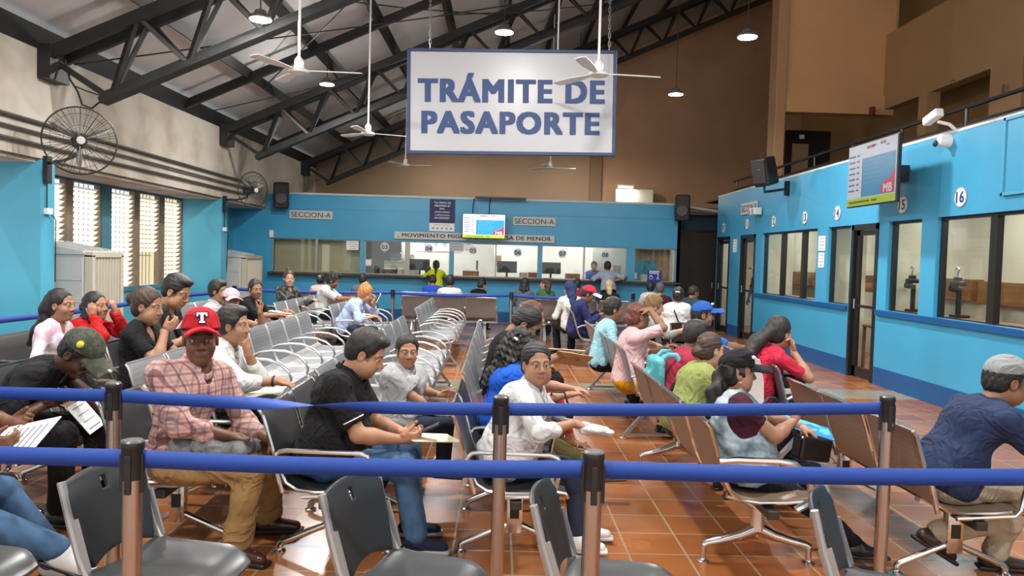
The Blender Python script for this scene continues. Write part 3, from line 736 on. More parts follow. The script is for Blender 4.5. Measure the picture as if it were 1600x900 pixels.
for x in (-.28, .12): m.tube([(x, .08, .2), (x, .16, .5), (x+.02, .27, .68)], .012, 6)
m.build('bracket', BLACK, t1)
t2 = tv('wall_television', (4.75, 9.86, 2.82), R(-90), 1.28, .80, 'large television on a bracket above number 15 on the right wall', .42, 0)
m = MB().span((-.1, .1), (.09, .45), (-.1, .1)); m.build('bracket', BLACK, t2)

# stuff on the back counters
def monitor(x, y, w, h, lab, rz=0.):
    r_ = empty('monitor', (x, y, 1.10), rz, lab, 'monitor', 'monitors on the back counter')
    MB().box((0, 0, .12+h/2), (w, .045, h), None, 0, .008).build('display', BLACK, r_)
    MB().box((0, -.02, .09), (.05, .03, .20), None, 0, .006).build('neck', BLACK, r_)
    MB().lathe((0, 0, 0), [(0, 0), (.11, 0), (.11, .012), (.03, .02), (0, .02)], 20).build('foot', BLACK, r_)
monitor(-1.98, 19.26, .50, .28, 'back of a black monitor beside the woman in lime')
monitor(.20, 19.26, .50, .29, 'back of a black monitor in booth 06')
monitor(1.30, 19.26, .50, .29, 'back of a black monitor in booth 07')
def tray(x, y, w, d, h, lab, m_=None, papers=True):
    r_ = empty('document_tray', (x, y, 1.10), 0, lab, 'tray', 'wooden trays on the back counter')
    m = MB()
    m.span((-w/2, w/2), (-d/2, -d/2+.015), (0, h)).span((-w/2, w/2), (d/2-.015, d/2), (0, h)).span((-w/2, -w/2+.015), (-d/2, d/2), (0, h)).span((w/2-.015, w/2), (-d/2, d/2), (0, h)).span((-w/2, w/2), (-d/2, d/2), (0, .01))
    m.build('box', m_ or WOOD, r_)
    if papers: MB().span((-w/2+.03, w/2-.03), (-d/2+.03, d/2-.03), (.012, h+.02), 0, .004).build('papers', PAPER, r_)
tray(-2.72, 19.24, .36, .2, .13, 'dark wooden tray in booth 03', DARKWOOD)
tray(-2.40, 19.24, .28, .2, .13, 'pale wooden tray of papers in booth 03', mat('pale_wood', (.45, .32, .17), .5))
tray(-.70, 19.24, .40, .2, .14, 'wooden tray below number 05')
tray(.62, 19.24, .20, .2, .13, 'small pale box of papers right of the monitor in booth 06', mat('pale_wood', (.45, .32, .17), .5))
tray(.87, 19.24, .26, .2, .14, 'brown wooden tray at the right end of booth 06')
tray(1.85, 19.24, .36, .2, .14, 'brown wooden tray under number 07', None, False)
tray(2.95, 19.24, .16, .2, .38, 'upright file rack behind the standing man in booth 08', mat('pale_wood', (.45, .32, .17), .5))
sh = empty('filing_cabinet', (-2.55, 20.1, 0), 0, 'cream filing cabinet stacked with papers behind booth 03', 'cabinet')
MB().span((-.45, .45), (0, .4), (0, 1.42), 0, .01).build('body', CREAM, sh)
for k in range(3): MB().span((-.42, .42), (-.015, 0), (.1+.43*k, .48+.43*k)).build('drawer', CREAM, sh)
random.seed(3)
for k in range(9):
    w_ = random.uniform(.24, .34)
    o = MB().box((0, 0, .0), (w_, .28, .035), Matrix.Rotation(random.uniform(-.15, .15), 3, 'Z')).build('paper_stack', mat('stacked_paper', (.62, .62, .62), .8)); o.location = (-2.72+.34*(k % 2) + random.uniform(-.02, .02), 20.3, 1.44+.05*(k//2))
    tag(o, 'bundle of papers piled on the cream cabinet behind booth 03', 'papers', 'bundles of papers on the cabinet')
tag(MB().box((-3.05, 19.25, 1.21), (.12, .18, .22), None, 0, .03).build('card_reader', BLACK), 'black desk device at the left of booth 03', 'device')
nb = empty('notice_board', (-1.72, 22.28, 1.93), 0, 'white notice board with small sheets on the office back wall', 'notice board')
MB().box((0, 0, 0), (1.25, .02, .42)).build('board', PAPER, nb)
for k in range(4): MB().box((-.4+.27*k, -.013, .02), (.12, .004, .17)).build('sheet', mat('grey_print', (.45, .46, .48), .7), nb)
def sheet_on(name, loc, M, w, h, lab, lines=4, m_=PAPER, seed=0):
    r_ = empty(name, loc, 0, lab, 'notice'); m4 = M.to_4x4(); m4.translation = loc; r_.matrix_world = m4
    MB().box((0, 0, .002), (w, h, .004)).build('paper', m_, r_)
    m = MB(); rnd = random.Random(seed)
    for k in range(lines):
        ww = w*rnd.uniform(.45, .8); m.box((0, h*.34-h*.68*k/max(1, lines-1), .005), (ww, h*.045, .002))
    m.build('print_lines', mat('grey_ink', (.25, .25, .27), .6), r_)
sheet_on('paper_notice', (-3.62, YB+.02, 1.79), FACE_CAM, .30, .22, 'white paper notice taped on the olive blind window', 4)
sheet_on('paper_notice', (-1.06, YB-.004, 1.83), FACE_CAM, .36, .22, 'grey notice with a symbol taped between booths 04 and 05', 3, mat('grey_notice', (.45, .46, .50), .7))
sheet_on('paper_notice', (-.78, YB+.02, 1.84), FACE_CAM, .18, .22, 'small white notice right of the grey one above booth 05', 2)
sheet_on('paper_notice', (-3.22, YB+.03, 1.38), FACE_CAM, .14, .16, 'small round-symbol notice at the left of booth 03', 2)
tag(MB().span((-.60, -.54), (20.0, 20.06), (1.1, 1.5)).span((-.14, .06), (22.24, 22.3), (1.35, 1.65)).build('wall_panel', mat('tan_board', (.32, .19, .09), .5)), 'small tan board on the white office wall by booth 05', 'board')
for (x, y, z, lab) in ((-5.308, 18.75, 2.95, 'black loudspeaker at the left end of the back wall'), (4.44, 18.75, 2.93, 'black loudspeaker at the right end of the back wall')):
    r_ = empty('loudspeaker', (x, y, z), R(12 if x < 0 else -14), lab, 'loudspeaker', 'black loudspeakers high on the walls')
    MB().box((0, 0, 0), (.36, .30, .62), Matrix.Rotation(R(10), 3, 'X'), 0, .04).build('cabinet', BLACK, r_)
    MB().lathe((0, -.16, -.08), [(0, 0), (.13, 0), (.14, .02), (0, .03)], 24, 0, 'y').build('woofer', mat('dark_cone', (.03, .03, .032), .5), r_)
    MB().box((0, -.13, .17), (.16, .03, .09), Matrix.Rotation(R(10), 3, 'X'), 0, .01).build('tweeter_horn', mat('dark_cone', (.03, .03, .032), .5), r_)
    MB().beam((0, .1, 0), (0, .22, -.26), .05, .05).build('bracket', BLACK, r_)
tag(MB().box((-5.60, YB-.03, 2.02), (.10, .05, .18), None, 0, .01).build('switch_box', WHITE), 'small white box on the blue back wall left of the first window', 'switch')
tag(MB().span((-.62, .62), (YB-.34, YB-.10), (3.02, 3.06)).build('mounting_plank', BLACK), 'dark plank above the back television', 'plank')
tl = empty('lit_cabinet', (4.10, 23.7, 3.35), 0, 'cream box behind the back wall with a lit tube lamp', 'cabinet')
MB().box((0, 0, .04), (1.15, .2, .82), None, 0, .01).build('body', CREAM, tl)
tube_lamp(3.80, 23.5, 3.86, .44, 'short bright tube lamp in front of the brown gable wall', 14, es=14.)
# dark door and transom at the end
d_ = empty('door_1', (5.15, 20.0, 0)); d_['kind'] = 'structure'
MB().span((-.52, .52), (0, .05), (.02, 2.40), 0, .004).build('door_leaf', mat('dark_brown_door', (.028, .019, .014), .5, noise=.2, nscale=3), d_)
MB().tube([(.42, -.05, .95), (.42, -.05, 1.1)], .014).build('door_handle', ALU, d_)
m = MB().span((-.58, -.52), (-.02, .06), (0, 2.46)).span((.52, .58), (-.02, .06), (0, 2.46)).span((-.58, .58), (-.02, .06), (2.40, 2.46)); m.build('door_frame', BLACKFRAME, d_)
struct('wall_corridor_side', MB().span((5.70, 5.74), (18.36, 20), (0, 2.9)), mat('dark_corridor_paint', (.03, .022, .018), .6))
struct('wall_corridor_end', MB().span((4.47, 5.8), (20.0, 20.1), (2.46, 2.86)), mat('dark_transom_blue', (.012, .05, .09), .6))
m = MB().tube([(4.4, 19.6, 3.02), (5.8, 19.7, 2.94)], .05).tube([(4.4, 19.6, 2.90), (5.8, 19.7, 2.86)], .03)
tag(m.build('pipe_run', mat('dusty_pipe', (.14, .11, .09), .6)), 'pair of dusty pipes above the dark end door', 'pipe')
tag(MB().tube([(4.6, 18.9, 2.97), (5.6, 19.0, 2.86)], .035).build('white_conduit', mat('pale_conduit', (.5, .5, .48), .5)), 'pale conduit from the loudspeaker towards the right wall', 'conduit')

# ================================================================== right offices
rw = MB()
X0, X1 = XR, XR+.14
opens = [('d', 17.28, 18.24), ('d', 15.54, 16.49), ('w', 12.515, 15.16), ('w', 11.32, 12.10), ('d', 10.47, 11.28), ('w', 9.41, 10.21), ('w', 6.9, 9.08)]
ys = sorted([(a, b, k) for k, a, b in opens]); cur = 3.0
for a, b, k in ys:
    rw.span((X0, X1), (cur, a), (0, 2.22)); cur = b
    if k == 'w': rw.span((X0, X1), (a, b), (0, 1.03))
rw.span((X0, X1), (cur, 18.34), (0, 2.22)); rw.span((X0, X1), (3.0, 18.34), (2.22, 3.18))
struct('wall_right', rw, CYAN)
struct('trim_5', MB().span((X0-.005, X1+.02), (3.0, 18.34), (3.18, 3.21)), mat('chipped_white_edge', (.55, .62, .62), .6, noise=.3, nscale=3))
sl = MB(); bs = MB()
for a, b in ((11.32, 15.45), (3.0, 10.42)):
    sl.span((X0-.045, X0), (a, b), (.955, 1.03), 0, .004)
for a, b in ((3.0, 10.44), (11.31, 15.5), (16.52, 17.25)): bs.span((X0-.012, X0), (a, b), (0, .245))
struct('trim_6', sl, DBLUE); struct('baseboard_right', bs, DBLUE)
inn = PIECES('wall_right_office_interior', CREAM)
inn.span((7.0, 7.1), (5.5, 20), (0, 2.9)).span((5.34, 7.1), (5.5, 18.34), (2.78, 2.9)).span((5.80, 7.1), (18.34, 20), (2.78, 2.9)).span((5.80, 7.0), (19.9, 20), (0, 2.9)).span((5.74, 5.80), (18.34, 20), (0, 2.9)).span((5.34, 5.80), (18.30, 18.34), (0, 2.78)).span((5.36, 7.0), (5.5, 5.6), (0, 2.9))
for y in (10.34, 12.3, 15.36): inn.span((5.36, 5.9), (y-.04, y+.04), (0, 2.8))
for k, (a, b, z0, z1, lab) in enumerate(((16.6, 18.6, 1.16, 1.46, 'seen through the far triple window'), (15.0, 16.2, 1.16, 1.46, 'seen through window 14'), (12.5, 14.2, 1.15, 1.46, 'seen through window 15'), (10.95, 12.2, 1.15, 1.47, 'seen through the left pane of window 16'), (8.6, 10.80, 1.13, 1.45, 'seen through the right pane of window 16'))):
    r_ = empty('wall_cupboard', (6.82, a, z0), 0, 'low brown wooden wall cupboard ' + lab, 'cupboard', 'wooden cupboards in the right offices')
    MB().span((0, .18), (0, b-a), (0, z1-z0), 0, .004).build('carcass', WOOD, r_)
    n = max(2, int((b-a)/.5))
    for j in range(n): MB().span((-.012, 0), ((b-a)*j/n+.006, (b-a)*(j+1)/n-.006), (.01, z1-z0-.01)).build('door_panel', WOOD, r_)
for y, lab in ((7.5, 'near strip lamp inside the right offices'), (9.9, 'second nearest strip lamp inside the right offices'), (12.6, 'strip lamp inside the right offices near the framed glass door'), (15.2, 'strip lamp inside the right offices behind the triple window'), (17.6, 'strip lamp inside the far end of the right offices')):
    tube_lamp(6.2, y, 2.72, 1.1, lab, OFFICE_W*.8, 'y')
wi = 11
for k, a, b in opens:
    if k == 'w':
        wi += 1; r_ = empty('window_%d' % wi, (XR+.08, 0, 0)); r_['kind'] = 'structure'
        MB().span((0, .006), (a, b), (1.03, 2.2)).build('pane', GLASS, r_)
        m = MB().span((-.03, .03), (a, b), (2.185, 2.22)).span((-.03, .03), (a, a+.02), (1.03, 2.2)).span((-.03, .03), (b-.05, b), (1.03, 2.2)).span((-.02, .02), (a, b), (1.03, 1.045))
        mull = {12: (13.21, 14.18), 15: (8.09,)}.get(wi, ())
        for y in mull: m.span((-.035, .035), (y-.06, y+.06), (1.03, 2.2))
        m.build('frame', BLACKFRAME, r_)
dn = 1
for k, a, b in opens:
    if k == 'd':
        dn += 1; r_ = empty('door_%d' % dn, (XR+.05, 0, 0)); r_['kind'] = 'structure'
        m = MB()
        for y in (a+.04, b-.04): m.span((-.06, .06), (y-.04, y+.04), (0, 2.22))
        m.span((-.06, .06), (a, b), (2.14, 2.22)); m.build('door_frame', BLACKFRAME, r_)
        m = MB()
        for y in (a+.12, b-.14): m.span((-.02, .025), (y-.04-.02*(y > a+.2), y+.04), (.02, 2.13))
        m.span((-.02, .025), (a+.08, b-.08), (.02, .16)).span((-.02, .025), (a+.08, b-.08), (2.06, 2.13)).span((-.03, .03), (a+.1, b-.1), (1.02, 1.06))
        m.build('door_leaf', BLACKFRAME, r_)
        MB().span((0, .006), (a+.12, b-.12), (.1, 2.1)).build('pane', GLASS, r_)
        if k: MB().tube([(-.05, b-.16, 1.0), (-.05, b-.16, 1.14)], .012).build('door_handle', ALU, r_)
# number plates on the right wall
for y, z, n in ((8.626, 2.425, '16'), (9.879, 2.424, '15'), (11.796, 2.426, '14'), (13.06, 2.423, '13'), (14.559, 2.427, '12'), (16.106, 2.445, '11'), (17.808, 2.43, '10')):
    d = empty('number_disc', (XR-.012, y, z), 0, 'round white number disc %s on the cyan right wall' % n, 'number sign', 'number discs on the right wall')
    MB().lathe((0, 0, 0), [(0, 0), (.112, 0), (.112, .010), (0, .010)], 32, 0, 'x').build('disc', mat('grey_disc_edge', (.45, .47, .50), .5), d)
    MB().lathe((-.002, 0, 0), [(0, 0), (.100, 0), (.100, .003), (0, .003)], 32, 0, 'x').build('face', PAPER, d)
    text('number', n, NAVYINK, d, (-.004, 0, 0), FACE_LEFT, None, .125, .035)
for y, z, w_, h_, lab in ((12.31, 1.97, .26, .24, 'upper printed notice on the pier left of window 14'), (12.31, 1.70, .22, .24, 'lower printed notice on the pier left of window 14'), (16.88, 2.0, .26, .28, 'printed notice between the two far glass doors')):
    sheet_on('paper_notice', (XR-.006, y, z), FACE_LEFT, w_, h_, lab, 4, PAPER, int(y*10+z*100))
sb = empty('section_sign', (XR-.02, 15.98, 2.77), 0, 'grey SECCION-B plate high on the right wall', 'sign')
MB().box((0, 0, 0), (.02, 1.02, .24)).build('board', GREYSIGN, sb); text('lettering', 'SECCION-B', INK, sb, (-.012, 0, 0), FACE_LEFT, .94, .14, .005)
eb = empty('emergency_light', (XR-.10, 15.35, 2.66), 0, 'white emergency light box on the right wall below the speaker', 'lamp')
MB().box((0, 0, 0), (.16, .34, .14), None, 0, .015).build('housing', WHITE, eb)
for s_ in (-.1, .1): MB().lathe((-.1, s_, .0), [(0, 0), (.05, 0), (.03, .05), (0, .05)], 14, 0, 'x').build('lamp_head', mat('grey_plastic', (.35, .36, .34), .5), eb)
ls = empty('loudspeaker', (4.70, 13.72, 3.26), R(-58), 'black tilted loudspeaker on a bracket above the far triple window', 'loudspeaker', 'black loudspeakers high on the walls')
MB().box((0, 0, 0), (.34, .30, .50), Matrix.Rotation(R(14), 3, 'X') @ Matrix.Rotation(R(-4), 3, 'Y'), 0, .04).build('cabinet', BLACK, ls)
MB().box((0, -.165, -.02), (.28, .02, .42), Matrix.Rotation(R(14), 3, 'X'), 0, .01).build('grille', mat('dark_cone', (.03, .03, .032), .5), ls)
MB().box((.02, -.18, .03), (.05, .01, .03)).build('badge', mat('blue_white_badge', (.4, .42, .7), .4), ls)
m = MB().tube([(0, 0, -.2), (0, .02, -.36), (.15, .34, -.30)], .025).box((.18, .40, -.28), (.06, .08, .26)); m.build('bracket', BLACK, ls)
cc = empty('security_camera', (5.06, 8.98, 3.32), 0, 'white bullet security camera above the right wall edge', 'camera')
MB().box((-.03, 0, .06), (.10, .30, .10), Matrix.Rotation(R(-14), 3, 'X'), 0, .02).build('body', WHITE, cc)
MB().tube([(0, -.05, 0), (.10, -.12, -.04), (.2, -.12, -.12)], .02).build('mount', WHITE, cc)
MB().lathe((-.03, .155, .02), [(0, 0), (.035, 0), (.035, .01), (0, .01)], 16, 0, 'y').build('lens', BLACK, cc)
c2 = empty('security_camera', (5.10, 8.92, 3.10), 0, 'round white turret security camera on the cyan wall', 'camera')
MB().lathe((.1, 0, 0), [(0, -.14), (.055, -.12), (.07, -.08), (.075, -.03), (.08, 0), (0, 0)], 22, 0, 'x').build('body', WHITE, c2)
MB().lathe((-.04, .03, -.03), [(0, -.02), (.035, -.015), (.04, .0), (0, 0)], 16, 0, 'x').build('lens', BLACK, c2)
pn = empty('wall_panel', (XR-.01, 7.0, 2.78), 0, 'raised cyan cover panel at the upper right edge of the wall', 'panel')
MB().box((0, 0, 0), (.02, 1.72, .74), None, 0, .005).build('cover', CYAN, pn)
m = MB()
for (y0, y1, z0, z1) in ((-.9, .9, -.40, -.37), (-.9, .9, .37, .40), (.87, .9, -.4, .4), (-.9, -.87, -.4, .4)): m.span((-.025, .01), (y0, y1), (z0, z1))
m.build('border', mat('cyan_border_paint', (.07, .36, .55), .4), pn)
struct('counter_ledge_right', MB().span((5.36, 5.72), (6.6, 10.28), (.99, 1.028)).span((5.36, 5.72), (12.4, 15.3), (.99, 1.028)), WOOD)
for y, lab in ((9.14, 'black webcam on a stalk behind window 16'), (10.16, 'black webcam on a stalk behind window 15'), (13.0, 'black webcam on a stalk behind the far triple window')):
    r_ = empty('webcam', (5.52, y, 1.44), 0, lab, 'webcam', 'webcams inside the right windows')
    MB().box((0, 0, 0), (.10, .20, .06), None, 0, .02).box((0, 0, .05), (.06, .10, .05), None, 0, .01).build('body', BLACK, r_)
    MB().lathe((-.06, 0, -.06), [(0, -.03), (.035, -.03), (.045, 0), (.045, .05), (0, .05)], 16, 0, 'x').build('lens', BLACK, r_)
    MB().tube([(0, .02, .06), (0, .0, .14), (0, -.03, .17), (0, .03, .19), (0, .06, .16)], .008, 6).build('stalk', ALU, r_)
    MB().box((.02, 0, -.23), (.05, .05, .36), None, 0, .01).box((.04, .0, -.395), (.16, .16, .03)).build('stand', BLACK, r_)
st = empty('wooden_stool', (6.0, 11.9, 0), 0, 'brown wooden stool seen through the open-framed glass door', 'stool')
MB().span((-.2, .2), (-.2, .2), (.66, .70), 0, .01).build('seat', WOOD, st)
for a in (-.17, .17):
    for b in (-.17, .17): MB().span((a-.02, a+.02), (b-.02, b+.02), (0, .66)).build('leg', WOOD, st)
# ================================================================== seats and barriers
SEATG = weave_mat('grey_perforated_steel', (.36, .37, .385), .38, .75, .35)
SEATB = weave_mat('brown_perforated_steel', (.30, .215, .160), .42, .45, .25)
SEATM = weave_mat('grey_brown_perforated_steel', (.23, .21, .20), .42, .25, .3)
SEATK = mat('black_seat_pad', (.015, .015, .017), .45, bump=.15, bscale=300)
def bench(x, y0, n, pitch, style, seatm, lab, heading=0., legs=None):
    """beam seating: local +x is the way the sitters face, seats run along +y"""
    root = empty('bench_seating', (x, y0, 0), heading, lab, 'bench', 'rows of beam seats')
    root.scale = (1, 1, .95 if style == 'loop' else .91)
    fm = ALU if style == 'loop' else CHROME
    MB().span((-.03, .03), (-.02, n*pitch+.02), (.345, .395), 0, .006).build('beam', fm if style == 'loop' else mat('dark_beam_steel', (.06, .055, .05), .35, .6), root)
    seat_p = [(.27, .405), (.255, .432), (.20, .442), (.08, .428), (-.06, .424), (-.15, .437), (-.205, .475)]
    back_p = [(-.205, .475), (-.235, .54), (-.262, .62), (-.295, .74), (-.325, .845), (-.345, .875)]
    proto = None
    for i in range(n):
        a, b = i*pitch+.025, (i+1)*pitch-.025
        if proto is None:
            s1 = MB().sheet(seat_p, a, b, .012).build('seat', seatm, root)
            s2 = MB().sheet(back_p, a, b, .012).build('backrest', seatm, root)
            m = MB()
            for yy in (a, b): m.tube([(px, yy, pz) for px, pz in seat_p+back_p[1:]], .0105, 6)
            if style != 'loop': m.tube([(-.345, a, .877), (-.345, b, .877)], .0105, 6)
            else: m.tube([(-.345, a, .877), (-.345, b, .877)], .009, 6)
            for px in (-.16, .14): m.beam((px, (a+b)/2, .415), (px*.3, (a+b)/2, .385), .05, .03)
            s3 = m.build('seat_frame', fm, root); proto = (s1, s2, s3)
        else:
            for s_ in proto:
                c_ = s_.copy(); COL.objects.link(c_); c_.parent = root; c_.location = (0, i*pitch, 0)
    if style == 'loop':
        ap = [(-.262, .62), (-.20, .655), (-.08, .675), (.05, .668), (.16, .63), (.235, .565), (.262, .49), (.245, .425), (.18, .385), (.06, .37)]; ar = .0135
    elif style == 'cast':
        ap = [(-.285, .665), (-.20, .672), (.02, .668), (.10, .655), (.16, .61), (.19, .54), (.20, .45), (.12, .40)]; ar = [.022, .02, .02, .021, .022, .023, .022, .02]
    else:
        ap = [(-.215, .43), (-.26, .62), (-.235, .655), (-.20, .662), (.17, .655), (.205, .640), (.225, .60), (.20, .46), (.17, .425), (-.12, .405)]; ar = .0135
    arm = MB().tube([(p, 0, z) for p, z in ap], ar, 8, sx=1.25 if style != 'tube' else 1.).build('armrest', fm, root)
    for i in range(1, n+1):
        c_ = arm.copy(); COL.objects.link(c_); c_.parent = root; c_.location = (0, i*pitch, 0)
    nl = legs or [.22, n*pitch-.22]
    first = None
    for ly in nl:
        m = MB(); k = MB(); f = MB()
        if style == 'loop':
            m.box((0, 0, .33), (.10, .06, .09), None, 0, .015)
            m.beam((-.02, 0, .34), (-.27, 0, .035), .05, .03); m.beam((.02, 0, .34), (.27, 0, .035), .05, .03)
            m.beam((-.28, 0, .045), (.28, 0, .045), .035, .025)
            m.lathe((0, .04, .33), [(0, -.02), (.035, -.02), (.035, .0), (0, 0)], 14, 0, 'y')
            feet = (-.28, .28); fz = .035
        elif style == 'cast':
            m.tube([(0, 0, .40), (0, 0, .30), (0, 0, .20)], [.040, .034, .042], 12)
            for s_ in (-1, 1):
                m.tube([(s_*.01, 0, .205), (s_*.09, 0, .165), (s_*.18, 0, .135), (s_*.265, 0, .115), (s_*.285, 0, .10)], [.038, .032, .027, .023, .022], 10)
                m.tube([(s_*.283, 0, .118), (s_*.285, 0, .02)], .017, 10)
                m.tube([(0, 0, .33), (s_*.07, 0, .375), (s_*.17, 0, .40)], [.03, .026, .02], 10)
            feet = (-.285, .285); fz = .02
        else:
            m.box((0, 0, .27), (.085, .055, .28), None, 0, .006)
            k.span((-.025, .025), (-.030, .030), (.22, .30))
            for s_ in (-1, 1):
                m.tube([(s_*.03, 0, .175), (s_*.27, 0, .062), (s_*.285, 0, .05), (s_*.287, 0, .02)], .019, 10)
            feet = (-.287, .287); fz = .02
        lg = m.build('leg', fm, root, (0, ly, 0))
        for fx in feet: MB().lathe((fx, 0, 0), [(0, 0), (.034, 0), (.034, .010), (.02, .02), (.018, fz+.005), (0, fz+.005)], 16).build('foot_pad', fm, lg)
        if k.v: k.build('slot', BLACK, lg)
    return root
bench(-.84, 3.83, 2, .56, 'tube', SEATK, 'black seat row nearest the camera under the man in the black polo')
bench(-.84, 5.00, 8, .58, 'loop', SEATG, 'long grey row where the boy sits, facing the aisle', 0., [.22, 2.3, 4.42])
bench(-.84, 10.9, 5, .60, 'loop', SEATG, 'empty grey row at the far end beside the aisle')
bench(-1.71, 3.94, 2, .53, 'tube', SEATK, 'black seated row under the man with the red cap')
bench(-2.08, 5.02, 8, .60, 'loop', SEATG, 'second grey row from the aisle, mostly empty with looping arms', 0., [.22, 2.4, 4.58])
bench(-2.08, 11.0, 4, .60, 'loop', SEATG, 'grey row where the woman with orange hair sits')
bench(-2.75, 2.90, 2, .57, 'tube', SEATK, 'short black row at the left edge under the man with papers')
bench(-2.90, 4.22, 2, .60, 'tube', SEATK, 'short black row at the left where the man in the camouflage cap bends over')
bench(-2.90, 5.75, 4, .60, 'tube', SEATK, 'black row with the woman holding a green bag')
bench(-3.20, 8.55, 4, .60, 'loop', SEATG, 'grey row with the man in white and the man in black, near the second cooler')
bench(-2.95, 11.3, 5, .60, 'loop', SEATG, 'grey row ending at the man in the white T-shirt')
bench(-3.98, 5.30, 4, .62, 'tube', SEATK, 'black row nearest the windows with two women')
bench(-4.00, 10.4, 5, .62, 'loop', SEATG, 'far grey row beneath the back left wall')
bench(.12, 3.88, 2, .57, 'tube', SEATK, 'black row in the middle where the woman in the white blouse sits')
bench(.12, 5.08, 7, .58, 'loop', SEATG, 'grey middle row with the man holding an envelope', 0., [.22, 2.0, 3.85])
bench(1.42, 3.82, 4, .57, 'cast', SEATB, 'brown row with cast chrome legs where the woman in the black cap sits')
bench(1.44, 6.62, 5, .60, 'loop', SEATG, 'grey row with the woman in pink resting an arm on her head')
bench(1.44, 11.3, 5, .60, 'loop', SEATG, 'grey row with the man in the red cap and the woman in the navy headscarf')
bench(2.42, 3.72, 3, .57, 'tube', SEATB, 'brown row at the right edge where the man in the grey cap sits')
bench(2.46, 5.72, 5, .58, 'loop', SEATG, 'grey row by the right wall under the woman in red')
bench(-.02, 14.75, 3, .60, 'loop', SEATM, 'grey brown row facing the back counter, left of centre', PI/2)
bench(2.48, 14.75, 3, .60, 'loop', SEATM, 'grey brown row facing the back counter, right of centre', PI/2)
bench(-2.4, 15.2, 3, .62, 'tube', SEATB, 'brown row facing the back counter behind the orange haired woman', PI/2)
bench(-.2, 16.2, 3, .60, 'loop', SEATG, 'last row before the back counter, left of centre', PI/2)

CHG = mat('dark_grey_chair_plastic', (.017, .018, .019), .38)
CHS = mat('grey_chair_seat_plastic', (.042, .046, .048), .34)
CHF = mat('grey_chair_frame', (.38, .39, .39), .38, .6)
def visitor_chair(x, y, heading, lab, s=1.):
    root = empty('visitor_chair', (x, y, 0), heading, lab, 'chair', 'grey plastic chairs in the foreground'); root.scale = (s, s, s)
    # seat pan with a rounded waterfall front
    nx, ny = 14, 13; vs = []
    for i in range(nx+1):
        t = i/nx; px = -.21 + .46*t
        for j in range(ny+1):
            u = j/ny*2-1; hw = .225*(1-.30*max(0, t-.72)**1.5*4.2) * (1-.06*(1-t))
            z = .445 + .018*u*u - .010*(1-u*u) - max(0, t-.72)**2*.62 + .03*max(0, .12-t)*4
            vs.append((px, u*hw, z))
    fs = [(i*(ny+1)+j, (i+1)*(ny+1)+j, (i+1)*(ny+1)+j+1, i*(ny+1)+j+1) for i in range(nx) for j in range(ny)]
    o = MB().add(vs, fs, 0, True).build('seat', CHS, root); sm = o.modifiers.new('t', 'SOLIDIFY'); sm.thickness = .022; sm.offset = -1
    bv = o.modifiers.new('b', 'BEVEL'); bv.width = .006; bv.segments = 2; bv.limit_method = 'ANGLE'
    # backrest, wider at the top with rolled shoulders
    vs = []; nz = 14
    for i in range(nz+1):
        t = i/nz; z = .50 + .31*t
        hw = (.165 + .05*t**.7) if t < .86 else (.165+.05)*(1-((t-.86)/.14)**2*.10)
        for j in range(ny+1):
            u = j/ny*2-1
            vs.append((-.215 - .10*t - .05*max(0, t-.75) + .028*u*u - .012, u*hw, z - .03*u*u*(1-t) - .018*max(0, t-.8)*5*u*u))
    hole = []
    fs = []
    for i in range(nz):
        for j in range(ny):
            if i in (10, 11) and j in (6,): continue
            fs.append((i*(ny+1)+j, i*(ny+1)+j+1, (i+1)*(ny+1)+j+1, (i+1)*(ny+1)+j))
    o = MB().add(vs, fs, 0, True).build('backrest', CHG, root); sm = o.modifiers.new('t', 'SOLIDIFY'); sm.thickness = .020; sm.offset = 0
    bv = o.modifiers.new('b', 'BEVEL'); bv.width = .005; bv.segments = 2; bv.limit_method = 'ANGLE'
    m = MB(); m.tube([(-.318+.004*math.cos(a), -.11+.022*math.cos(a), .755+.030*math.sin(a)) for a in np.linspace(0, 2*PI, 17)[:-1]], .006, 6, closed=True); m.tube([(-.328, -.018+.0, .745), (-.330, .018, .745), (-.335, .022, .765), (-.338, .018, .785), (-.338, -.018, .785), (-.333, -.022, .765)], .006, 6, closed=True)
    m.build('handle_slot', CHF, root)
    for s_ in (-1, 1):
        m = MB(); y = s_*.205
        m.tube([(-.305, y*1.02, .80), (-.27, y, .66), (-.225, y, .52), (-.19, y, .455), (-.13, y, .432), (.0, y, .425), (.16, y, .42)], .016, 8, sx=1.0)
        m.beam((-.262, y*1.0, .66), (-.20, y, .47), .012, .05, up=(1, 0, .3))
        m.build('side_frame', CHF, root)
        MB().tube([(-.14, y, .43), (-.20, y*1.06, .20), (-.235, y*1.1, .012)], .013, 8).build('leg', CHF, root)
        MB().tube([(.13, y, .42), (.19, y*1.06, .20), (.225, y*1.1, .012)], .013, 8).build('leg', CHF, root)
    return root
visitor_chair(-1.98, 2.80, R(-14), 'grey plastic chair cut off at the lower left corner', .92)
visitor_chair(-1.20, 2.84, R(-14), 'grey plastic chair behind the near left barrier post', .95)
visitor_chair(-.27, 2.78, R(-20), 'grey plastic chair with a round slot, standing before the man in the black polo', .93)
visitor_chair(.46, 2.76, R(-12), 'grey plastic chair behind the near middle barrier post', .93)
visitor_chair(1.47, 2.68, R(-28), 'dark backed grey plastic chair at the lower right', .93)
# far black chair by the back right
def black_chair(x, y, heading, lab):
    root = visitor_chair(x, y, heading, lab); del root['group']
    return root
black_chair(2.80, 11.35, R(70), 'black chair under the woman with the white top and shoulder strap').scale = (.9, .9, .9)

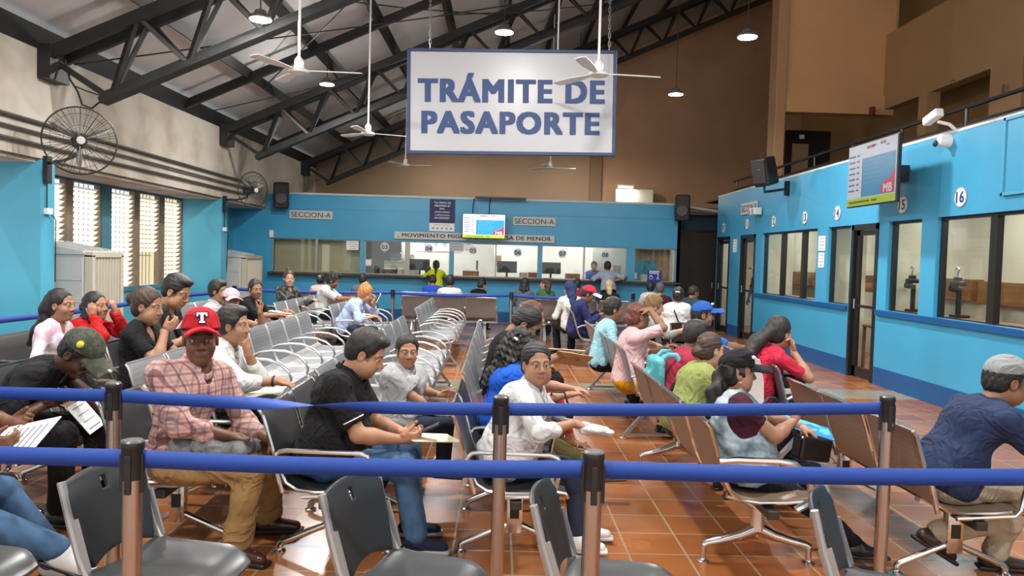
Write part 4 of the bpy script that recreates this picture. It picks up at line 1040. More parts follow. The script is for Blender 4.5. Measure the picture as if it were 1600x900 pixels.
BELT = mat('blue_belt_webbing', (.008, .055, .32), .6, bump=.1, bscale=200)
POSTM = mat('brushed_steel_post', (.50, .46, .42), .26, 1.0)
def stanchion(x, y, lab, belts=(), h=.95, low=0):
    root = empty('barrier_post', (x, y, 0), 0, lab, 'barrier post', 'belt barrier posts')
    MB().lathe((0, 0, 0), [(0, 0), (.16, 0), (.165, .012), (.15, .03), (.05, .045), (.04, .06), (0, .06)], 36).build('base', POSTM, root)
    MB().lathe((0, 0, .04), [(0, 0), (.0315, 0), (.0315, h-.13), (0, h-.13)], 28).build('post', POSTM, root)
    MB().lathe((0, 0, h-.12), [(.030, 0), (.0345, .0), (.0345, .10), (.037, .104), (.037, .122), (.034, .128), (.028, .130), (0, .128)], 28).build('head', BLACK, root)
    MB().lathe((0, 0, h-.115), [(.0362, .12), (.030, .1265), (0, .126)], 28).build('top_cap', mat('brushed_cap', (.20, .19, .18), .35, .8), root)
    m = MB()
    for g in (0, PI/2, PI, 3*PI/2): m.box((.0335*math.cos(g), .0335*math.sin(g), h-.10), (.012 if abs(math.cos(g)) > .5 else .022, .022 if abs(math.cos(g)) > .5 else .012, .13), None, 0, .003)
    m.build('cassette', BLACK, root)
    for (tx, ty, tz, z0, sag, twist) in belts:
        a = Vector((0, 0, z0)); b = Vector((tx-x, ty-y, tz)); d = (b-a); n = 40; vs = []
        hd = Vector((d.x, d.y, 0)).normalized(); sd = Vector((-hd.y, hd.x, 0))
        for i in range(n+1):
            t = i/n; p = a + d*(.03+.94*t)/1.0 if False else a + d*t
            p = p + Vector((0, 0, -sag*4*t*(1-t)))
            g = PI*min(1, max(0, (t-.22)/.56)) if twist else 0
            g = g*g*(3*PI-2*g)/PI**2 if twist else 0
            w = Vector((0, 0, 1))*math.cos(g) + sd*math.sin(g)
            vs += [p - w*.030, p + w*.030]
        fs = [(2*i, 2*i+1, 2*i+3, 2*i+2) for i in range(n)]
        o = MB().add(vs, fs, 0, True).build('belt', BELT, root, fixn=False); sm = o.modifiers.new('t', 'SOLIDIFY'); sm.thickness = .0018; sm.offset = 0
    return root
HZ = .898
stanchion(-2.75, 2.62, 'near barrier post just outside the left edge', [(-1.20, 2.55, HZ, HZ, .006, 0)])
stanchion(-1.20, 2.55, 'near left barrier post in front of the grey chair', [(.336, 2.55, HZ, HZ, .012, 0)])
stanchion(.336, 2.55, 'near middle barrier post in front of the woman in white', [(1.95, 2.62, HZ-.01, HZ, .010, 0)])
stanchion(1.95, 2.62, 'near barrier post just outside the right edge')
stanchion(-3.5, 3.75, 'second line barrier post outside the left edge', [(-1.80, 3.63, HZ, HZ, .010, 0)])
stanchion(-1.80, 3.63, 'second line barrier post left of the man with the red cap', [(.027, 3.53, HZ, HZ, .015, 1)])
stanchion(.027, 3.53, 'second line barrier post at the woman in white', [(1.97, 3.80, HZ, HZ, .006, 0)])
stanchion(1.97, 3.80, 'second line barrier post at the right in front of the brown row')
# far barrier lines
stanchion(-1.93, 14.1, 'far barrier post beside the orange haired woman', [(.25, 14.35, HZ, HZ, .03, 0)])
stanchion(.25, 14.35, 'far barrier post in the middle of the hall', [(1.86, 14.3, HZ, HZ, .03, 0)])
stanchion(1.86, 14.3, 'far barrier post in front of the blonde woman', [])
stanchion(2.70, 15.3, 'far barrier post right of the standing man', [])
stanchion(-4.75, 13.9, 'far barrier post near the second cooler', [(-1.93, 14.1, HZ, HZ, .03, 0)])
stanchion(-4.75, 6.1, 'barrier post hidden behind the women at the windows', [(-4.85, 11.6, HZ+.0, HZ, .05, 0)])
stanchion(-4.70, 2.6, 'barrier post at the far left outside the view', [(-4.75, 6.1, HZ, HZ, .04, 0)])
stanchion(-4.85, 11.6, 'barrier post by the first cooler', [(-4.75, 13.9, HZ, HZ, .03, 0)])
# ================================================================== people: smooth implicit bodies
def V3(*a): return np.array(a, float)
def nrm(v):
    v = np.asarray(v, float); n = np.linalg.norm(v); return v/n if n > 1e-9 else v
class Prim:
    def __init__(s, lo, hi, fn, k, op): s.lo, s.hi, s.fn, s.k, s.op = np.asarray(lo, float), np.asarray(hi, float), fn, k, op
class Shape:
    """list of smooth-blended primitives; ops: u union, s subtract, i intersect"""
    def __init__(s): s.p = []
    def cap(s, a, b, ra, rb=None, k=.02, op='u', flat=1., fdir=None):
        a = np.asarray(a, float); b = np.asarray(b, float); rb = ra if rb is None else rb
        r = max(ra, rb); ab = b-a; L2 = max(ab@ab, 1e-9)
        def fn(P):
            pa = P-a
            t = np.clip((pa@ab)/L2, 0, 1); q = pa - t[:, None]*ab
            if fdir is not None:
                c = q@fdir; q = q + np.outer(c*(1/flat-1), fdir)
            return np.sqrt((q*q).sum(1)) - (ra+(rb-ra)*t)
        s.p.append(Prim(np.minimum(a, b)-r, np.maximum(a, b)+r, fn, k, op)); return s
    def ell(s, c, r, M=None, k=.02, op='u'):
        c = np.asarray(c, float); r = np.asarray(r, float); M = np.eye(3) if M is None else np.asarray(M, float)
        ext = np.sqrt(((M*r)**2).sum(1))
        def fn(P):
            q = (P-c)@M
            k0 = np.sqrt(((q/r)**2).sum(1)); k1 = np.sqrt(((q/(r*r))**2).sum(1))
            return k0*(k0-1)/np.maximum(k1, 1e-6)
        s.p.append(Prim(c-ext, c+ext, fn, k, op)); return s
    def box(s, c, h, M=None, rd=.01, k=.01, op='u', bend=0.):
        c = np.asarray(c, float); h = np.asarray(h, float); M = np.eye(3) if M is None else np.asarray(M, float)
        ext = np.abs(M)@h + (abs(bend)*h[1]**2)
        def fn(P):
            q = (P-c)@M
            if bend: q = q + np.stack([0*q[:, 0], 0*q[:, 0], bend*q[:, 1]**2], 1)
            d = np.abs(q)-(h-rd)
            return np.sqrt((np.maximum(d, 0)**2).sum(1)) + np.minimum(d.max(1), 0) - rd
        s.p.append(Prim(c-ext, c+ext, fn, k, op)); return s
    def plane(s, p, n, k=.004):
        """keep the side the normal points away from"""
        p = np.asarray(p, float); n = nrm(n)
        s.p.append(Prim(None if False else V3(-9, -9, -9), V3(9, 9, 9), lambda P: (P-p)@n, k, 'i')); return s
    def noise(s, fn):
        s.p.append(Prim(V3(-9, -9, -9), V3(9, 9, 9), fn, 0, 'n')); return s
    def mesh(s, res, pad=None):
        u = [p for p in s.p if p.op == 'u']
        lo = np.min([p.lo for p in u], 0) - .02 - res*2; hi = np.max([p.hi for p in u], 0) + .02 + res*2
        n = np.ceil((hi-lo)/res).astype(int)+1
        F = np.full(n, .2)
        ax = [lo[i]+res*np.arange(n[i]) for i in range(3)]
        for p in s.p:
            m = p.k + res*2.5
            if p.op == 'n' or p.op == 'i':
                i0 = [0, 0, 0]; i1 = list(n)
            else:
                i0 = [max(0, int((p.lo[i]-m-lo[i])/res)) for i in range(3)]
                i1 = [min(n[i], int(math.ceil((p.hi[i]+m-lo[i])/res))+1) for i in range(3)]
            if any(i1[i] <= i0[i] for i in range(3)): continue
            sub = F[i0[0]:i1[0], i0[1]:i1[1], i0[2]:i1[2]]
            if p.op in 'ni':
                msk = sub < (.05 if p.op == 'n' else .19)
                idx = np.argwhere(msk)
                if len(idx) == 0: continue
                P = lo + (idx + np.array(i0))*res
                d = p.fn(P)
                if p.op == 'n': sub[msk] = sub[msk] + d
                else: sub[msk] = np.maximum(sub[msk], d)
                continue
            G = np.stack(np.meshgrid(*[ax[i][i0[i]:i1[i]] for i in range(3)], indexing='ij'), -1).reshape(-1, 3)
            d = p.fn(G).reshape(sub.shape)
            k = max(p.k, 1e-5)
            if p.op == 'u':
                h = np.maximum(k-np.abs(sub-d), 0)/k
                sub[...] = np.minimum(sub, d) - h*h*k*.25
            else:
                d = -d; h = np.maximum(k-np.abs(sub-d), 0)/k
                sub[...] = np.maximum(sub, d) + h*h*k*.25
        g = openvdb.FloatGrid(.2)
        g.copyFromArray(np.ascontiguousarray(F, dtype=np.float32))
        pts, quads = g.convertToQuads(isovalue=0.) if hasattr(g, 'convertToQuads') else g.convertToPolygons(isovalue=0.)[::2]
        pts = np.asarray(pts)*res + lo
        return pts, np.asarray(quads)

def mesh_obj(name, pieces, mats, parent, cols=None):
    """pieces: list of (pts, quads, material index)"""
    vs = []; fs = []; mi = []; o = 0
    for p, q, m in pieces:
        if len(q) == 0: continue
        vs.append(p); fs.append(np.asarray(q)+o); mi += [m]*len(q); o += len(p)
    V_ = np.concatenate(vs); tri = [f for f in fs]
    me = bpy.data.meshes.new(name)
    loops = np.concatenate([f.ravel() for f in tri]); cnt = np.concatenate([np.full(len(f), f.shape[1]) for f in tri])
    me.vertices.add(len(V_)); me.vertices.foreach_set('co', V_.ravel())
    me.loops.add(len(loops)); me.loops.foreach_set('vertex_index', loops.astype(np.int32))
    me.polygons.add(len(cnt)); st = np.concatenate([[0], np.cumsum(cnt)[:-1]])
    me.polygons.foreach_set('loop_start', st.astype(np.int32)); me.polygons.foreach_set('loop_total', cnt.astype(np.int32))
    for m in (mats if isinstance(mats, (list, tuple)) else [mats]): me.materials.append(m)
    me.polygons.foreach_set('material_index', np.array(mi, np.int32)); me.polygons.foreach_set('use_smooth', np.ones(len(cnt), bool))
    me.update(calc_edges=True); me.validate()
    if FLIP: me.flip_normals()
    if cols is not None:
        at = me.color_attributes.new('Col', 'FLOAT_COLOR', 'POINT')
        at.data.foreach_set('color', np.concatenate([cols, np.ones((len(cols), 1))], 1).ravel())
    ob = bpy.data.objects.new(name, me); COL.objects.link(ob); ob.parent = parent
    return ob
FLIP = False
def _flip_test():
    global FLIP
    p, q = Shape().ell((0, 0, 0), (.1, .1, .1)).mesh(.02)
    a, b, c = p[q[0][0]], p[q[0][1]], p[q[0][2]]
    FLIP = bool(np.cross(b-a, c-b)@((a+b+c)/3) < 0)
_flip_test()

def skin_mat():
    m, N, L, b = new_mat('skin')
    at = N.new('ShaderNodeAttribute'); at.attribute_name = 'Col'
    L.new(at.outputs['Color'], b.inputs['Base Color']); b.inputs['Roughness'].default_value = .5
    tc = N.new('ShaderNodeTexCoord'); n = N.new('ShaderNodeTexNoise'); n.inputs['Scale'].default_value = 220
    L.new(tc.outputs['Object'], n.inputs['Vector']); bp = N.new('ShaderNodeBump'); bp.inputs['Strength'].default_value = .06; bp.inputs['Distance'].default_value = .004
    L.new(n.outputs['Fac'], bp.inputs['Height']); L.new(bp.outputs[0], b.inputs['Normal'])
    return m
SKIN = skin_mat()
def hair_mat(name, c):
    if name in MATS: return MATS[name]
    m, N, L, b = new_mat(name)
    tc = N.new('ShaderNodeTexCoord'); mp = N.new('ShaderNodeMapping'); mp.inputs['Scale'].default_value = (120, 120, 26)
    L.new(tc.outputs['Object'], mp.inputs[0]); n = N.new('ShaderNodeTexNoise'); n.inputs['Scale'].default_value = 1.6; n.inputs['Detail'].default_value = 3
    L.new(mp.outputs[0], n.inputs['Vector'])
    cr = ramp(N, [(.3, tuple(x*.55 for x in c)), (.7, tuple(min(1, x*1.45) for x in c))]); L.new(n.outputs['Fac'], cr.inputs['Fac'])
    L.new(cr.outputs[0], b.inputs['Base Color']); b.inputs['Roughness'].default_value = .55
    bp = N.new('ShaderNodeBump'); bp.inputs['Strength'].default_value = .45; bp.inputs['Distance'].default_value = .005
    L.new(n.outputs['Fac'], bp.inputs['Height']); L.new(bp.outputs[0], b.inputs['Normal'])
    MATS[name] = m; return m
HBLACK = hair_mat('black_hair', (.012, .010, .009)); HBROWN = hair_mat('dark_brown_hair', (.045, .024, .014))
HRED = hair_mat('reddish_brown_hair', (.11, .035, .018)); HORANGE = hair_mat('orange_dyed_hair', (.42, .17, .045))
HBLOND = hair_mat('blond_hair', (.45, .34, .19)); HGREY = hair_mat('greying_hair', (.07, .065, .06)); HGOLD = hair_mat('golden_brown_hair', (.22, .12, .05))
def creases(m):
    N, L = m.node_tree.nodes, m.node_tree.links; b = N['Principled BSDF']
    tc = N.new('ShaderNodeTexCoord'); n = N.new('ShaderNodeTexNoise'); n.inputs['Scale'].default_value = 6.5; n.inputs['Detail'].default_value = 2.5; n.inputs['Distortion'].default_value = 1.2
    L.new(tc.outputs['Object'], n.inputs['Vector'])
    a = N.new('ShaderNodeMath'); a.operation = 'SUBTRACT'; a.inputs[1].default_value = .5; L.new(n.outputs['Fac'], a.inputs[0])
    c = N.new('ShaderNodeMath'); c.operation = 'MULTIPLY'; L.new(a.outputs[0], c.inputs[0]); L.new(a.outputs[0], c.inputs[1])
    e = N.new('ShaderNodeMath'); e.operation = 'MULTIPLY_ADD'; e.inputs[1].default_value = 160; e.inputs[2].default_value = 1; L.new(c.outputs[0], e.inputs[0])
    d = N.new('ShaderNodeMath'); d.operation = 'DIVIDE'; d.inputs[0].default_value = 1; L.new(e.outputs[0], d.inputs[1])
    bp = N.new('ShaderNodeBump'); bp.inputs['Strength'].default_value = .5; bp.inputs['Distance'].default_value = .022
    L.new(d.outputs[0], bp.inputs['Height']); L.new(bp.outputs[0], b.inputs['Normal'])
    return m
def cloth(name, c, rough=.85, noise=.06):
    if name in MATS: return MATS[name]
    return creases(mat(name, c, rough, noise=noise, nscale=14, spec=.25))

def rotv(v, axis, a):
    axis = nrm(axis); v = np.asarray(v, float)
    return v*math.cos(a) + np.cross(axis, v)*math.sin(a) + axis*(axis@v)*(1-math.cos(a))
def ik(a, t, l1, l2, pole):
    a = np.asarray(a, float); t = np.asarray(t, float); d = t-a; L = np.linalg.norm(d)
    L = min(max(L, abs(l1-l2)+.02), (l1+l2)*.995); u = nrm(d); t = a+u*L
    x = (l1*l1-l2*l2+L*L)/(2*L); h = math.sqrt(max(l1*l1-x*x, 0))
    p = np.asarray(pole, float); p = p - u*(p@u); p = nrm(p)
    return a+u*x+p*h, t
def folds(seed, amp, f=17.):
    r = np.random.RandomState(seed); A = r.normal(size=(5, 3))*f; ph = r.uniform(0, 6, 5)
    def fn(P):
        w = np.sin(P@A[3]*.5+ph[3])*.8; s_ = np.zeros(len(P))
        for i in range(3): s_ += np.sin(P@A[i]+ph[i]+w*1.7)
        return -1.3*amp*(np.abs(s_/3)**.8*1.9-.6)
    return fn
def curls(seed, amp, f=70.):
    r = np.random.RandomState(seed); A = r.normal(size=(4, 3))*f; ph = r.uniform(0, 6, 4)
    def fn(P): return amp*(np.sin(P@A[0]+ph[0])*np.sin(P@A[1]+ph[1]) + .6*np.sin(P@A[2]+ph[2])*np.sin(P@A[3]+ph[3]))
    return fn

def hand(sh, w, f, n, side, s=1., curl=.35, thumb=.5, spread=.06):
    """palm, four fingers, thumb. w wrist, f finger direction, n palm normal (the way the palm faces), side +1 thumb on f x n"""
    f = nrm(f); n = nrm(n - f*(n@f)); a = np.cross(f, n)*side
    M = np.stack([f, a, n], 1)
    pc = w + f*.048*s
    sh.ell(pc, (.050*s, .041*s, .017*s), M, .012)
    sh.cap(w - f*.02*s, w+f*.03*s, .027*s, .026*s, .015)
    base = [(.085, .029, .066), (.090, .010, .075), (.087, -.010, .070), (.078, -.028, .055)]
    for i, (bx, by, L) in enumerate(base):
        b0 = w + f*bx*s + a*by*s
        ax = np.cross(n, f)
        c1 = curl*(1.0+.08*i); d0 = f + a*spread*(1.5-i)
        d1 = nrm(d0*math.cos(c1*.9) + n*math.sin(c1*.9)); d2 = nrm(d0*math.cos(c1*1.9) + n*math.sin(c1*1.9)); d3 = nrm(d0*math.cos(c1*2.6)+n*math.sin(c1*2.6))
        p1 = b0 + d1*L*.48*s; p2 = p1 + d2*L*.32*s; p3 = p2 + d3*L*.22*s
        sh.cap(b0 - f*.02*s, b0, .0105*s, .0100*s, .010); sh.cap(b0, p1, .0098*s, .0088*s, .005); sh.cap(p1, p2, .0088*s, .0080*s, .004); sh.cap(p2, p3, .0080*s, .0070*s, .004)
    t0 = w + f*.028*s + a*.030*s
    td = nrm(f*.72 + a*(.70-.3*thumb) + n*(.25+.5*thumb)); t1 = t0 + td*.040*s; t2 = t1 + nrm(td*.8 + f*.4 + n*.25*thumb)*.032*s
    sh.cap(t0 - f*.012*s, t1, .0145*s, .0112*s, .010); sh.cap(t1, t2, .0110*s, .0086*s, .004)

TONE = {'light': (.46, .26, .17), 'tan': (.34, .172, .098), 'mid': (.25, .118, .064), 'brown': (.150, .066, .036), 'dark': (.080, .034, .020)}

def person(label, x, y, heading=0., seat=.40, s=1., girth=1., fem=False, lean=5., hunch=12., twist=0., side=0., head=(0, 0, 0), tone='tan',
           armR=None, armL=None, legR=None, legL=None, stand=0., hair=None, cap_=None, top=None, bottom=None, shoes=None, lod=1, seed=0,
           stubble=0., brows=1., glasses=False, group=None, extra=None, hz=None, age=0.):
    """local frame: +x forward, +y the person's left, +z up; the Empty stands on the floor below the hips"""
    root = empty('person', (x, y, 0), R(heading), label, 'person', group)
    s = s*.915
    near = lod == 0; rb = {0: .0085, 1: .012, 2: .015}[lod]; rh = {0: .0042, 1: .0055, 2: .007}[lod]; rf = {0: .0036, 1: .0055, 2: .007}[lod]; rc = {0: .0085, 1: .012, 2: .016}[lod]
    rnd = np.random.RandomState(seed+1)
    g = girth
    hipz = hz if hz else ((.93*s if stand else seat + .095*s))
    H = V3(0, 0, hipz)
    la = R(lean); lb = R(lean+hunch)
    lat = V3(0, 1, 0)
    d1 = nrm(V3(math.sin(la), math.sin(R(side)), math.cos(la))); d2 = nrm(V3(math.sin(lb), math.sin(R(side)), math.cos(lb)))
    Wp = H + d1*.16*s; C = H + d1*.27*s + d2*.09*s; Nk = C + d2*.155*s
    tw = R(twist)
    latc = rotv(lat, d2, tw); fwd = nrm(np.cross(latc, d2)); fwd1 = nrm(np.cross(lat, d1))
    if fwd[0] < 0 and abs(twist) < 80: fwd = -fwd
    if fwd1[0] < 0: fwd1 = -fwd1
    shw = (.158 if fem else .180)*s*(.85+.15*g)
    Sh = {+1: Nk - d2*.074*s + latc*shw, -1: Nk - d2*.074*s - latc*shw}
    # head
    yaw, pit, til = R(head[0]), R(head[1]), R(head[2])
    hx = V3(math.cos(yaw)*math.cos(pit), math.sin(yaw)*math.cos(pit), -math.sin(pit))
    hy = V3(-math.sin(yaw), math.cos(yaw), 0); hzv = np.cross(hx, hy)
    hy = rotv(hy, hx, til); hzv = rotv(hzv, hx, til)
    HM = np.stack([hx, hy, hzv], 1); hs = s*(1.08 if s > .76 else 1.22)
    neck_top = Nk + nrm(d2*.7 + hzv*.5 + hx*.14)*.048*s
    Hc = neck_top + hzv*.082*hs + hx*.022*hs
    def hp(a, b, c): return Hc + HM@(V3(a, b, c)*hs)
    sk = np.array(TONE[tone])*(1 + .06*rnd.normal())
    # ---------------- body surface
    hd = Shape()
    hd.ell(hp(-.014, 0, .036), V3(.094, .075, .088)*hs, HM, .02)
    jw = .060 if fem else .064
    hd.ell(hp(.018, 0, -.036), V3(.070, jw, .086)*hs, HM, .03)
    hd.ell(hp(.050, 0, -.092), V3(.030, .030 if not fem else .026, .024)*hs, HM, .03)
    for q in (-1, 1):
        hd.ell(hp(.052, q*.036, -.032), V3(.030, .026, .030)*hs, HM, .02)
        if g > 1.1: hd.ell(hp(.030, q*.045, -.065), V3(.038, .026, .035)*hs*g, HM, .03)
        hd.cap(hp(.078, q*.014, .026), hp(.066, q*.048, .024), .0095*hs, .008*hs, .014)
        hd.ell(hp(.088, q*.031, .004), V3(.017, .018, .013)*hs, HM, .012, 's')
        hd.ell(hp(-.004, q*.075, -.006), V3(.020, .009, .032)*hs, HM, .006)
        hd.ell(hp(-.002, q*.082, -.004), V3(.010, .006, .018)*hs, HM, .004, 's')
        hd.ell(hp(.0738, q*.031, .0118), V3(.0135, .017, .0060)*hs, HM, .003)       # upper lid
        hd.ell(hp(.0720, q*.031, -.0085), V3(.0125, .016, .0055)*hs, HM, .004)
    hd.cap(hp(.082, 0, .016), hp(.102, 0, -.026), .008*hs, .0125*hs, .012)
    for q in (-1, 1): hd.ell(hp(.090, q*.013, -.032), V3(.013, .009, .009)*hs, HM, .006)
    hd.cap(hp(.0815, -.017, -.060), hp(.0815, .017, -.060), .0070*hs, None, .008); hd.cap(hp(.080, -.014, -.069), hp(.080, .014, -.069), .0078*hs, None, .006)
    hd.cap(hp(.0935, -.02, -.0642), hp(.0935, .02, -.0642), .0042*hs, None, .004, 's')
    nr = (.048 if fem else .056)*s*(.7+.3*g)
    hd.cap(Nk - d2*.05*s, hp(-.022, 0, -.050), nr*1.12, nr, .03)
    hp_, hq = hd.mesh(rh*s**.3)
    pieces = [(hp_, hq, 0)]
    L = (hp_-Hc)@HM/hs
    col = np.tile(sk, (len(hp_), 1))
    def blend(mask, c, a=1.):
        w = np.clip(mask, 0, 1)[:, None]*a; col[:] = col*(1-w) + np.array(c)*w
    ay = np.abs(L[:, 1])
    fr = np.clip((L[:, 0]-.045)/.015, 0, 1)
    blend(fr*np.clip(1-np.abs(L[:, 2]+.030)/.02, 0, 1)*np.clip(1-np.abs(ay-.042)/.02, 0, 1), sk*np.array([1.12, .92, .88]), .5)
    lip = fr*np.clip(1.5-((L[:, 2]+.0645)/.011)**2*1.4, 0, 1)*np.clip((.026-ay)/.006, 0, 1)*(L[:, 0] > .074)
    blend(lip, (.26, .080, .068) if tone not in ('dark', 'brown') else (.095, .036, .030), .75 if fem else .5)
    bz = .026 + .004*np.sin((ay-.014)/.036*PI)
    blend(fr*np.clip(1.3-np.abs(L[:, 2]-bz)/.0048, 0, 1)*np.clip((.052-ay)/.006, 0, 1)*np.clip((ay-.011)/.005, 0, 1)*brows, (.025, .016, .012), .85)
    if stubble > 0:
        st_ = np.clip((-.048-L[:, 2])/.02, 0, 1)*np.clip((L[:, 0]+.01)/.03, 0, 1)*(1-lip)*np.clip((L[:, 2]+.125)/.02, 0, 1)
        mo = fr*np.clip(1.3-np.abs(L[:, 2]+.048)/.010, 0, 1)*np.clip((.030-ay)/.006, 0, 1)*(L[:, 0] > .076)
        blend(np.maximum(st_*.6, mo), (.030, .022, .018), stubble)
    if age > 0:
        blend(fr*np.clip(1.2-np.abs(L[:, 2]+.014)/.006, 0, 1)*np.clip(1.2-np.abs(ay-.033)/.016, 0, 1), sk*.6, age)
        blend(fr*np.clip(1.2-np.abs((ay-.030)-(-.035-L[:, 2])*.35)/.003, 0, 1)*(L[:, 2] > -.075)*(L[:, 2] < -.032), sk*.6, age)
    if hair and hair['style'] in ('fade', 'short', 'spiky'):
        hl = np.clip((.052 - L[:, 0])/.02, 0, 1)*np.clip((L[:, 2]+.035+np.clip(-L[:, 0], 0, .05)*.6)/.02, 0, 1)*(1-np.clip((L[:, 0]+.03)/.02, 0, 1)*np.clip((.014-L[:, 2])/.012, 0, 1)*(L[:, 0] < .02)*0)
        blend(hl*(ay < .073), (.02, .015, .012), .85)
    cols = [col]
    for q in (-1, 1):                                                            # eyeballs
        e = Shape().ell(hp(.0715, q*.031, .0020), V3(.0130, .0150, .0105)*hs, HM, .001)
        ep, eq = e.mesh(.0028*hs); pieces.append((ep, eq, 0))
        le = (ep - Hc)@HM/hs
        dd = np.sqrt((le[:, 1]-q*.031)**2 + (le[:, 2]-.0015)**2)
        c = np.where((dd < .0062)[:, None], np.array([.018, .010, .007]), np.array([.42, .39, .36])); cols.append(np.where((le[:, 0] < .070)[:, None], sk, c))
    # arms
    top = top or {}
    sl = top.get('sleeve', .45); ag = top.get('arm', 1.)*(.80+.2*g)*(.90 if fem else 1.)
    arms = {}
    for q, ar in ((-1, armR), (1, armL)):
        ar = dict(ar or {})
        tgt = np.array(ar.get('to', (.30, q*.13, seat+.20)), float)
        sho = Sh[q]
        el, wr = ik(sho, tgt, .285*s, .245*s, ar.get('pole', V3(-.5, q*.75, -.75)))
        f = ar.get('f'); f = nrm(wr-el) if f is None else nrm(V3(*f))
        n_ = V3(*ar.get('n', (0, 0, -1)))
        arms[q] = (sho, el, wr, f, n_, ar)
    body = Shape(); hnd = []
    for q in (-1, 1):
        sho, el, wr, f, n_, ar = arms[q]
        body.cap(sho, el, .050*s*ag, .041*s*ag, .02); body.cap(el, el+(wr-el)*.35, .041*s*ag, .042*s*ag, .02); body.cap(el+(wr-el)*.3, wr, .042*s*ag, .027*s, .02)
        if ar.get('hide'): continue
        hsd = Shape(); hand(hsd, wr, f, n_, -q if not ar.get('swap') else q, s*(.93 if fem else 1.02), ar.get('curl', .4), ar.get('thumb', .5), ar.get('spread', .05))
        hnd.append(hsd)
    body.cap(Sh[-1], Sh[1], .052*s, .052*s, .03); body.ell(C - d2*.0*s, V3(.095*g, .135, .15)*s, np.stack([fwd, latc, d2], 1), .03); body.cap(Nk-d2*.03*s, Nk+d2*.02*s, nr*1.15, nr, .03)
    body.ell(Wp, V3(.085, .12, .14)*s, None, .04)
    # legs
    bt = bottom or {}
    kind = bt.get('kind', 'long')
    legs = {}
    for q, lg in ((-1, legR), (1, legL)):
        lg = dict(lg or {})
        hj = H + V3(.02*s, q*.088*s, -.01)
        if stand: tgt = np.array(lg.get('to', (.02, q*.10, .085*s)), float); pole = lg.get('pole', (1, 0, .0))
        else: tgt = np.array(lg.get('to', (.40*s, q*.12*s, .085*s)), float); pole = lg.get('pole', (.6, q*.12, .8))
        kn, an = ik(hj, tgt, .43*s, .42*s, pole)
        ff = lg.get('f', (1, q*.15, 0)); legs[q] = (hj, kn, an, nrm(V3(*ff)))
    gl = (.80+.2*g)
    bare = kind in ('skirt', 'short')
    if bare:
        for q in (-1, 1):
            hj, kn, an, ff = legs[q]
            body.cap(hj, kn, .080*s*gl, .056*s*gl, .02); body.cap(kn, kn+(an-kn)*.35, .054*s*gl, .056*s*gl, .02); body.cap(kn+(an-kn)*.3, an, .056*s*gl, .034*s, .02)
    sandal = shoes and shoes.get('bare')
    for q in (-1, 1):
        hj, kn, an, ff = legs[q]
        body.cap(kn+(an-kn)*.7, an, .042*s, .034*s, .01)
        if sandal:
            upf = nrm(V3(0, 0, 1)-ff*ff[2]); sdv = np.cross(upf, ff)
            body.cap(an - ff*.03*s - upf*.035*s, an+ff*.13*s-upf*.052*s, .034*s, .022*s, .03)
            for j in range(5): body.cap(an+ff*.12*s-upf*.055*s+sdv*(j-2)*.016*s, an+ff*(.185-.012*abs(j-1.5))*s-upf*.06*s+sdv*(j-2)*.018*s, .011*s, .009*s, .006)
    bp_, bq = body.mesh(rb); pieces.append((bp_, bq, 0)); cols.append(np.tile(sk, (len(bp_), 1)))
    for hsd in hnd:
        a_, b_ = hsd.mesh(rf); pieces.append((a_, b_, 0)); cols.append(np.tile(sk*np.array([1.03, .97, .95]), (len(a_), 1)))
    mesh_obj('body', pieces, SKIN, root, np.concatenate(cols))
    # ---------------- clothing
    FM = np.stack([fwd, latc, d2], 1); F1 = np.stack([fwd1, lat, d1], 1)
    T = Shape(); fat = top.get('loose', 0.)
    ex = .012*s + fat
    T.ell(H + d1*.03*s, V3(.125*g+ex, .162*g**.7+ex, .13), F1, .05)
    T.ell(Wp + fwd1*(.02*(g-1))*s*3, V3(.108*g+ex, .145*g**.8+ex, .15), F1, .06)
    if g > 1.12: T.ell(H + d1*.10*s + fwd1*.06*g*s, V3(.11*g, .14*g, .12*g)*s, F1, .06)
    T.ell(C, V3(.108*(.6+.4*g)+ex, (.138 if fem else .155)*(.6+.4*g)+ex, .165*s), FM, .06)
    if fem:
        bu = top.get('bust', 1.)
        for q in (-1, 1): T.ell(C + fwd*.075*s + latc*q*.065*s - d2*.005*s, V3(.062, .062, .066)*s*bu, FM, .04)
    T.cap(Sh[-1]*.96+Sh[1]*.04, Sh[1]*.96+Sh[-1]*.04, .058*s+fat*.5, None, .06)
    for q in (-1, 1): T.cap(Nk - d2*.012*s + latc*q*.03*s, Sh[q]*.7+Nk*.3+d2*.01*s, .046*s, .044*s, .05)
    sl_s = Shape
    for q in (-1, 1):
        sho, el, wr, f, n_, ar = arms[q]
        r0 = .056*s*ag+fat*.6
        T.cap(sho, sho+(el-sho)*min(1, max(.15, sl*2)), r0, r0*(.93 if sl >= .5 else .98), .045)
        if sl > .5: T.cap(el, el+(wr-el)*(sl-.5)*2, r0*.92, max(.036*s, r0*(.92-.25*(sl-.5)*2)), .025)
    if top.get('hem', 1): T.plane(H - d1*top.get('drop', .05)*s, -d1)
    if sl < .5:                                                             # clean sleeve ends
        for q in (-1, 1):
            sho, el, wr, f, n_, ar = arms[q]; e = sho+(el-sho)*sl*2; dd = nrm(el-sho); rr = .1*s
            T.ell(e + dd*rr*.98, V3(rr, rr, rr), None, .004, 's') if sl > .1 else None
    nd = top.get('neck', .03)
    T.cap(Nk + fwd*.01, Nk + d2*.12, nr*1.12+.004, nr*1.5, .008, 's')
    if nd > 0: T.ell(Nk + fwd*.075*s - d2*(nd-.02)*s*.8, V3(.05, .045 if nd < .08 else .05, .035+nd*.6)*s, FM, .008, 's')
    if near or lod == 1: T.noise(folds(seed*7+3, top.get('fold', .0055), 15.))
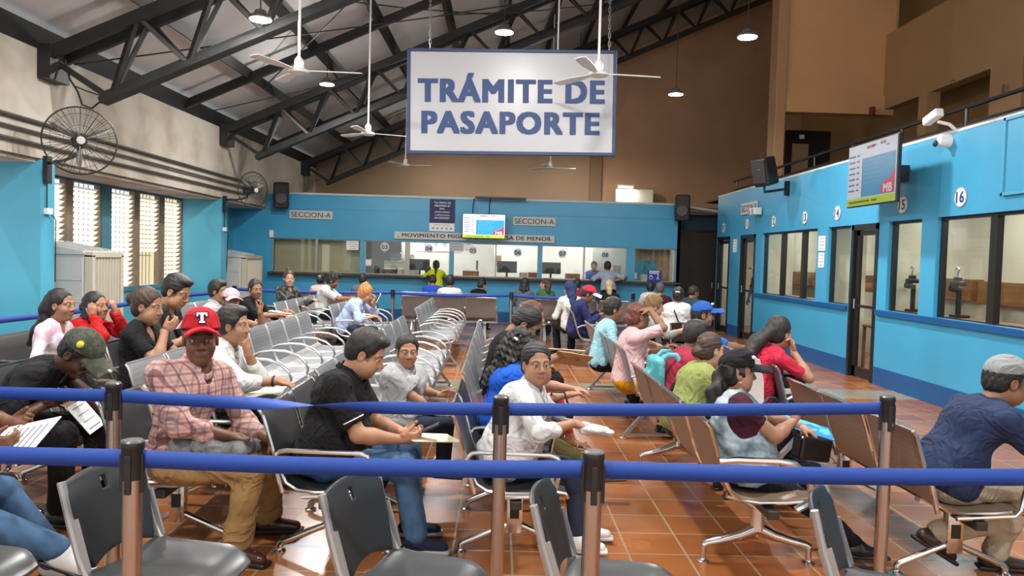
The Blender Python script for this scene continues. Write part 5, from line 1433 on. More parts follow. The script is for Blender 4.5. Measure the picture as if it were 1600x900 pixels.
    if top.get('collar'):
        nn = 14
        ring = []
        for i in range(nn+1):
            a = -2.5 + 5.0*i/nn
            ring.append(Nk + d2*(.018 - .055*(1-abs(a)/2.5)**2.)*s*0 + d2*(.022-.045*np.cos(a/2)**8)*s + (fwd*-np.cos(a-PI+0)*1.08 + latc*np.sin(a))*(nr*1.18+.006) if False else
                        Nk + d2*(.024-.06*max(0, math.cos(a))**2)*s + (fwd*math.cos(a)*1.25 + latc*math.sin(a))*(nr*1.13+.008))
        cs = Shape()
        for i in range(nn): cs.cap(ring[i], ring[i+1], .0105*s, None, .006, 'u', .45, None) if False else cs.cap(ring[i]-d2*.012, ring[i+1]-d2*.012, .011*s, .011*s, .006)
        for i in range(nn): cs.cap(ring[i]+d2*.006, ring[i+1]+d2*.006, .0065*s, .0065*s, .006)
        cp, cq = cs.mesh(.006 if lod < 2 else .009); 
    tp, tq = T.mesh(rc)
    tm = top.get('mat') or cloth('plain_cloth', (.3, .3, .3))
    to = mesh_obj(top.get('name', 'shirt'), [(tp, tq, 0)], tm, root)
    if top.get('collar'): mesh_obj('collar', [(cp, cq, 0)], top.get('collar_mat', tm), to)
    if kind != 'none':
        B = Shape(); bex = bt.get('loose', 0.)
        B.ell(H + V3(.0, 0, -.005), V3(.135*g, .168*g**.7, .102)*s + bex, None, .05)
        if stand: B.cap(H+V3(0, .06*s, 0), H+V3(0, -.06*s, 0), .12*s*g, None, .05)
        for q in (-1, 1):
            hj, kn, an, ff = legs[q]
            r1, r2, r3 = .090*s*gl+bex, .066*s*gl+bex, (.052*s+bex if bt.get('slim') else .062*s+bex)
            if kind == 'long':
                B.cap(hj, kn, r1, r2, .03); B.cap(kn, kn+(an-kn)*(.93 if not bt.get('ankle') else .85), r2*.98, r3*(.8 if bt.get('slim') else 1.), .03)
            elif kind == 'short': B.cap(hj, hj+(kn-hj)*.95, r1, r2*1.08, .03)
            else:
                B.cap(hj, kn, r1, r2*1.05, .09); B.cap(kn, kn+(an-kn)*bt.get('len', .25), r2*1.1, r2*1.15, .09)
        if lod < 2: B.noise(folds(seed*5+1, bt.get('fold', .006), 13.))
        q_, w_ = B.mesh(rc*1.05)
        mesh_obj('skirt' if kind == 'skirt' else 'trousers', [(q_, w_, 0)], bt.get('mat') or cloth('dark_cloth', (.02, .02, .025)), root)
    if shoes and not shoes.get('none'):
        for q in (-1, 1):
            hj, kn, an, ff = legs[q]
            upf = nrm(V3(0, 0, 1)-ff*ff[2]); sdv = np.cross(upf, ff)
            SM = np.stack([ff, sdv, upf], 1)
            if shoes.get('bare'):
                so = Shape().box(an+ff*.055*s-upf*.074*s, V3(.135, .045, .010)*s, SM, .009).mesh(.007)
                o_ = mesh_obj('sandal', [(so[0], so[1], 0)], shoes['mat'], root)
                ss = Shape()
                for j in (.06, .12): ss.cap(an+ff*j*s+sdv*.044*s-upf*.06*s, an+ff*j*s-upf*.018*s*(1.2-j*3), .008, None, .004); ss.cap(an+ff*j*s-sdv*.044*s-upf*.06*s, an+ff*j*s-upf*.018*s*(1.2-j*3), .008, None, .004)
                a_, b_ = ss.mesh(.006); mesh_obj('strap', [(a_, b_, 0)], shoes['mat'], o_)
                continue
            S_ = Shape(); S_.cap(an-ff*.035*s-upf*.035*s, an+ff*.02*s-upf*.03*s, .042*s, .044*s, .03); S_.cap(an+ff*.02*s-upf*.040*s, an+ff*.150*s-upf*.052*s, .044*s, .033*s, .03)
            S_.cap(an, an-upf*.03*s, .040*s, .042*s, .02); S_.plane(an-upf*.066*s, -upf)
            a_, b_ = S_.mesh(.0075 if near else .011); o_ = mesh_obj('shoe', [(a_, b_, 0)], shoes['mat'], root)
            if lod < 2:
                U = Shape().box(an+ff*.058*s-upf*.072*s, V3(.140, .042, .012)*s, SM, .011).mesh(.0075)
                mesh_obj('sole', [(U[0], U[1], 0)], shoes.get('sole', BLACK), o_)
    # ---------------- hair
    if hair:
        st = hair['style']; hm = hair.get('mat', HBLACK); th = hair.get('thick', .008)
        A = Shape()
        A.ell(hp(-.020, 0, .038), V3(.096+th*.6, .077+th*.8, .090+th)*hs, HM, .02)
        if st in ('short', 'fade', 'spiky'):
            A.ell(hp(-.045, 0, -.02), V3(.062+th*.4, .066+th*.3, .062)*hs, HM, .03)
            A.ell(hp(.110, 0, -.026), V3(.080, .098, .098)*hs, HM, .034, 's')
            A.box(hp(.03, 0, -.13), V3(.2, .2, .062)*hs, HM, .01, .01, 's')
            for q in (-1, 1): A.ell(hp(.0, q*.088, -.02), V3(.030, .030, .040)*hs, HM, .01, 's')
            if st == 'fade': A.ell(hp(.03, 0, .100), V3(.060, .058, .030)*hs, HM, .02)
            if st == 'spiky': A.ell(hp(.01, 0, .125), V3(.085, .065, .040)*hs, HM, .03)
        else:
            A.ell(hp(-.045, 0, -.03), V3(.064, .070+th*.4, .062)*hs, HM, .03)
            A.ell(hp(.112, 0, -.026), V3(.078, .088, .104)*hs, HM, .034, 's')
            A.box(hp(.06, 0, -.15), V3(.2, .2, .062)*hs, HM, .01, .01, 's')
            if hair.get('ears', 1):
                for q in (-1, 1): A.ell(hp(.004, q*.086, -.03), V3(.026, .024, .040)*hs, HM, .01, 's')
        if st == 'bun':
            bx = hair.get('at', (-.11, 0, .045)); A.cap(hp(-.08, 0, bx[2]*.9), hp(*bx), .035*hs, .04*hs, .02); A.ell(hp(*bx), V3(.042, .046, .046)*hs*hair.get('size', 1.), HM, .012)
        if st in ('pony', 'long', 'curlylong'):
            back = -fwd
            p0 = hp(-.10, hair.get('dy', 0), hair.get('z', .02)); lead = hair.get('lead', .10)
            if st == 'long': p0 = hp(-.06, 0, -.01)
            down = hair.get('len', .30)*s; v = nrm(hair.get('dir', None) if hair.get('dir') is not None else (-d2*.9 + back*.28))
            p0b = hp(-.02, 0, .03)
            pts = [p0, Nk*.5+p0*.5 + back*.055*s, Nk + back*(.085*g)*s - d2*.02*s, Nk + back*.090*g*s + v*down*.55, Nk + back*.085*g*s + v*down]
            if hair.get('pts'): pts = [p0] + [H*0 + V3(*q_) for q_ in hair['pts']]
            rr = hair.get('r', .04)*hs; wd = [1., 1.15, 1.1, 1.0, .5]
            for i in range(len(pts)-1): A.cap(pts[i], pts[i+1], rr*wd[min(i, 4)], rr*wd[min(i+1, 4)], .03)
            if st in ('long', 'curlylong'):
                for q in (-1, 1):
                    a0 = hp(-.035, q*.062, .0); a1 = Nk + latc*q*.075*s + back*.05*s + d2*.02*s; a2 = a1 - d2*down*.45 + back*.03
                    A.cap(a0, a1, .032*hs, .036*hs, .03); A.cap(a1, a2, .036*hs, .026*hs, .03)
        if hair.get('curl'): A.noise(curls(seed+11, hair['curl'], hair.get('freq', 75.)))
        elif lod < 2: A.noise(curls(seed+5, .0016, 95.)); A.noise(curls(seed+6, .0012, 40.))
        if cap_:
            A.box(hp(0, 0, .17), V3(.3, .3, .125)*hs, HM, .01, .004, 's')
        a_, b_ = A.mesh(rh*1.05 if lod < 2 else .008)
        ho = mesh_obj('hair', [(a_, b_, 0)], hm, root)
        if hair.get('clip'):
            cpt = hp(*hair['clip'])
            o_ = MB().tube([tuple(cpt + HM@V3(0, -.03, 0)), tuple(cpt + HM@V3(-.012, 0, .006)), tuple(cpt + HM@V3(0, .03, 0))], .009, 8).build('hair_clip', mat('pearl_clip', (.75, .75, .72), .3), ho)
    if cap_:
        tl = R(cap_.get('tilt', -9)); CM = np.stack([rotv(hx, hy, tl), hy, rotv(hzv, hy, tl)], 1)
        K = Shape(); cc_ = hp(-.010, 0, .046 + cap_.get('dz', 0))
        K.ell(cc_, V3(.110, .090, .094)*hs, CM, .02)
        if cap_.get('high', 0): K.ell(cc_ + CM@(V3(.035, 0, .055)*hs), V3(.060, .070, .050)*hs, CM, .03)
        K.plane(cc_ + CM@(V3(0, 0, .000)*hs), -CM[:, 2])
        K.ell(cc_ - CM[:, 2]*.02*hs, V3(.098, .079, .095)*hs, CM, .004, 's')
        a_, b_ = K.mesh(.0052 if lod < 2 else .008); ko = mesh_obj('cap', [(a_, b_, 0)], cap_['mat'], root)
        Bm = Shape().box(cc_ + CM@(V3(.138, 0, .006 - cap_.get('droop', .006))*hs), V3(.068, .078, .0075)*hs, np.stack([nrm(CM[:, 0]-CM[:, 2]*.10), CM[:, 1], nrm(CM[:, 2]+CM[:, 0]*.10)], 1), .007, .004, 'u', 5.5)
        Bm.ell(cc_ + CM@(V3(.02, 0, 0)*hs), V3(.200, .098, .2)*hs, CM, .004, 'i') if False else None
        a_, b_ = Bm.mesh(.005 if lod < 2 else .008); mesh_obj('brim', [(a_, b_, 0)], cap_.get('brim', cap_['mat']), ko)
        MB().lathe(tuple(cc_ + CM@(V3(-.002, 0, .094)*hs)), [(0, -.004), (.008, -.003), (.007, .003), (0, .005)], 10).build('button', cap_['mat'], ko)
        if cap_.get('letter'):
            m3 = Matrix([[*r_] for r_ in np.stack([CM[:, 1], nrm(CM[:, 2]*.93 - CM[:, 0]*.36), nrm(CM[:, 0]*.93+CM[:, 2]*.36)], 1)])
            for nm, mt_, off, up_ in cap_['letter']:
                serif_t(nm, mt_, ko, Vector(cc_ + CM@(V3(.1075+off, 0, .050)*hs)), m3, up_)
        if cap_.get('patch'):
            for (px, py, pz, sx, sz, mt_) in cap_['patch']:
                E_ = Shape().ell(cc_ + CM@(V3(px, py, pz)*hs), V3(sx, sx, sz)*hs, CM, .002); a_, b_ = E_.mesh(.004); mesh_obj('emblem', [(a_, b_, 0)], mt_, ko)
    if glasses:
        m = MB()
        for q in (-1, 1):
            m.tube([Vector(hp(.094, q*.033+.020*math.cos(a), .0+.015*math.sin(a))) for a in np.linspace(0, 2*PI, 17)[:-1]], .0016, 5, closed=True)
            m.tube([Vector(hp(.094, q*.053, .004)), Vector(hp(.05, q*.074, .006)), Vector(hp(-.005, q*.078, .004))], .0016, 5)
        m.tube([Vector(hp(.095, -.013, .004)), Vector(hp(.100, 0, .007)), Vector(hp(.095, .013, .004))], .0016, 5)
        m.build('glasses', BLACK, root)
    P = dict(root=root, hp=hp, HM=HM, Hc=Hc, N=Nk, C=C, W=Wp, H=H, fwd=fwd, lat=latc, up=d2, Sh=Sh, arms=arms, legs=legs, nr=nr, s=s, g=g, F1=F1, d1=d1, FM=FM)
    if extra: extra(P)
    return P
def serif_t(nm, mt_, parent, loc, M, k):
    """a slab-serif letter T built from bars, k widens the outline"""
    m = MB(); w = k
    def b(x0, x1, y0, y1): m.box(((x0+x1)/2, (y0+y1)/2, 0), (x1-x0+2*w, y1-y0+2*w, .004))
    b(-.024, .024, .018, .028); b(-.026, -.018, .008, .026); b(.018, .026, .008, .026); b(-.007, .007, -.024, .024); b(-.014, .014, -.028, -.020)
    o = m.build(nm, mt_, parent); m4 = M.to_4x4(); m4.translation = loc; o.matrix_local = m4
    return o
def held(P, name, label, cat, build, loc=None, group=None):
    """a thing that rests on or is held by somebody: top-level, placed in that person's frame"""
    r_ = P['root']; o = empty(name, tuple(r_.matrix_basis @ Vector(loc)), r_.rotation_euler.z, label, cat, group)
    build(o); return o
def paper_bld(w, h, rot, m_=PAPER, lines=0, th=.004):
    M = Euler(rot).to_matrix()
    def f(o):
        MB().box((0, 0, 0), (w, h, th), M).build('sheet', m_, o)
        if lines:
            mb = MB()
            for k in range(lines): mb.box(M @ Vector((w*.36-w*.72*k/max(1, lines-1), 0, th*.5+.0012)), (w*.035, h*.7, .0015), M)
            mb.build('print_lines', mat('grey_ink', (.25, .25, .27), .6), o)
    return f
def phone_bld(rot, m_=BLACK, sc=(.005, .006, .01)):
    M = Euler(rot).to_matrix()
    def f(o):
        MB().box((0, 0, 0), (.145, .070, .009), M, 0, .003).build('phone_body', m_, o)
        MB().box(M @ Vector((0, 0, .0052)), (.132, .062, .001), M).build('screen', mat('phone_glass', (.03, .04, .06), .12), o)
    return f
# ================================================================== the people
cl = cloth
JEANS = blotch_mat('blue_denim', [(.030, .075, .15), (.05, .12, .23)], 14.); DJEANS = blotch_mat('dark_denim', [(.010, .016, .035), (.016, .026, .055)], 14.)
KHAKI = cl('khaki_cotton', (.30, .185, .075)); BLKC = cl('black_cotton', (.008, .008, .009)); WHTC = cl('white_cotton', (.58, .58, .585)); NAVYC = cl('navy_cotton', (.010, .014, .04))
BROWNSHOE = mat('brown_leather', (.05, .016, .010), .25, noise=.2, nscale=20); WHITESHOE = mat('white_leather', (.68, .68, .66), .4); BLACKSHOE = mat('black_leather', (.010, .009, .009), .3)
GREYSOLE = mat('grey_sole', (.30, .28, .25), .7); TANSHOE = mat('tan_leather', (.26, .14, .07), .45)
CREAMF = mat('cream_folder_card', (.80, .74, .52), .7); MANILA = mat('manila_envelope', (.62, .42, .20), .75)
BLK = dict(mat=BLKC); SB = dict(mat=BLACKSHOE)

# ---- near rows, left of the aisle
def x_tcap(P):
    def jk(o):
        S_ = Shape()
        S_.ell((0, 0, 0), (.17, .10, .040), None, .03); S_.cap((-.14, -.05, .0), (.15, -.07, -.02), .045, .04, .03); S_.cap((-.1, .06, .0), (.19, .02, -.01), .045, .038, .03); S_.cap((.17, -.09, -.01), (.2, .06, -.02), .035, None, .02)
        S_.noise(folds(3, .012, 26.)); p, q = S_.mesh(.0085); mesh_obj('folded_cloth', [(p, q, 0)], cl('grey_jacket_cloth', (.16, .17, .17)), o)
    held(P, 'folded_jacket', 'grey jacket folded over the lap of the man in the red cap', 'jacket', jk, (.24, -.14, .615))
person('man in a red cap lettered T and pink plaid shirt, facing the camera', -1.67, 4.02, s=1.1, lean=8, hunch=10, twist=-36, head=(-66, 2, 0), armR=dict(to=(.34, -.16, .66), n=(0, 0, -1), curl=.5, pole=(-.5, -.8, -.6)), tone='brown', lod=0, seed=1, age=.6, armL=dict(to=(.50, .02, .60), f=(.35, -.1, -1), n=(-1, 0, -.2), curl=.6, pole=(-.1, .6, -1)),
    legR=dict(to=(.36, -.12, .09), f=(1, -.35, 0)), legL=dict(to=(.40, .30, .09), f=(1, .1, 0)),
    hair=dict(style='short', mat=HGREY), cap_=dict(mat=cl('red_cap_cloth', (.46, .015, .025)), high=1, letter=[('letter_outline', NAVYC, .0, .005), ('letter', PAPER, .003, 0.)]),
    top=dict(mat=plaid_mat('pink_plaid', (.58, .34, .28), (.13, .04, .055), (.17, .19, .28), .72), sleeve=.74, neck=.07, collar=1, loose=.014, drop=.07, fold=.009), bottom=dict(mat=KHAKI, loose=.008, fold=.008), shoes=dict(mat=BROWNSHOE, sole=BLACK), extra=x_tcap)

def x_polo(P):
    held(P, 'phone', 'dark phone held by the man in the black polo shirt', 'phone', phone_bld((0, -.45, 0)), (.535, -.02, .66))
    for q in (-1, 1):
        sho, el = P['arms'][q][0], P['arms'][q][1]; d = nrm(el-sho); u = nrm(np.cross(d, V3(1, .2, .3))); v = np.cross(d, u); e = sho+(el-sho)*.69
        MB().tube([Vector(e + (u*math.cos(a) + v*math.sin(a))*.0665) for a in np.linspace(0, 2*PI, 25)[:-1]], .0035, 5, closed=True).build('sleeve_piping', PAPER, P['root'])
    held(P, 'paper_folder', 'cream folder lying on the knees of the man in the black polo', 'folder', paper_bld(.30, .22, (0, .12, .5), CREAMF), (.55, .04, .60))
person('man in a black polo shirt and jeans bending over his phone', -0.9, 4.15, s=1.03, girth=1.4, lean=6, hunch=17, twist=-6, head=(-4, 26, 0), armR=dict(to=(.40, -.10, .62), f=(1, .35, .05), n=(-.1, .8, .5), curl=.7, thumb=.8, pole=(-.6, -.7, -.8)), legR=dict(to=(.50, -.08, .09), f=(1, -.15, 0)), tone='tan', lod=0, seed=2, stubble=.35, armL=dict(to=(.40, .06, .62), f=(1, -.3, .0), n=(0, -.8, .5), curl=.7, thumb=.8, pole=(-.5, .8, -.7)), legL=dict(to=(.44, .16, .09), f=(1, .1, 0)), hair=dict(style='fade', mat=HBLACK, thick=.012),
    top=dict(mat=BLKC, sleeve=.36, neck=.05, collar=1, loose=.012, fold=.007), bottom=dict(mat=JEANS, loose=.006), shoes=dict(mat=NAVYC, sole=GREYSOLE), extra=x_polo)

def x_boy(P):
    held(P, 'paper_sheet', 'white paper on the knees of the boy in the grey polo', 'paper', paper_bld(.20, .15, (0, .1, .3), PAPER, 4), (.30, .0, .565))
person('boy in a grey polo shirt and dark jeans looking at the camera', -0.63, 5.02, seat=.44, s=0.77, lean=4, hunch=4, twist=-40, head=(-74, 4, 0), tone='tan', lod=0, seed=3,
    armR=dict(to=(.24, -.06, .585), n=(0, 0, -1), pole=(-.5, -.8, -.5)), armL=dict(to=(.26, .16, .66), f=(1, .2, .1), n=(0, -1, -.4), pole=(-.3, .9, -.6)), legR=dict(to=(.30, -.09, .22)), legL=dict(to=(.30, .09, .22)),
    hair=dict(style='short', thick=.014), top=dict(mat=cl('light_grey_polo', (.36, .36, .37)), fold=.003, sleeve=.38, neck=.05, collar=1, loose=.010, drop=.09), bottom=dict(mat=DJEANS), shoes=SB, extra=x_boy)

def x_white(P):
    held(P, 'paper_folder', 'cream folder on the lap of the person in the white shirt', 'folder', paper_bld(.34, .24, (0, -.05, .2), CREAMF), (.42, -.12, .655))
    MB().tube([Vector(P['arms'][-1][2]) + Vector((-.03, .032*math.cos(a), .032*math.sin(a))) for a in np.linspace(0, 2*PI, 13)[:-1]], .010, 6, closed=True).build('wristwatch', BLACK, P['root'])
person('person in a white shirt resting chin on hand with bare knees', -2.02, 5.28, s=1.06, lean=13, hunch=16, head=(-8, 2, 0), tone='tan', lod=0, seed=4,
    armR=dict(to=(.58, -.20, .74), f=(1, .0, -.25), n=(0, 0, -1), curl=.35, pole=(-.3, -.8, -.9)), armL=dict(to=(.31, .0, .90), f=(-.1, -.2, 1), n=(-.9, .2, .2), curl=1.3, pole=(.3, .6, -1)),
    legR=dict(to=(.52, -.06, .09), f=(1, -.2, 0)), legL=dict(to=(.36, .16, .09)), hair=dict(style='fade', mat=HBLACK, thick=.014),
    top=dict(mat=WHTC, sleeve=.72, neck=.06, collar=1, loose=.012, fold=.008), bottom=dict(kind='skirt', mat=BLKC, len=.1), shoes=dict(mat=BLACKSHOE, bare=1), extra=x_white)

def x_camo(P):
    held(P, 'phone', 'black phone held close by the man in the camouflage cap', 'phone', phone_bld((0, -.9, .2)), (.43, -.03, .86))
    held(P, 'paper_sheet', 'white paper dangling beside the knee of the man in black', 'paper', paper_bld(.20, .16, (.3, .9, .2), PAPER, 4), (.50, .02, .60))
    MB().tube([Vector(P['arms'][1][2]) + Vector((-.02, .03*math.cos(a), .03*math.sin(a))) for a in np.linspace(0, 2*PI, 13)[:-1]], .012, 6, closed=True).build('wristwatch', mat('steel_watch', (.6, .58, .5), .3, .8), P['root'])
person('man in black with a camouflage cap, bent over a phone', -2.9, 4.50, s=1.16, lean=30, hunch=26, head=(-12, 44, 0), tone='dark', lod=0, seed=5, stubble=.3,
    armR=dict(to=(.36, -.16, .70), f=(.9, .5, .25), n=(0, .6, .8), curl=.7, pole=(-.4, -.9, -.5)), armL=dict(to=(.36, .08, .82), f=(.8, -.4, .4), n=(.2, -.7, .5), curl=.8, pole=(.2, .9, -.6)),
    legR=dict(to=(.44, -.14, .09)), legL=dict(to=(.46, .20, .09)), hair=dict(style='short', mat=HBLACK, thick=.006),
    cap_=dict(mat=blotch_mat('camouflage_cloth', [(.035, .040, .028), (.06, .065, .045), (.022, .024, .020)], 22., .9, True), patch=[(.03, -.086, .045, .017, .020, mat('yellow_patch', (.70, .62, .06), .6)), (.2, -.02, .0, .012, .008, mat('yellow_patch2', (.45, .45, .30), .6))]),
    top=dict(mat=BLKC, sleeve=.40, loose=.014), bottom=BLK, shoes=SB, extra=x_camo)

def x_papers(P):
    held(P, 'paper_sheet', 'white printed papers in the hands of the man at the left edge', 'paper', paper_bld(.30, .24, (.55, -.25, -.25), PAPER, 7), (.66, -.08, .74))
person('man at the left edge in jeans holding white papers, mostly cut off', -2.74, 3.44, s=1.08, lean=8, hunch=14, head=(0, 25, 0), tone='brown', lod=0, seed=6, armR=dict(to=(.56, -.14, .74), f=(1, .2, 0), n=(0, .8, .5), curl=.8, pole=(-.5, -.8, -.6)), armL=dict(to=(.52, .10, .78), f=(1, -.2, 0), n=(0, -.8, .4), curl=.7, pole=(-.4, .9, -.5)), legR=dict(to=(.84, .0, .22), f=(1, -.1, -.3)), legL=dict(to=(.66, .22, .09)), hair=dict(style='short'),
    top=dict(mat=cl('grey_tee', (.20, .20, .21)), sleeve=.36), bottom=dict(mat=JEANS), shoes=dict(mat=WHITESHOE, sole=BLACK), extra=x_papers)

def x_green(P):
    held(P, 'phone', 'white phone raised by the woman in the black top', 'phone', phone_bld((0, -.95, 0), PAPER), (.36, -.06, 1.06))
    def bag(o):
        S_ = Shape().box((0, 0, 0), (.13, .17, .09), None, .05, .02).cap((.05, -.1, .05), (.12, .1, -.04), .05, None, .03); S_.noise(folds(9, .010, 30.)); p, q = S_.mesh(.01); mesh_obj('bag_body', [(p, q, 0)], cl('green_bag_cloth', (.02, .30, .05)), o)
        MB().tube([(-.05, -.12, .08), (-.02, -.05, .17), (.0, .04, .17), (.03, .11, .08)], .010, 6).build('handle', cl('green_bag_cloth', (.02, .30, .05)), o)
    held(P, 'cloth_bag', 'bright green bag on the lap of the woman in the black top', 'bag', bag, (.22, -.02, .64))
    held(P, 'paper_sheet', 'white papers on the green bag', 'paper', paper_bld(.24, .18, (0, -.15, .2), PAPER), (.38, -.1, .73))
person('woman with her hair in a bun and a black top, looking at a white phone', -2.7, 5.82, fem=True, s=1.12, girth=1.12, lean=-2, hunch=8, head=(-6, 10, 0), armR=dict(to=(.24, -.10, .99), f=(.75, .2, .6), n=(0, .6, .5), curl=.7, pole=(.1, -.5, -1)), tone='tan', lod=1, seed=7, armL=dict(to=(.40, .10, .78), f=(1, -.2, -.1), n=(0, -.3, -1), pole=(-.3, .8, -.6)),
    hair=dict(style='bun', mat=HBROWN, at=(-.115, 0, .03)), top=dict(mat=BLKC, sleeve=.32, neck=.10), bottom=BLK, shoes=SB, extra=x_green)
person('woman in a pink and white tie-dye top with long tied dark hair', -3.66, 6.28, fem=True, s=1.06, lean=4, hunch=12, head=(-6, 2, 0), tone='tan', lod=1, seed=8, armR=dict(to=(.26, -.12, .68)), armL=dict(to=(.30, .10, .68)),
    hair=dict(style='pony', mat=HBLACK, z=.03, len=.26, r=.045), top=dict(mat=blotch_mat('tie_dye_cloth', [(.75, .72, .76), (.72, .40, .52), (.78, .74, .78), (.45, .36, .52)], 7.), sleeve=.45, neck=.06), bottom=dict(mat=DJEANS), shoes=SB)
def x_red(P): held(P, 'phone', 'black phone at the ear of the woman in the red jacket', 'phone', phone_bld((PI/2, -1.1, 0)), tuple(P['hp'](.0, -.105, -.03)))
person('woman in a red jacket holding a phone to her ear', -3.86, 6.95, fem=True, s=1.05, lean=18, hunch=18, head=(-14, -4, 0), tone='tan', lod=1, seed=9,
    armR=dict(to=(.30, -.14, .98), f=(-.1, -.1, 1), n=(-.2, .9, .3), curl=.6, pole=(.5, -.5, -1)), armL=dict(to=(.42, .0, 1.02), f=(-.2, -.1, 1), n=(-1, 0, .2), curl=.8, pole=(.5, .5, -1)),
    hair=dict(style='bun', mat=HBLACK, at=(-.12, 0, .0), size=.85), top=dict(mat=cl('red_jacket_cloth', (.46, .012, .014)), sleeve=.93, loose=.018, fold=.010, neck=.03, collar=1), bottom=dict(mat=JEANS), shoes=dict(mat=NAVYC), extra=x_red)
def x_gl(P): held(P, 'paper_sheet', 'paper form in the hands of the man with glasses', 'paper', paper_bld(.22, .2, (0, -.3, 0), PAPER, 4), (.48, .0, .80))
person('man with glasses in a dark grey T-shirt looking down', -3.2, 7.05, s=1.27, girth=1.15, lean=10, hunch=16, head=(-10, 24, 0), tone='tan', lod=1, seed=10, glasses=True,
    armR=dict(to=(.38, -.08, .78), f=(1, .2, .1), n=(0, .7, .5), pole=(-.5, -.8, -.6)), armL=dict(to=(.38, .08, .78), f=(1, -.2, .1), n=(0, -.7, .5), pole=(-.4, .9, -.5)),
    hair=dict(style='fade', mat=HBLACK), top=dict(mat=cl('charcoal_tee', (.035, .04, .042)), sleeve=.36), bottom=BLK, shoes=SB, extra=x_gl)
person('woman in a pink cap and maroon top facing the camera', -2.86, 7.92, fem=True, s=1.01, girth=1.1, lean=8, hunch=10, twist=-25, head=(-58, 6, 0), tone='tan', lod=1, seed=11,
    armR=dict(to=(.32, -.10, .74)), armL=dict(to=(.40, .06, .98), f=(.2, .1, 1), n=(-.6, -.6, 0), curl=.7, pole=(.2, .7, -1)), hair=dict(style='bun', mat=HBROWN, at=(-.1, 0, -.04), size=.9), cap_=dict(mat=cl('pale_pink_cap_cloth', (.72, .45, .50))),
    top=dict(mat=cl('maroon_knit', (.055, .010, .018)), sleeve=.12, neck=.13), bottom=BLK, shoes=SB)
person('man in a white shirt in profile beside the blue pier', -3.36, 9.0, s=1.05, lean=4, hunch=8, head=(-12, 2, 0), tone='tan', lod=1, seed=12, hair=dict(style='fade', mat=HBLACK, thick=.016), top=dict(mat=WHTC, sleeve=.4, neck=.04, collar=1), bottom=BLK, shoes=SB)
def x_bs(P): held(P, 'paper_folder', 'manila folder in the hands of the man in the black shirt near the cooler', 'folder', paper_bld(.34, .24, (0, .12, -.3), MANILA), (.56, .0, .76)); held(P, 'paper_sheet', 'white paper on the manila folder by the cooler', 'paper', paper_bld(.30, .2, (0, .12, .1), PAPER), (.50, .06, .785))
person('man in a black shirt with arms stretched over a folder, facing the camera', -3.40, 10.25, s=1.05, lean=14, hunch=8, twist=-15, head=(-50, 6, 0), tone='mid', lod=1, seed=13, stubble=.4,
    armR=dict(to=(.52, -.14, .76), f=(1, .1, 0)), armL=dict(to=(.54, .12, .80), f=(1, -.1, 0)), hair=dict(style='short'), top=dict(mat=BLKC, sleeve=.55, neck=.07), bottom=dict(mat=cl('grey_trouser_cloth', (.20, .20, .20))), shoes=SB, extra=x_bs)
person('woman in a dark hoodie turned towards the camera, hair in a top knot', -3.52, 12.7, fem=True, s=1.1, lean=4, hunch=6, twist=-35, head=(-64, -2, 0), tone='light', lod=1, seed=14, armR=dict(to=(.3, -.12, .7)), armL=dict(to=(.42, .2, .80), f=(1, .3, 0)),
    hair=dict(style='bun', mat=HBROWN, at=(-.05, 0, .14), size=.8), top=dict(mat=blotch_mat('dark_hoodie_cloth', [(.012, .012, .013), (.10, .10, .10), (.02, .02, .02)], 13., .85, True), sleeve=.95, loose=.02), bottom=BLK, shoes=SB)
person('bearded man with tall curly hair and a white T-shirt looking down', -3.18, 13.75, s=1.1, lean=10, hunch=14, head=(-4, 24, 0), tone='mid', lod=1, seed=15, stubble=.95,
    armR=dict(to=(.60, -.10, .80), f=(1, .1, 0), pole=(-.3, -.7, -.8)), armL=dict(to=(.56, .08, .80), f=(1, -.1, 0)), hair=dict(style='spiky', curl=.010, thick=.02), top=dict(mat=WHTC, sleeve=.40, loose=.015), bottom=BLK, shoes=SB)
def x_or(P): held(P, 'phone', 'white phone in the raised hand of the orange haired woman', 'phone', phone_bld((0, -1.1, .4), PAPER), (.50, -.02, .96))
person('woman with orange dyed hair and a pale blue blouse leaning over a phone', -2.25, 11.25, fem=True, s=1.02, lean=22, hunch=16, head=(-6, 22, 0), tone='light', lod=1, seed=16,
    armR=dict(to=(.46, -.18, .70), f=(1, .1, -.1), pole=(-.5, -.8, -.6)), armL=dict(to=(.42, .0, .90), f=(.4, 0, 1), n=(-.5, -.6, 0), curl=.8, pole=(.2, .8, -1)), hair=dict(style='bun', mat=HORANGE, at=(-.045, 0, .12), size=1.25, thick=.024, curl=.004, ears=0),
    top=dict(mat=cl('pale_blue_blouse', (.36, .46, .68)), sleeve=.70, loose=.018, fold=.010, neck=.04, collar=1), bottom=dict(mat=DJEANS), shoes=SB, extra=x_or)

# ---- far people near the back counter
person('dark haired man seated with his back turned, left of the orange haired woman', -2.70, 15.25, 90, s=1.0, lean=2, hunch=8, head=(0, 8, 0), tone='mid', lod=2, seed=17, hair=dict(style='short'), top=dict(mat=cl('slate_tee', (.10, .12, .14)), sleeve=.4), bottom=BLK, shoes=SB)
person('woman in a pale pink top seated behind the man in the white T-shirt', -3.55, 15.25, 85, fem=True, s=.98, tone='tan', lod=2, seed=18, hair=dict(style='bun', at=(-.11, 0, .0), clip=(-.1, 0, .07)), top=dict(mat=cl('pale_pink_top', (.70, .42, .38)), sleeve=.4), bottom=BLK, shoes=SB)
person('man in a royal blue shirt seated just left of the person in white', -1.40, 16.25, 85, s=1.0, head=(25, 14, 0), tone='mid', lod=2, seed=19, hair=dict(style='short'), top=dict(mat=cl('royal_blue_tee', (.02, .07, .48)), sleeve=.4), bottom=BLK, shoes=SB)
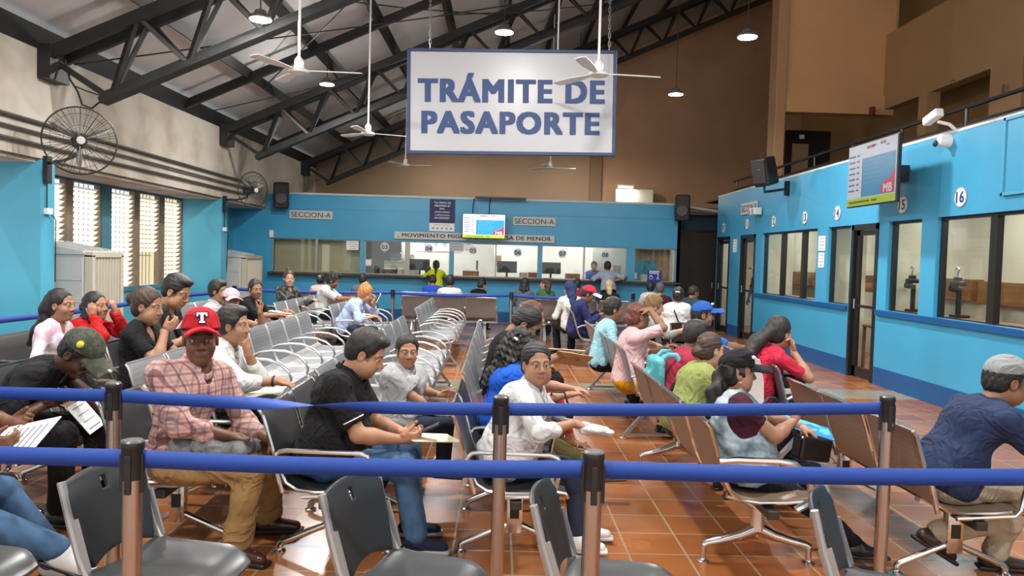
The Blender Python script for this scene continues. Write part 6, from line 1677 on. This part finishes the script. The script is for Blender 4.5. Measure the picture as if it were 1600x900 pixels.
person('person in a white shirt seen from behind in the row facing the counter', -.94, 14.80, 90, s=1.04, head=(0, 6, 0), tone='mid', lod=2, seed=20, girth=1.1, hair=dict(style='short', thick=.018), top=dict(mat=WHTC, sleeve=.4, loose=.01), bottom=BLK, shoes=SB)
person('woman in black with a top knot leaning to the right below booth 05', -.52, 16.3, 60, fem=True, s=.98, lean=24, hunch=14, head=(-25, 20, 0), tone='light', lod=2, seed=21, hair=dict(style='bun', at=(-.03, 0, .145), size=.8), top=dict(mat=BLKC, sleeve=.5), bottom=BLK, shoes=SB)
person('standing woman in a lime yellow T-shirt leaning on the counter at booth 04', -1.50, 18.32, 90, fem=True, s=.96, girth=1.05, stand=1, lean=16, hunch=4, head=(32, 4, 0), tone='tan', lod=1, seed=22,
    armL=dict(to=(.40, .24, 1.12), f=(.6, -.8, 0), n=(0, 0, -1), pole=(-.3, .9, -.4)), armR=dict(to=(.42, -.06, 1.13), f=(.7, .7, 0), n=(0, 0, -1), pole=(-.2, -.9, -.4)),
    hair=dict(style='pony', mat=HBLACK, z=.05, len=.22, r=.026), top=dict(mat=cl('lime_tee', (.50, .55, .01)), sleeve=.36, drop=.1, loose=.008), bottom=dict(mat=DJEANS), shoes=SB)
person('clerk behind the glass of booth 04', -1.82, 19.85, -90, fem=True, s=.98, seat=.55, tone='light', lod=2, seed=23, head=(0, 10, 0), hair=dict(style='short', thick=.016), top=dict(mat=cl('clerk_blouse', (.45, .48, .55)), sleeve=.4), bottom=BLK, shoes=SB)
person('woman in a green top looking back over her shoulder below number 07', .98, 15.55, 95, fem=True, s=1.0, twist=15, head=(62, 0, 0), tone='light', lod=1, seed=24, hair=dict(style='pony', mat=HBROWN, len=.1), top=dict(mat=cl('green_top', (.05, .14, .045)), sleeve=.6), bottom=BLK, shoes=SB)
person('standing man in a pale blue grey shirt leaning on the counter at booth 08', 2.62, 18.22, 90, s=1.04, stand=1, lean=24, hunch=4, head=(12, 8, 0), tone='brown', lod=1, seed=25,
    armL=dict(to=(.36, .22, 1.12), f=(.6, -.7, 0), n=(0, 0, -1), pole=(-.3, .9, -.4)), armR=dict(to=(.34, -.36, 1.12), f=(.8, .4, 0), n=(0, 0, -1), pole=(-.4, -.9, -.2)),
    hair=dict(style='short'), top=dict(mat=cl('blue_grey_shirt', (.36, .40, .52)), sleeve=.42, loose=.014, drop=.12), bottom=BLK, shoes=SB)
person('clerk in a bright blue shirt behind the glass of booth 08', 2.42, 19.62, -90, s=1.0, stand=1, hz=.86, lean=6, head=(-12, 8, 0), tone='tan', lod=2, seed=26, hair=dict(style='short'), top=dict(mat=cl('clerk_blue_shirt', (.10, .22, .62)), sleeve=.4), bottom=BLK, shoes=SB)
person('person with a blond bun seen from behind in the row facing the counter', 2.16, 14.85, 90, fem=True, s=1.02, head=(0, 2, 0), tone='light', lod=2, seed=27, hair=dict(style='pony', mat=HBLOND, z=-.03, len=.04, r=.035), top=dict(mat=BLKC, sleeve=.5), bottom=BLK, shoes=SB)
person('dark haired person in a red top seated before the standing man', 1.62, 15.9, 80, s=1.0, lean=6, head=(-15, 10, 0), tone='mid', lod=2, seed=28, hair=dict(style='short'), top=dict(mat=cl('crimson_top', (.30, .015, .02)), sleeve=.5), bottom=BLK, shoes=SB)
person('woman with straight black hair seated at the far middle, seen from behind', .52, 15.6, 80, fem=True, s=1.0, tone='mid', lod=2, seed=29, hair=dict(style='long', mat=HBLACK, len=.1), top=dict(mat=cl('slate_tee', (.10, .12, .14)), sleeve=.4), bottom=BLK, shoes=SB)
person('grey haired man in a burgundy shirt near the access notice', 3.02, 14.3, 78, s=1.02, head=(-8, 6, 0), tone='tan', lod=2, seed=30, hair=dict(style='short', mat=HGREY), top=dict(mat=cl('burgundy_shirt', (.045, .012, .016)), sleeve=.4), bottom=BLK, shoes=SB)
person('black haired man looking right beside the woman in the white top', 3.45, 14.0, 40, s=1.0, lean=12, head=(-20, 14, 0), tone='mid', lod=2, seed=31, hair=dict(style='short'), top=dict(mat=cl('dark_teal_tee', (.02, .05, .06)), sleeve=.4), bottom=BLK, shoes=SB)
person('black haired woman in white behind the grey haired man', 3.10, 15.6, 80, fem=True, s=1.0, tone='tan', lod=2, seed=32, hair=dict(style='bun', at=(-.1, 0, .0)), top=dict(mat=WHTC, sleeve=.4), bottom=BLK, shoes=SB)
def strap(P, q=1, m_=BLACK, w=.012):
    s_ = P['s']; f, l, u = P['fwd'], P['lat'], P['up']
    pts = [P['Sh'][q]*.55+P['N']*.45 + u*.052*s_, P['C'] - f*.128*s_*P['g'] + u*.02, P['W'] - f*.135*s_*P['g'] - l*q*.10*s_, P['H'] - l*q*.17*s_*P['g']]
    return MB().tube([Vector(p) for p in pts], w, 6).build('shoulder_strap', m_, P['root'])
person('woman in a white top with a thin shoulder strap, seen from behind', 2.66, 11.38, 62, fem=True, s=1.04, girth=1.22, lean=4, hunch=8, head=(10, 2, 0), tone='mid', lod=1, seed=33, hair=dict(style='bun', mat=HBLACK, at=(-.10, 0, .01), clip=(-.14, 0, .05)),
    top=dict(mat=WHTC, sleeve=.42, loose=.016), bottom=dict(mat=NAVYC), shoes=SB, extra=lambda P: strap(P, 1))
person('man in a red cap with a white brim and a navy shirt looking down', 1.2, 11.72, s=1.04, lean=5, hunch=14, head=(-8, 26, 0), tone='mid', lod=1, seed=34, armR=dict(to=(.34, -.08, .76)), armL=dict(to=(.36, .06, .80)),
    hair=dict(style='short'), cap_=dict(mat=cl('scarlet_cap_cloth', (.55, .02, .04)), brim=PAPER), top=dict(mat=cl('navy_shirt_cloth', (.018, .022, .085)), sleeve=.95, loose=.016), bottom=dict(mat=NAVYC), shoes=SB)
def x_scarf(P):
    S_ = Shape(); hp = P['hp']; S_.ell(hp(-.022, 0, .030), V3(.105, .092, .104), P['HM'], .02).cap(hp(-.05, 0, -.02), P['N']-P['fwd']*.06, .07, .075, .05).cap(P['N']-P['fwd']*.07, P['C']-P['fwd']*.13-P['up']*.05, .06, .035, .03)
    S_.ell(hp(.11, 0, -.02), V3(.075, .075, .085), P['HM'], .01, 's'); S_.noise(folds(4, .007, 30.)); p, q = S_.mesh(.009); mesh_obj('headscarf', [(p, q, 0)], cl('navy_scarf_cloth', (.02, .035, .10)), P['root'])
person('woman in a navy headscarf and white blouse behind the man in the red cap', 1.2, 12.45, 100, fem=True, s=1.06, lean=4, hunch=10, head=(20, 6, 0), tone='tan', lod=1, seed=35, top=dict(mat=WHTC, sleeve=.6), bottom=BLK, shoes=SB, extra=x_scarf)

# ---- middle row
def x_wl(P):
    def wal(o):
        MB().box((0, 0, 0), (.20, .13, .03), Euler((0, .25, .3)).to_matrix(), 0, .012).build('pouch', mat('navy_pouch', (.03, .035, .055), .6), o)
        MB().box(Euler((0, .25, .3)).to_matrix() @ Vector((.0, 0, .017)), (.11, .07, .004), Euler((0, .25, .3)).to_matrix()).build('card_window', mat('card_window', (.25, .30, .36), .3), o)
    held(P, 'pouch', 'navy pouch with a clear window on the lap of the woman in white', 'pouch', wal, (.36, -.02, .70))
    held(P, 'cloth_towel', 'small white cloth in the hand of the woman in white', 'cloth', lambda o: mesh_obj('cloth', [(*Shape().ell((0, 0, 0), (.085, .06, .022), None, .02).cap((-.05, 0, 0), (.08, -.04, -.01), .03, .02, .02).noise(folds(5, .006, 40.)).mesh(.006), 0)], WHTC, o), (.47, -.15, .70))
person('woman in a white blouse with tied dark hair, looking at the camera', .06, 4.2, fem=True, s=.95, girth=1.18, lean=12, hunch=14, twist=-24, head=(-74, 0, 0), tone='tan', lod=0, seed=40, age=.5,
    armR=dict(to=(.36, -.16, .73), f=(1, .25, -.25), n=(0, .2, -1), curl=.6, pole=(-.5, -.8, -.6)), armL=dict(to=(.40, .14, .76), n=(0, -.2, -1), pole=(-.3, .9, -.5)),
    legR=dict(to=(.46, .10, .09), f=(1, -.1, 0)), legL=dict(to=(.40, -.10, .09), f=(1, -.1, 0)),
    hair=dict(style='bun', mat=HBLACK, at=(-.105, 0, -.01), thick=.010), top=dict(mat=WHTC, sleeve=.68, neck=.10, collar=1, loose=.012, fold=.006, drop=.10), bottom=dict(mat=DJEANS, slim=1), shoes=dict(mat=WHITESHOE, sole=mat('off_white_sole', (.6, .58, .54), .6)), extra=x_wl)
person('woman in royal blue with long curly black hair, seen in profile', .04, 5.02, fem=True, s=0.91, girth=1.05, lean=6, hunch=12, head=(6, 6, 0), tone='tan', lod=0, seed=41,
    armR=dict(to=(.44, -.06, .72), n=(0, 0, -1)), armL=dict(to=(.48, .04, .74), n=(0, 0, -1)), legR=dict(to=(.70, -.02, .20), f=(1, -.1, .1), pole=(.5, 0, .9)), legL=dict(to=(.46, .14, .09)),
    hair=dict(style='curlylong', mat=HBLACK, curl=.013, freq=85., len=.26, r=.055, thick=.022, clip=(-.06, -.07, .07)), top=dict(mat=cl('royal_blue_blouse', (.012, .09, .52)), sleeve=.45, neck=.05, loose=.014), bottom=dict(mat=cl('olive_trouser_cloth', (.085, .075, .025))), shoes=dict(mat=TANSHOE, sole=mat('brown_sole', (.10, .05, .03), .6)),
    extra=lambda P: held(P, 'handbag', 'black bag beside the hands of the woman in royal blue', 'bag', lambda o: (MB().box((0, 0, 0), (.20, .10, .16), Euler((0, .2, .2)).to_matrix(), 0, .03).build('bag_body', mat('black_patent', (.008, .008, .009), .25), o), MB().tube([(-.06, 0, .07), (-.04, 0, .15), (.04, 0, .15), (.07, 0, .06)], .007, 6).build('handle', BLACK, o)), (.36, -.15, .60)))
def x_env(P): held(P, 'envelope', 'large manila envelope held out by the man bending in a black shirt', 'envelope', paper_bld(.30, .24, (-.5, .15, .2), MANILA), (.60, -.05, .80)); held(P, 'paper_sheet', 'white papers above the manila envelope', 'paper', paper_bld(.30, .2, (-.2, .05, .1), PAPER), (.55, .02, .86))
person('man in a black shirt and red trousers bending over an envelope', 0.0, 6.18, s=1.1, lean=4, hunch=20, head=(-8, 46, 0), tone='mid', lod=1, seed=42,
    armR=dict(to=(.52, -.10, .84), f=(1, .1, .0), n=(0, .4, -1), pole=(-.3, -.8, -.7)), armL=dict(to=(.48, .08, .82), f=(1, 0, 0), n=(0, -.4, -1)), legR=dict(to=(.62, -.04, .16), f=(1, -.2, -.1)), legL=dict(to=(.40, .16, .09)),
    hair=dict(style='short', thick=.015, curl=.003), top=dict(mat=BLKC, sleeve=.42, neck=.02), bottom=dict(mat=cl('red_trouser_cloth', (.42, .010, .015)), slim=1, ankle=1), shoes=dict(mat=TANSHOE, bare=1), extra=x_env)
person('woman with long reddish hair in a patterned dark dress, looking right', .16, 7.25, fem=True, s=1.0, lean=10, hunch=12, head=(-4, 12, 0), tone='tan', lod=1, seed=43, hair=dict(style='long', mat=HRED, len=.30, thick=.016, ears=0),
    top=dict(mat=blotch_mat('black_white_print', [(.012, .012, .012), (.012, .012, .012), (.4, .38, .34), (.012, .012, .012)], 40., .8, True), sleeve=.45), bottom=dict(mat=BLKC), shoes=SB)
person('woman in black with a reddish bun, bending to the right', .10, 8.2, fem=True, s=1.0, lean=16, hunch=16, head=(-8, 24, 0), tone='light', lod=1, seed=44, hair=dict(style='bun', mat=HRED, at=(-.11, -.01, .02), size=1.2, clip=(-.13, -.04, .02)), top=dict(mat=BLKC, sleeve=.6), bottom=BLK, shoes=SB)

# ---- right of the aisle
def x_cap(P):
    R_ = P['root']; C, N, f, l, u, W_, s_ = P['C'], P['N'], P['fwd'], P['lat'], P['up'], P['W'], P['s']
    V_ = Shape(); fm = P['FM']
    V_.ell(W_, V3(.150, .178, .165), P['F1'], .06).ell(C, V3(.140, .166, .178), fm, .06).ell(P['H'] + V3(0, 0, .02), V3(.160, .195, .11), None, .06)
    for q in (-1, 1): V_.ell(C + f*.085 + l*q*.065 - u*.005, V3(.066, .066, .070), fm, .04); V_.cap(N-u*.008+l*q*.05, P['Sh'][q]*.45+N*.55, .052, None, .03)
    V_.ell(P['H'] + P['d1']*.07, V3(.168, .200, .13), P['F1'], .06); V_.plane(P['H'] - V3(0, 0, .06), V3(0, 0, -1)); V_.box(C + f*.16 - u*.04, V3(.12, .055, .30), fm, .02, .02, 's'); V_.cap(N, N+u*.15, .075, .085, .01, 's')
    for q in (-1, 1): V_.ell(P['Sh'][q] - u*.035 + l*q*.02, V3(.085, .062, .125), fm, .015, 's')
    V_.noise(folds(8, .004, 22.)); p, q = V_.mesh(.008); mesh_obj('denim_vest', [(p, q, 0)], blotch_mat('acid_washed_denim', [(.10, .16, .21), (.30, .40, .46), (.55, .62, .66)], 13.), R_)
    def bag(o):
        MB().box((0, 0, 0), (.20, .09, .13), Euler((0, .15, .25)).to_matrix(), 0, .015).build('bag_body', mat('black_patent', (.008, .008, .009), .25), o)
        MB().tube([(-.08, .02, .06), (-.12, .02, .12), (-.10, .0, .19), (-.03, .0, .20)], .016, 8, sx=.4).build('strap', BLACK, o)
    held(P, 'handbag', 'black handbag on the lap of the woman in the black cap', 'bag', bag, (.38, .05, .59))
    held(P, 'document_sleeve', 'blue and white document sleeve on the lap of the woman in the black cap', 'document', paper_bld(.30, .20, (.15, .25, -.2), blotch_mat('blue_print', [(.02, .22, .62), (.10, .45, .80), (.70, .75, .80)], 12., .35, True)), (.38, .16, .69))
    MB().tube([Vector(P['hp'](.004, -.084, -.045)), Vector(P['hp'](.004, -.086, -.052))], .005, 6).build('earring', PAPER, R_)
person('woman in a black cap and denim vest seated in profile on the brown row', 1.38, 4.14, fem=True, s=0.91, girth=1.12, lean=-16, hunch=8, head=(-6, 2, 0), armR=dict(to=(.25, .0, .75), f=(.6, .6, .5), n=(-.6, .5, -.2), curl=.9, pole=(.25, -.7, -1)), tone='tan', lod=0, seed=50, armL=dict(to=(.42, .10, .67), f=(.8, -.5, -.35), n=(0, 0, -1), curl=.35, pole=(-.3, .9, -.5)),
    legR=dict(to=(.62, -.06, .09), f=(1, -.1, 0)), legL=dict(to=(.56, .14, .09)), hair=dict(style='pony', mat=HBLACK, z=-.065, len=.20, r=.046, curl=.012, freq=52.),
    cap_=dict(tilt=-3, high=1, dz=-.004, mat=cl('black_cap_cloth', (.010, .010, .011)), patch=[(.085, -.035, .055, .022, .012, PAPER)]), top=dict(mat=cl('maroon_tee', (.045, .008, .018)), sleeve=.27, arm=1.12, neck=.03), bottom=dict(mat=BLKC, slim=1), shoes=SB, extra=x_cap)
def x_umb(P):
    held(P, 'poster_tube_sheet', 'large white sheet held upright between the woman in the cap and the woman in red', 'paper', lambda o: MB().sheet([(-.02, 0), (.01, .18), (.0, .36), (-.03, .50)], -.2, .2, .004).build('sheet', mat('off_white_sheet', (.62, .58, .60), .7), o), (.36, -.25, .50))
    held(P, 'umbrella', 'folded black umbrella with a hooked handle beside the woman in the black cap', 'umbrella', lambda o: (MB().tube([(0, 0, -.35), (0, 0, .06), (0, -.0, .09), (.03, 0, .125), (.07, 0, .12), (.085, 0, .09), (.085, 0, .07)], .011, 8).build('hook_handle', BLACK, o), MB().lathe((0, 0, -.36), [(0, -.2), (.01, -.19), (.032, -.05), (.028, .25), (.015, .32), (0, .33)], 14).build('folded_canopy', BLKC, o)), (.30, -.60, .66))
person('woman in a lime green top with a dark bun, seen from behind', 1.29, 5.22, fem=True, s=0.93, girth=1.1, lean=14, hunch=10, head=(12, 8, 0), heading=6, tone='light', lod=0, seed=51, hair=dict(style='bun', mat=HBROWN, at=(-.115, 0, -.03), size=.95), armR=dict(to=(.34, -.08, .70)),
    top=dict(mat=cl('lime_green_top', (.235, .27, .085)), sleeve=.42, neck=.06, loose=.01), bottom=dict(mat=DJEANS), shoes=SB, extra=lambda P: (x_umb(P), strap(P, -1, blotch_mat('patterned_strap', [(.01, .01, .01), (.01, .01, .01), (.6, .6, .6)], 45., .7, True), .020)))
def x_bp(P):
    def bp(o):
        S_ = Shape().box((0, 0, 0), (.055, .13, .15), None, .045, .02).box((-.05, 0, -.04), (.03, .09, .08), None, .025, .02); p, q = S_.mesh(.01); mesh_obj('pack_body', [(p, q, 0)], blotch_mat('teal_print_pack', [(.05, .30, .34), (.12, .45, .48), (.03, .05, .06)], 11., .7, True), o)
        for s_ in (-1, 1): MB().tube([(.02, s_*.09, .12), (.07, s_*.11, .17), (.13, s_*.12, .17), (.17, s_*.13, .10)], .020, 8, sx=.5).build('strap', mat('teal_strap', (.10, .42, .48), .7), o)
    held(P, 'backpack', 'teal printed backpack on the man in the raspberry shirt', 'backpack', bp, (-.115, 0, .73))
person('man with short black hair in a raspberry shirt wearing a backpack', 1.34, 5.86, s=0.98, lean=12, hunch=12, head=(8, 12, 0), tone='brown', lod=1, seed=52, hair=dict(style='fade', mat=HBLACK), armR=dict(to=(.36, -.05, .80)), top=dict(mat=cl('raspberry_tee', (.30, .02, .05)), sleeve=.42), bottom=dict(mat=DJEANS), shoes=SB, extra=x_bp)
person('woman in a pale pink top and mustard skirt with one arm over her head', 1.22, 7.06, fem=True, s=1.02, girth=1.12, lean=2, hunch=8, head=(14, 4, 0), armR=dict(to=(.17, -.08, 1.16), f=(-1, .25, .0), n=(0, .3, -1), curl=.35, pole=(1, -.3, .5)), tone='mid', lod=0, seed=53, armL=dict(to=(.36, .06, .80)), hair=dict(style='bun', mat=HRED, at=(-.11, 0, -.03)), top=dict(mat=cl('pale_pink_jersey', (.62, .40, .41)), sleeve=.46, neck=.03, loose=.008), bottom=dict(kind='skirt', mat=cl('mustard_cloth', (.62, .28, .01)), len=.5, fold=.012), shoes=SB)
person('person in a pale cyan shirt with smooth black hair, seen from behind', 1.13, 8.3, s=1.0, lean=6, hunch=10, head=(0, 6, 0), tone='mid', lod=1, seed=54, hair=dict(style='short', thick=.020), top=dict(mat=cl('pale_cyan_shirt', (.32, .60, .70)), sleeve=.42), bottom=BLK, shoes=SB)
person('woman with short golden brown curls in a grey print dress leaning forward', 1.62, 9.05, fem=True, s=1.04, lean=16, hunch=12, head=(0, 8, 0), tone='light', lod=1, seed=55, armR=dict(to=(.55, -.20, .82), f=(1, .1, -.1), pole=(-.3, -.8, -.6)), hair=dict(style='short', mat=HGOLD, curl=.006, thick=.024),
    top=dict(mat=blotch_mat('grey_print_cloth', [(.10, .10, .11), (.36, .36, .36), (.20, .20, .20)], 26.), sleeve=.7), bottom=dict(kind='skirt', mat=MATS['grey_print_cloth'], len=.4), shoes=SB)
person('woman in a red T-shirt with long straight black hair leaning on her hand', 2.0, 5.98, fem=True, s=1.04, girth=1.12, lean=16, hunch=14, head=(18, 6, 0), heading=8, armR=dict(to=(.30, -.10, .93), f=(.0, .25, 1), n=(-.9, .2, .0), curl=.9, pole=(.2, -.6, -1)), tone='tan', lod=0, seed=56, armL=dict(to=(.40, .10, .74)), hair=dict(style='pony', mat=HBLACK, z=.0, r=.050, thick=.012, pts=[(.03, -.02, .99), (-.06, -.05, .88), (-.13, -.07, .77), (-.16, -.08, .68)]),
    top=dict(mat=cl('red_tee', (.44, .018, .045)), sleeve=.38, neck=.03), bottom=dict(mat=DJEANS), shoes=SB, extra=lambda P: held(P, 'handbag', 'black bag on the lap of the woman in the red T-shirt', 'bag', lambda o: (MB().box((0, 0, 0), (.24, .14, .12), None, 0, .03).build('bag_body', mat('black_patent', (.008, .008, .009), .25), o), MB().tube([(-.08, 0, .05), (-.05, -.02, .14), (.05, -.02, .14), (.08, 0, .05)], .008, 6).build('handle', BLACK, o)), (.30, -.05, .70)))
def x_bl(P): held(P, 'phone', 'white phone in the outstretched hand of the man in the blue cap', 'phone', phone_bld((0, -.25, .2), PAPER), (.56, -.08, .83))
person('man in a royal blue cap and blue polo shirt seated by the right wall', 1.97, 7.42, s=1.02, lean=-6, hunch=10, head=(-6, 2, 0), tone='mid', lod=1, seed=57, armR=dict(to=(.46, -.08, .78), f=(1, .1, .0), n=(0, .6, .6), curl=.6), armL=dict(to=(.44, .08, .78)), hair=dict(style='short'),
    cap_=dict(mat=cl('royal_blue_cap_cloth', (.025, .10, .38)), patch=[(.10, -.03, .055, .014, .012, PAPER)]), top=dict(mat=cl('bright_blue_polo', (.015, .14, .56)), sleeve=.42, neck=.05, collar=1), bottom=dict(mat=DJEANS), shoes=SB, extra=x_bl)
person('man in a pale grey cap and navy T-shirt leaning forward at the right edge', 2.36, 3.98, s=1.05, girth=1.15, lean=24, hunch=18, head=(-2, 10, 0), tone='mid', lod=0, seed=58,
    armR=dict(to=(.56, -.04, .72), f=(1, .3, 0), n=(0, .3, -1), curl=.5, pole=(-.2, -.8, -.7)), armL=dict(to=(.56, .10, .72), f=(1, -.3, 0), pole=(-.2, .9, -.6)), legR=dict(to=(.32, .02, .09)), legL=dict(to=(-.02, .0, .20), f=(1, 0, -.6), pole=(1, 0, .2)),
    hair=dict(style='short', mat=HBLACK, thick=.008), cap_=dict(mat=cl('pale_grey_cap_cloth', (.22, .235, .24))), top=dict(mat=cl('dark_navy_tee', (.018, .030, .075)), sleeve=.40, neck=.02, loose=.016, fold=.008), bottom=dict(mat=cl('beige_trouser_cloth', (.40, .34, .24))), shoes=dict(mat=mat('dark_brown_leather', (.03, .016, .010), .35), sole=BLACK))
person('clerk in a dark red shirt standing inside the far right office', 5.95, 17.3, 200, s=1.02, stand=1, tone='mid', lod=2, seed=60, hair=dict(style='short', mat=HGREY), cap_=dict(mat=WHTC), top=dict(mat=cl('dark_red_tee', (.24, .012, .02)), sleeve=.4), bottom=BLK, shoes=SB)
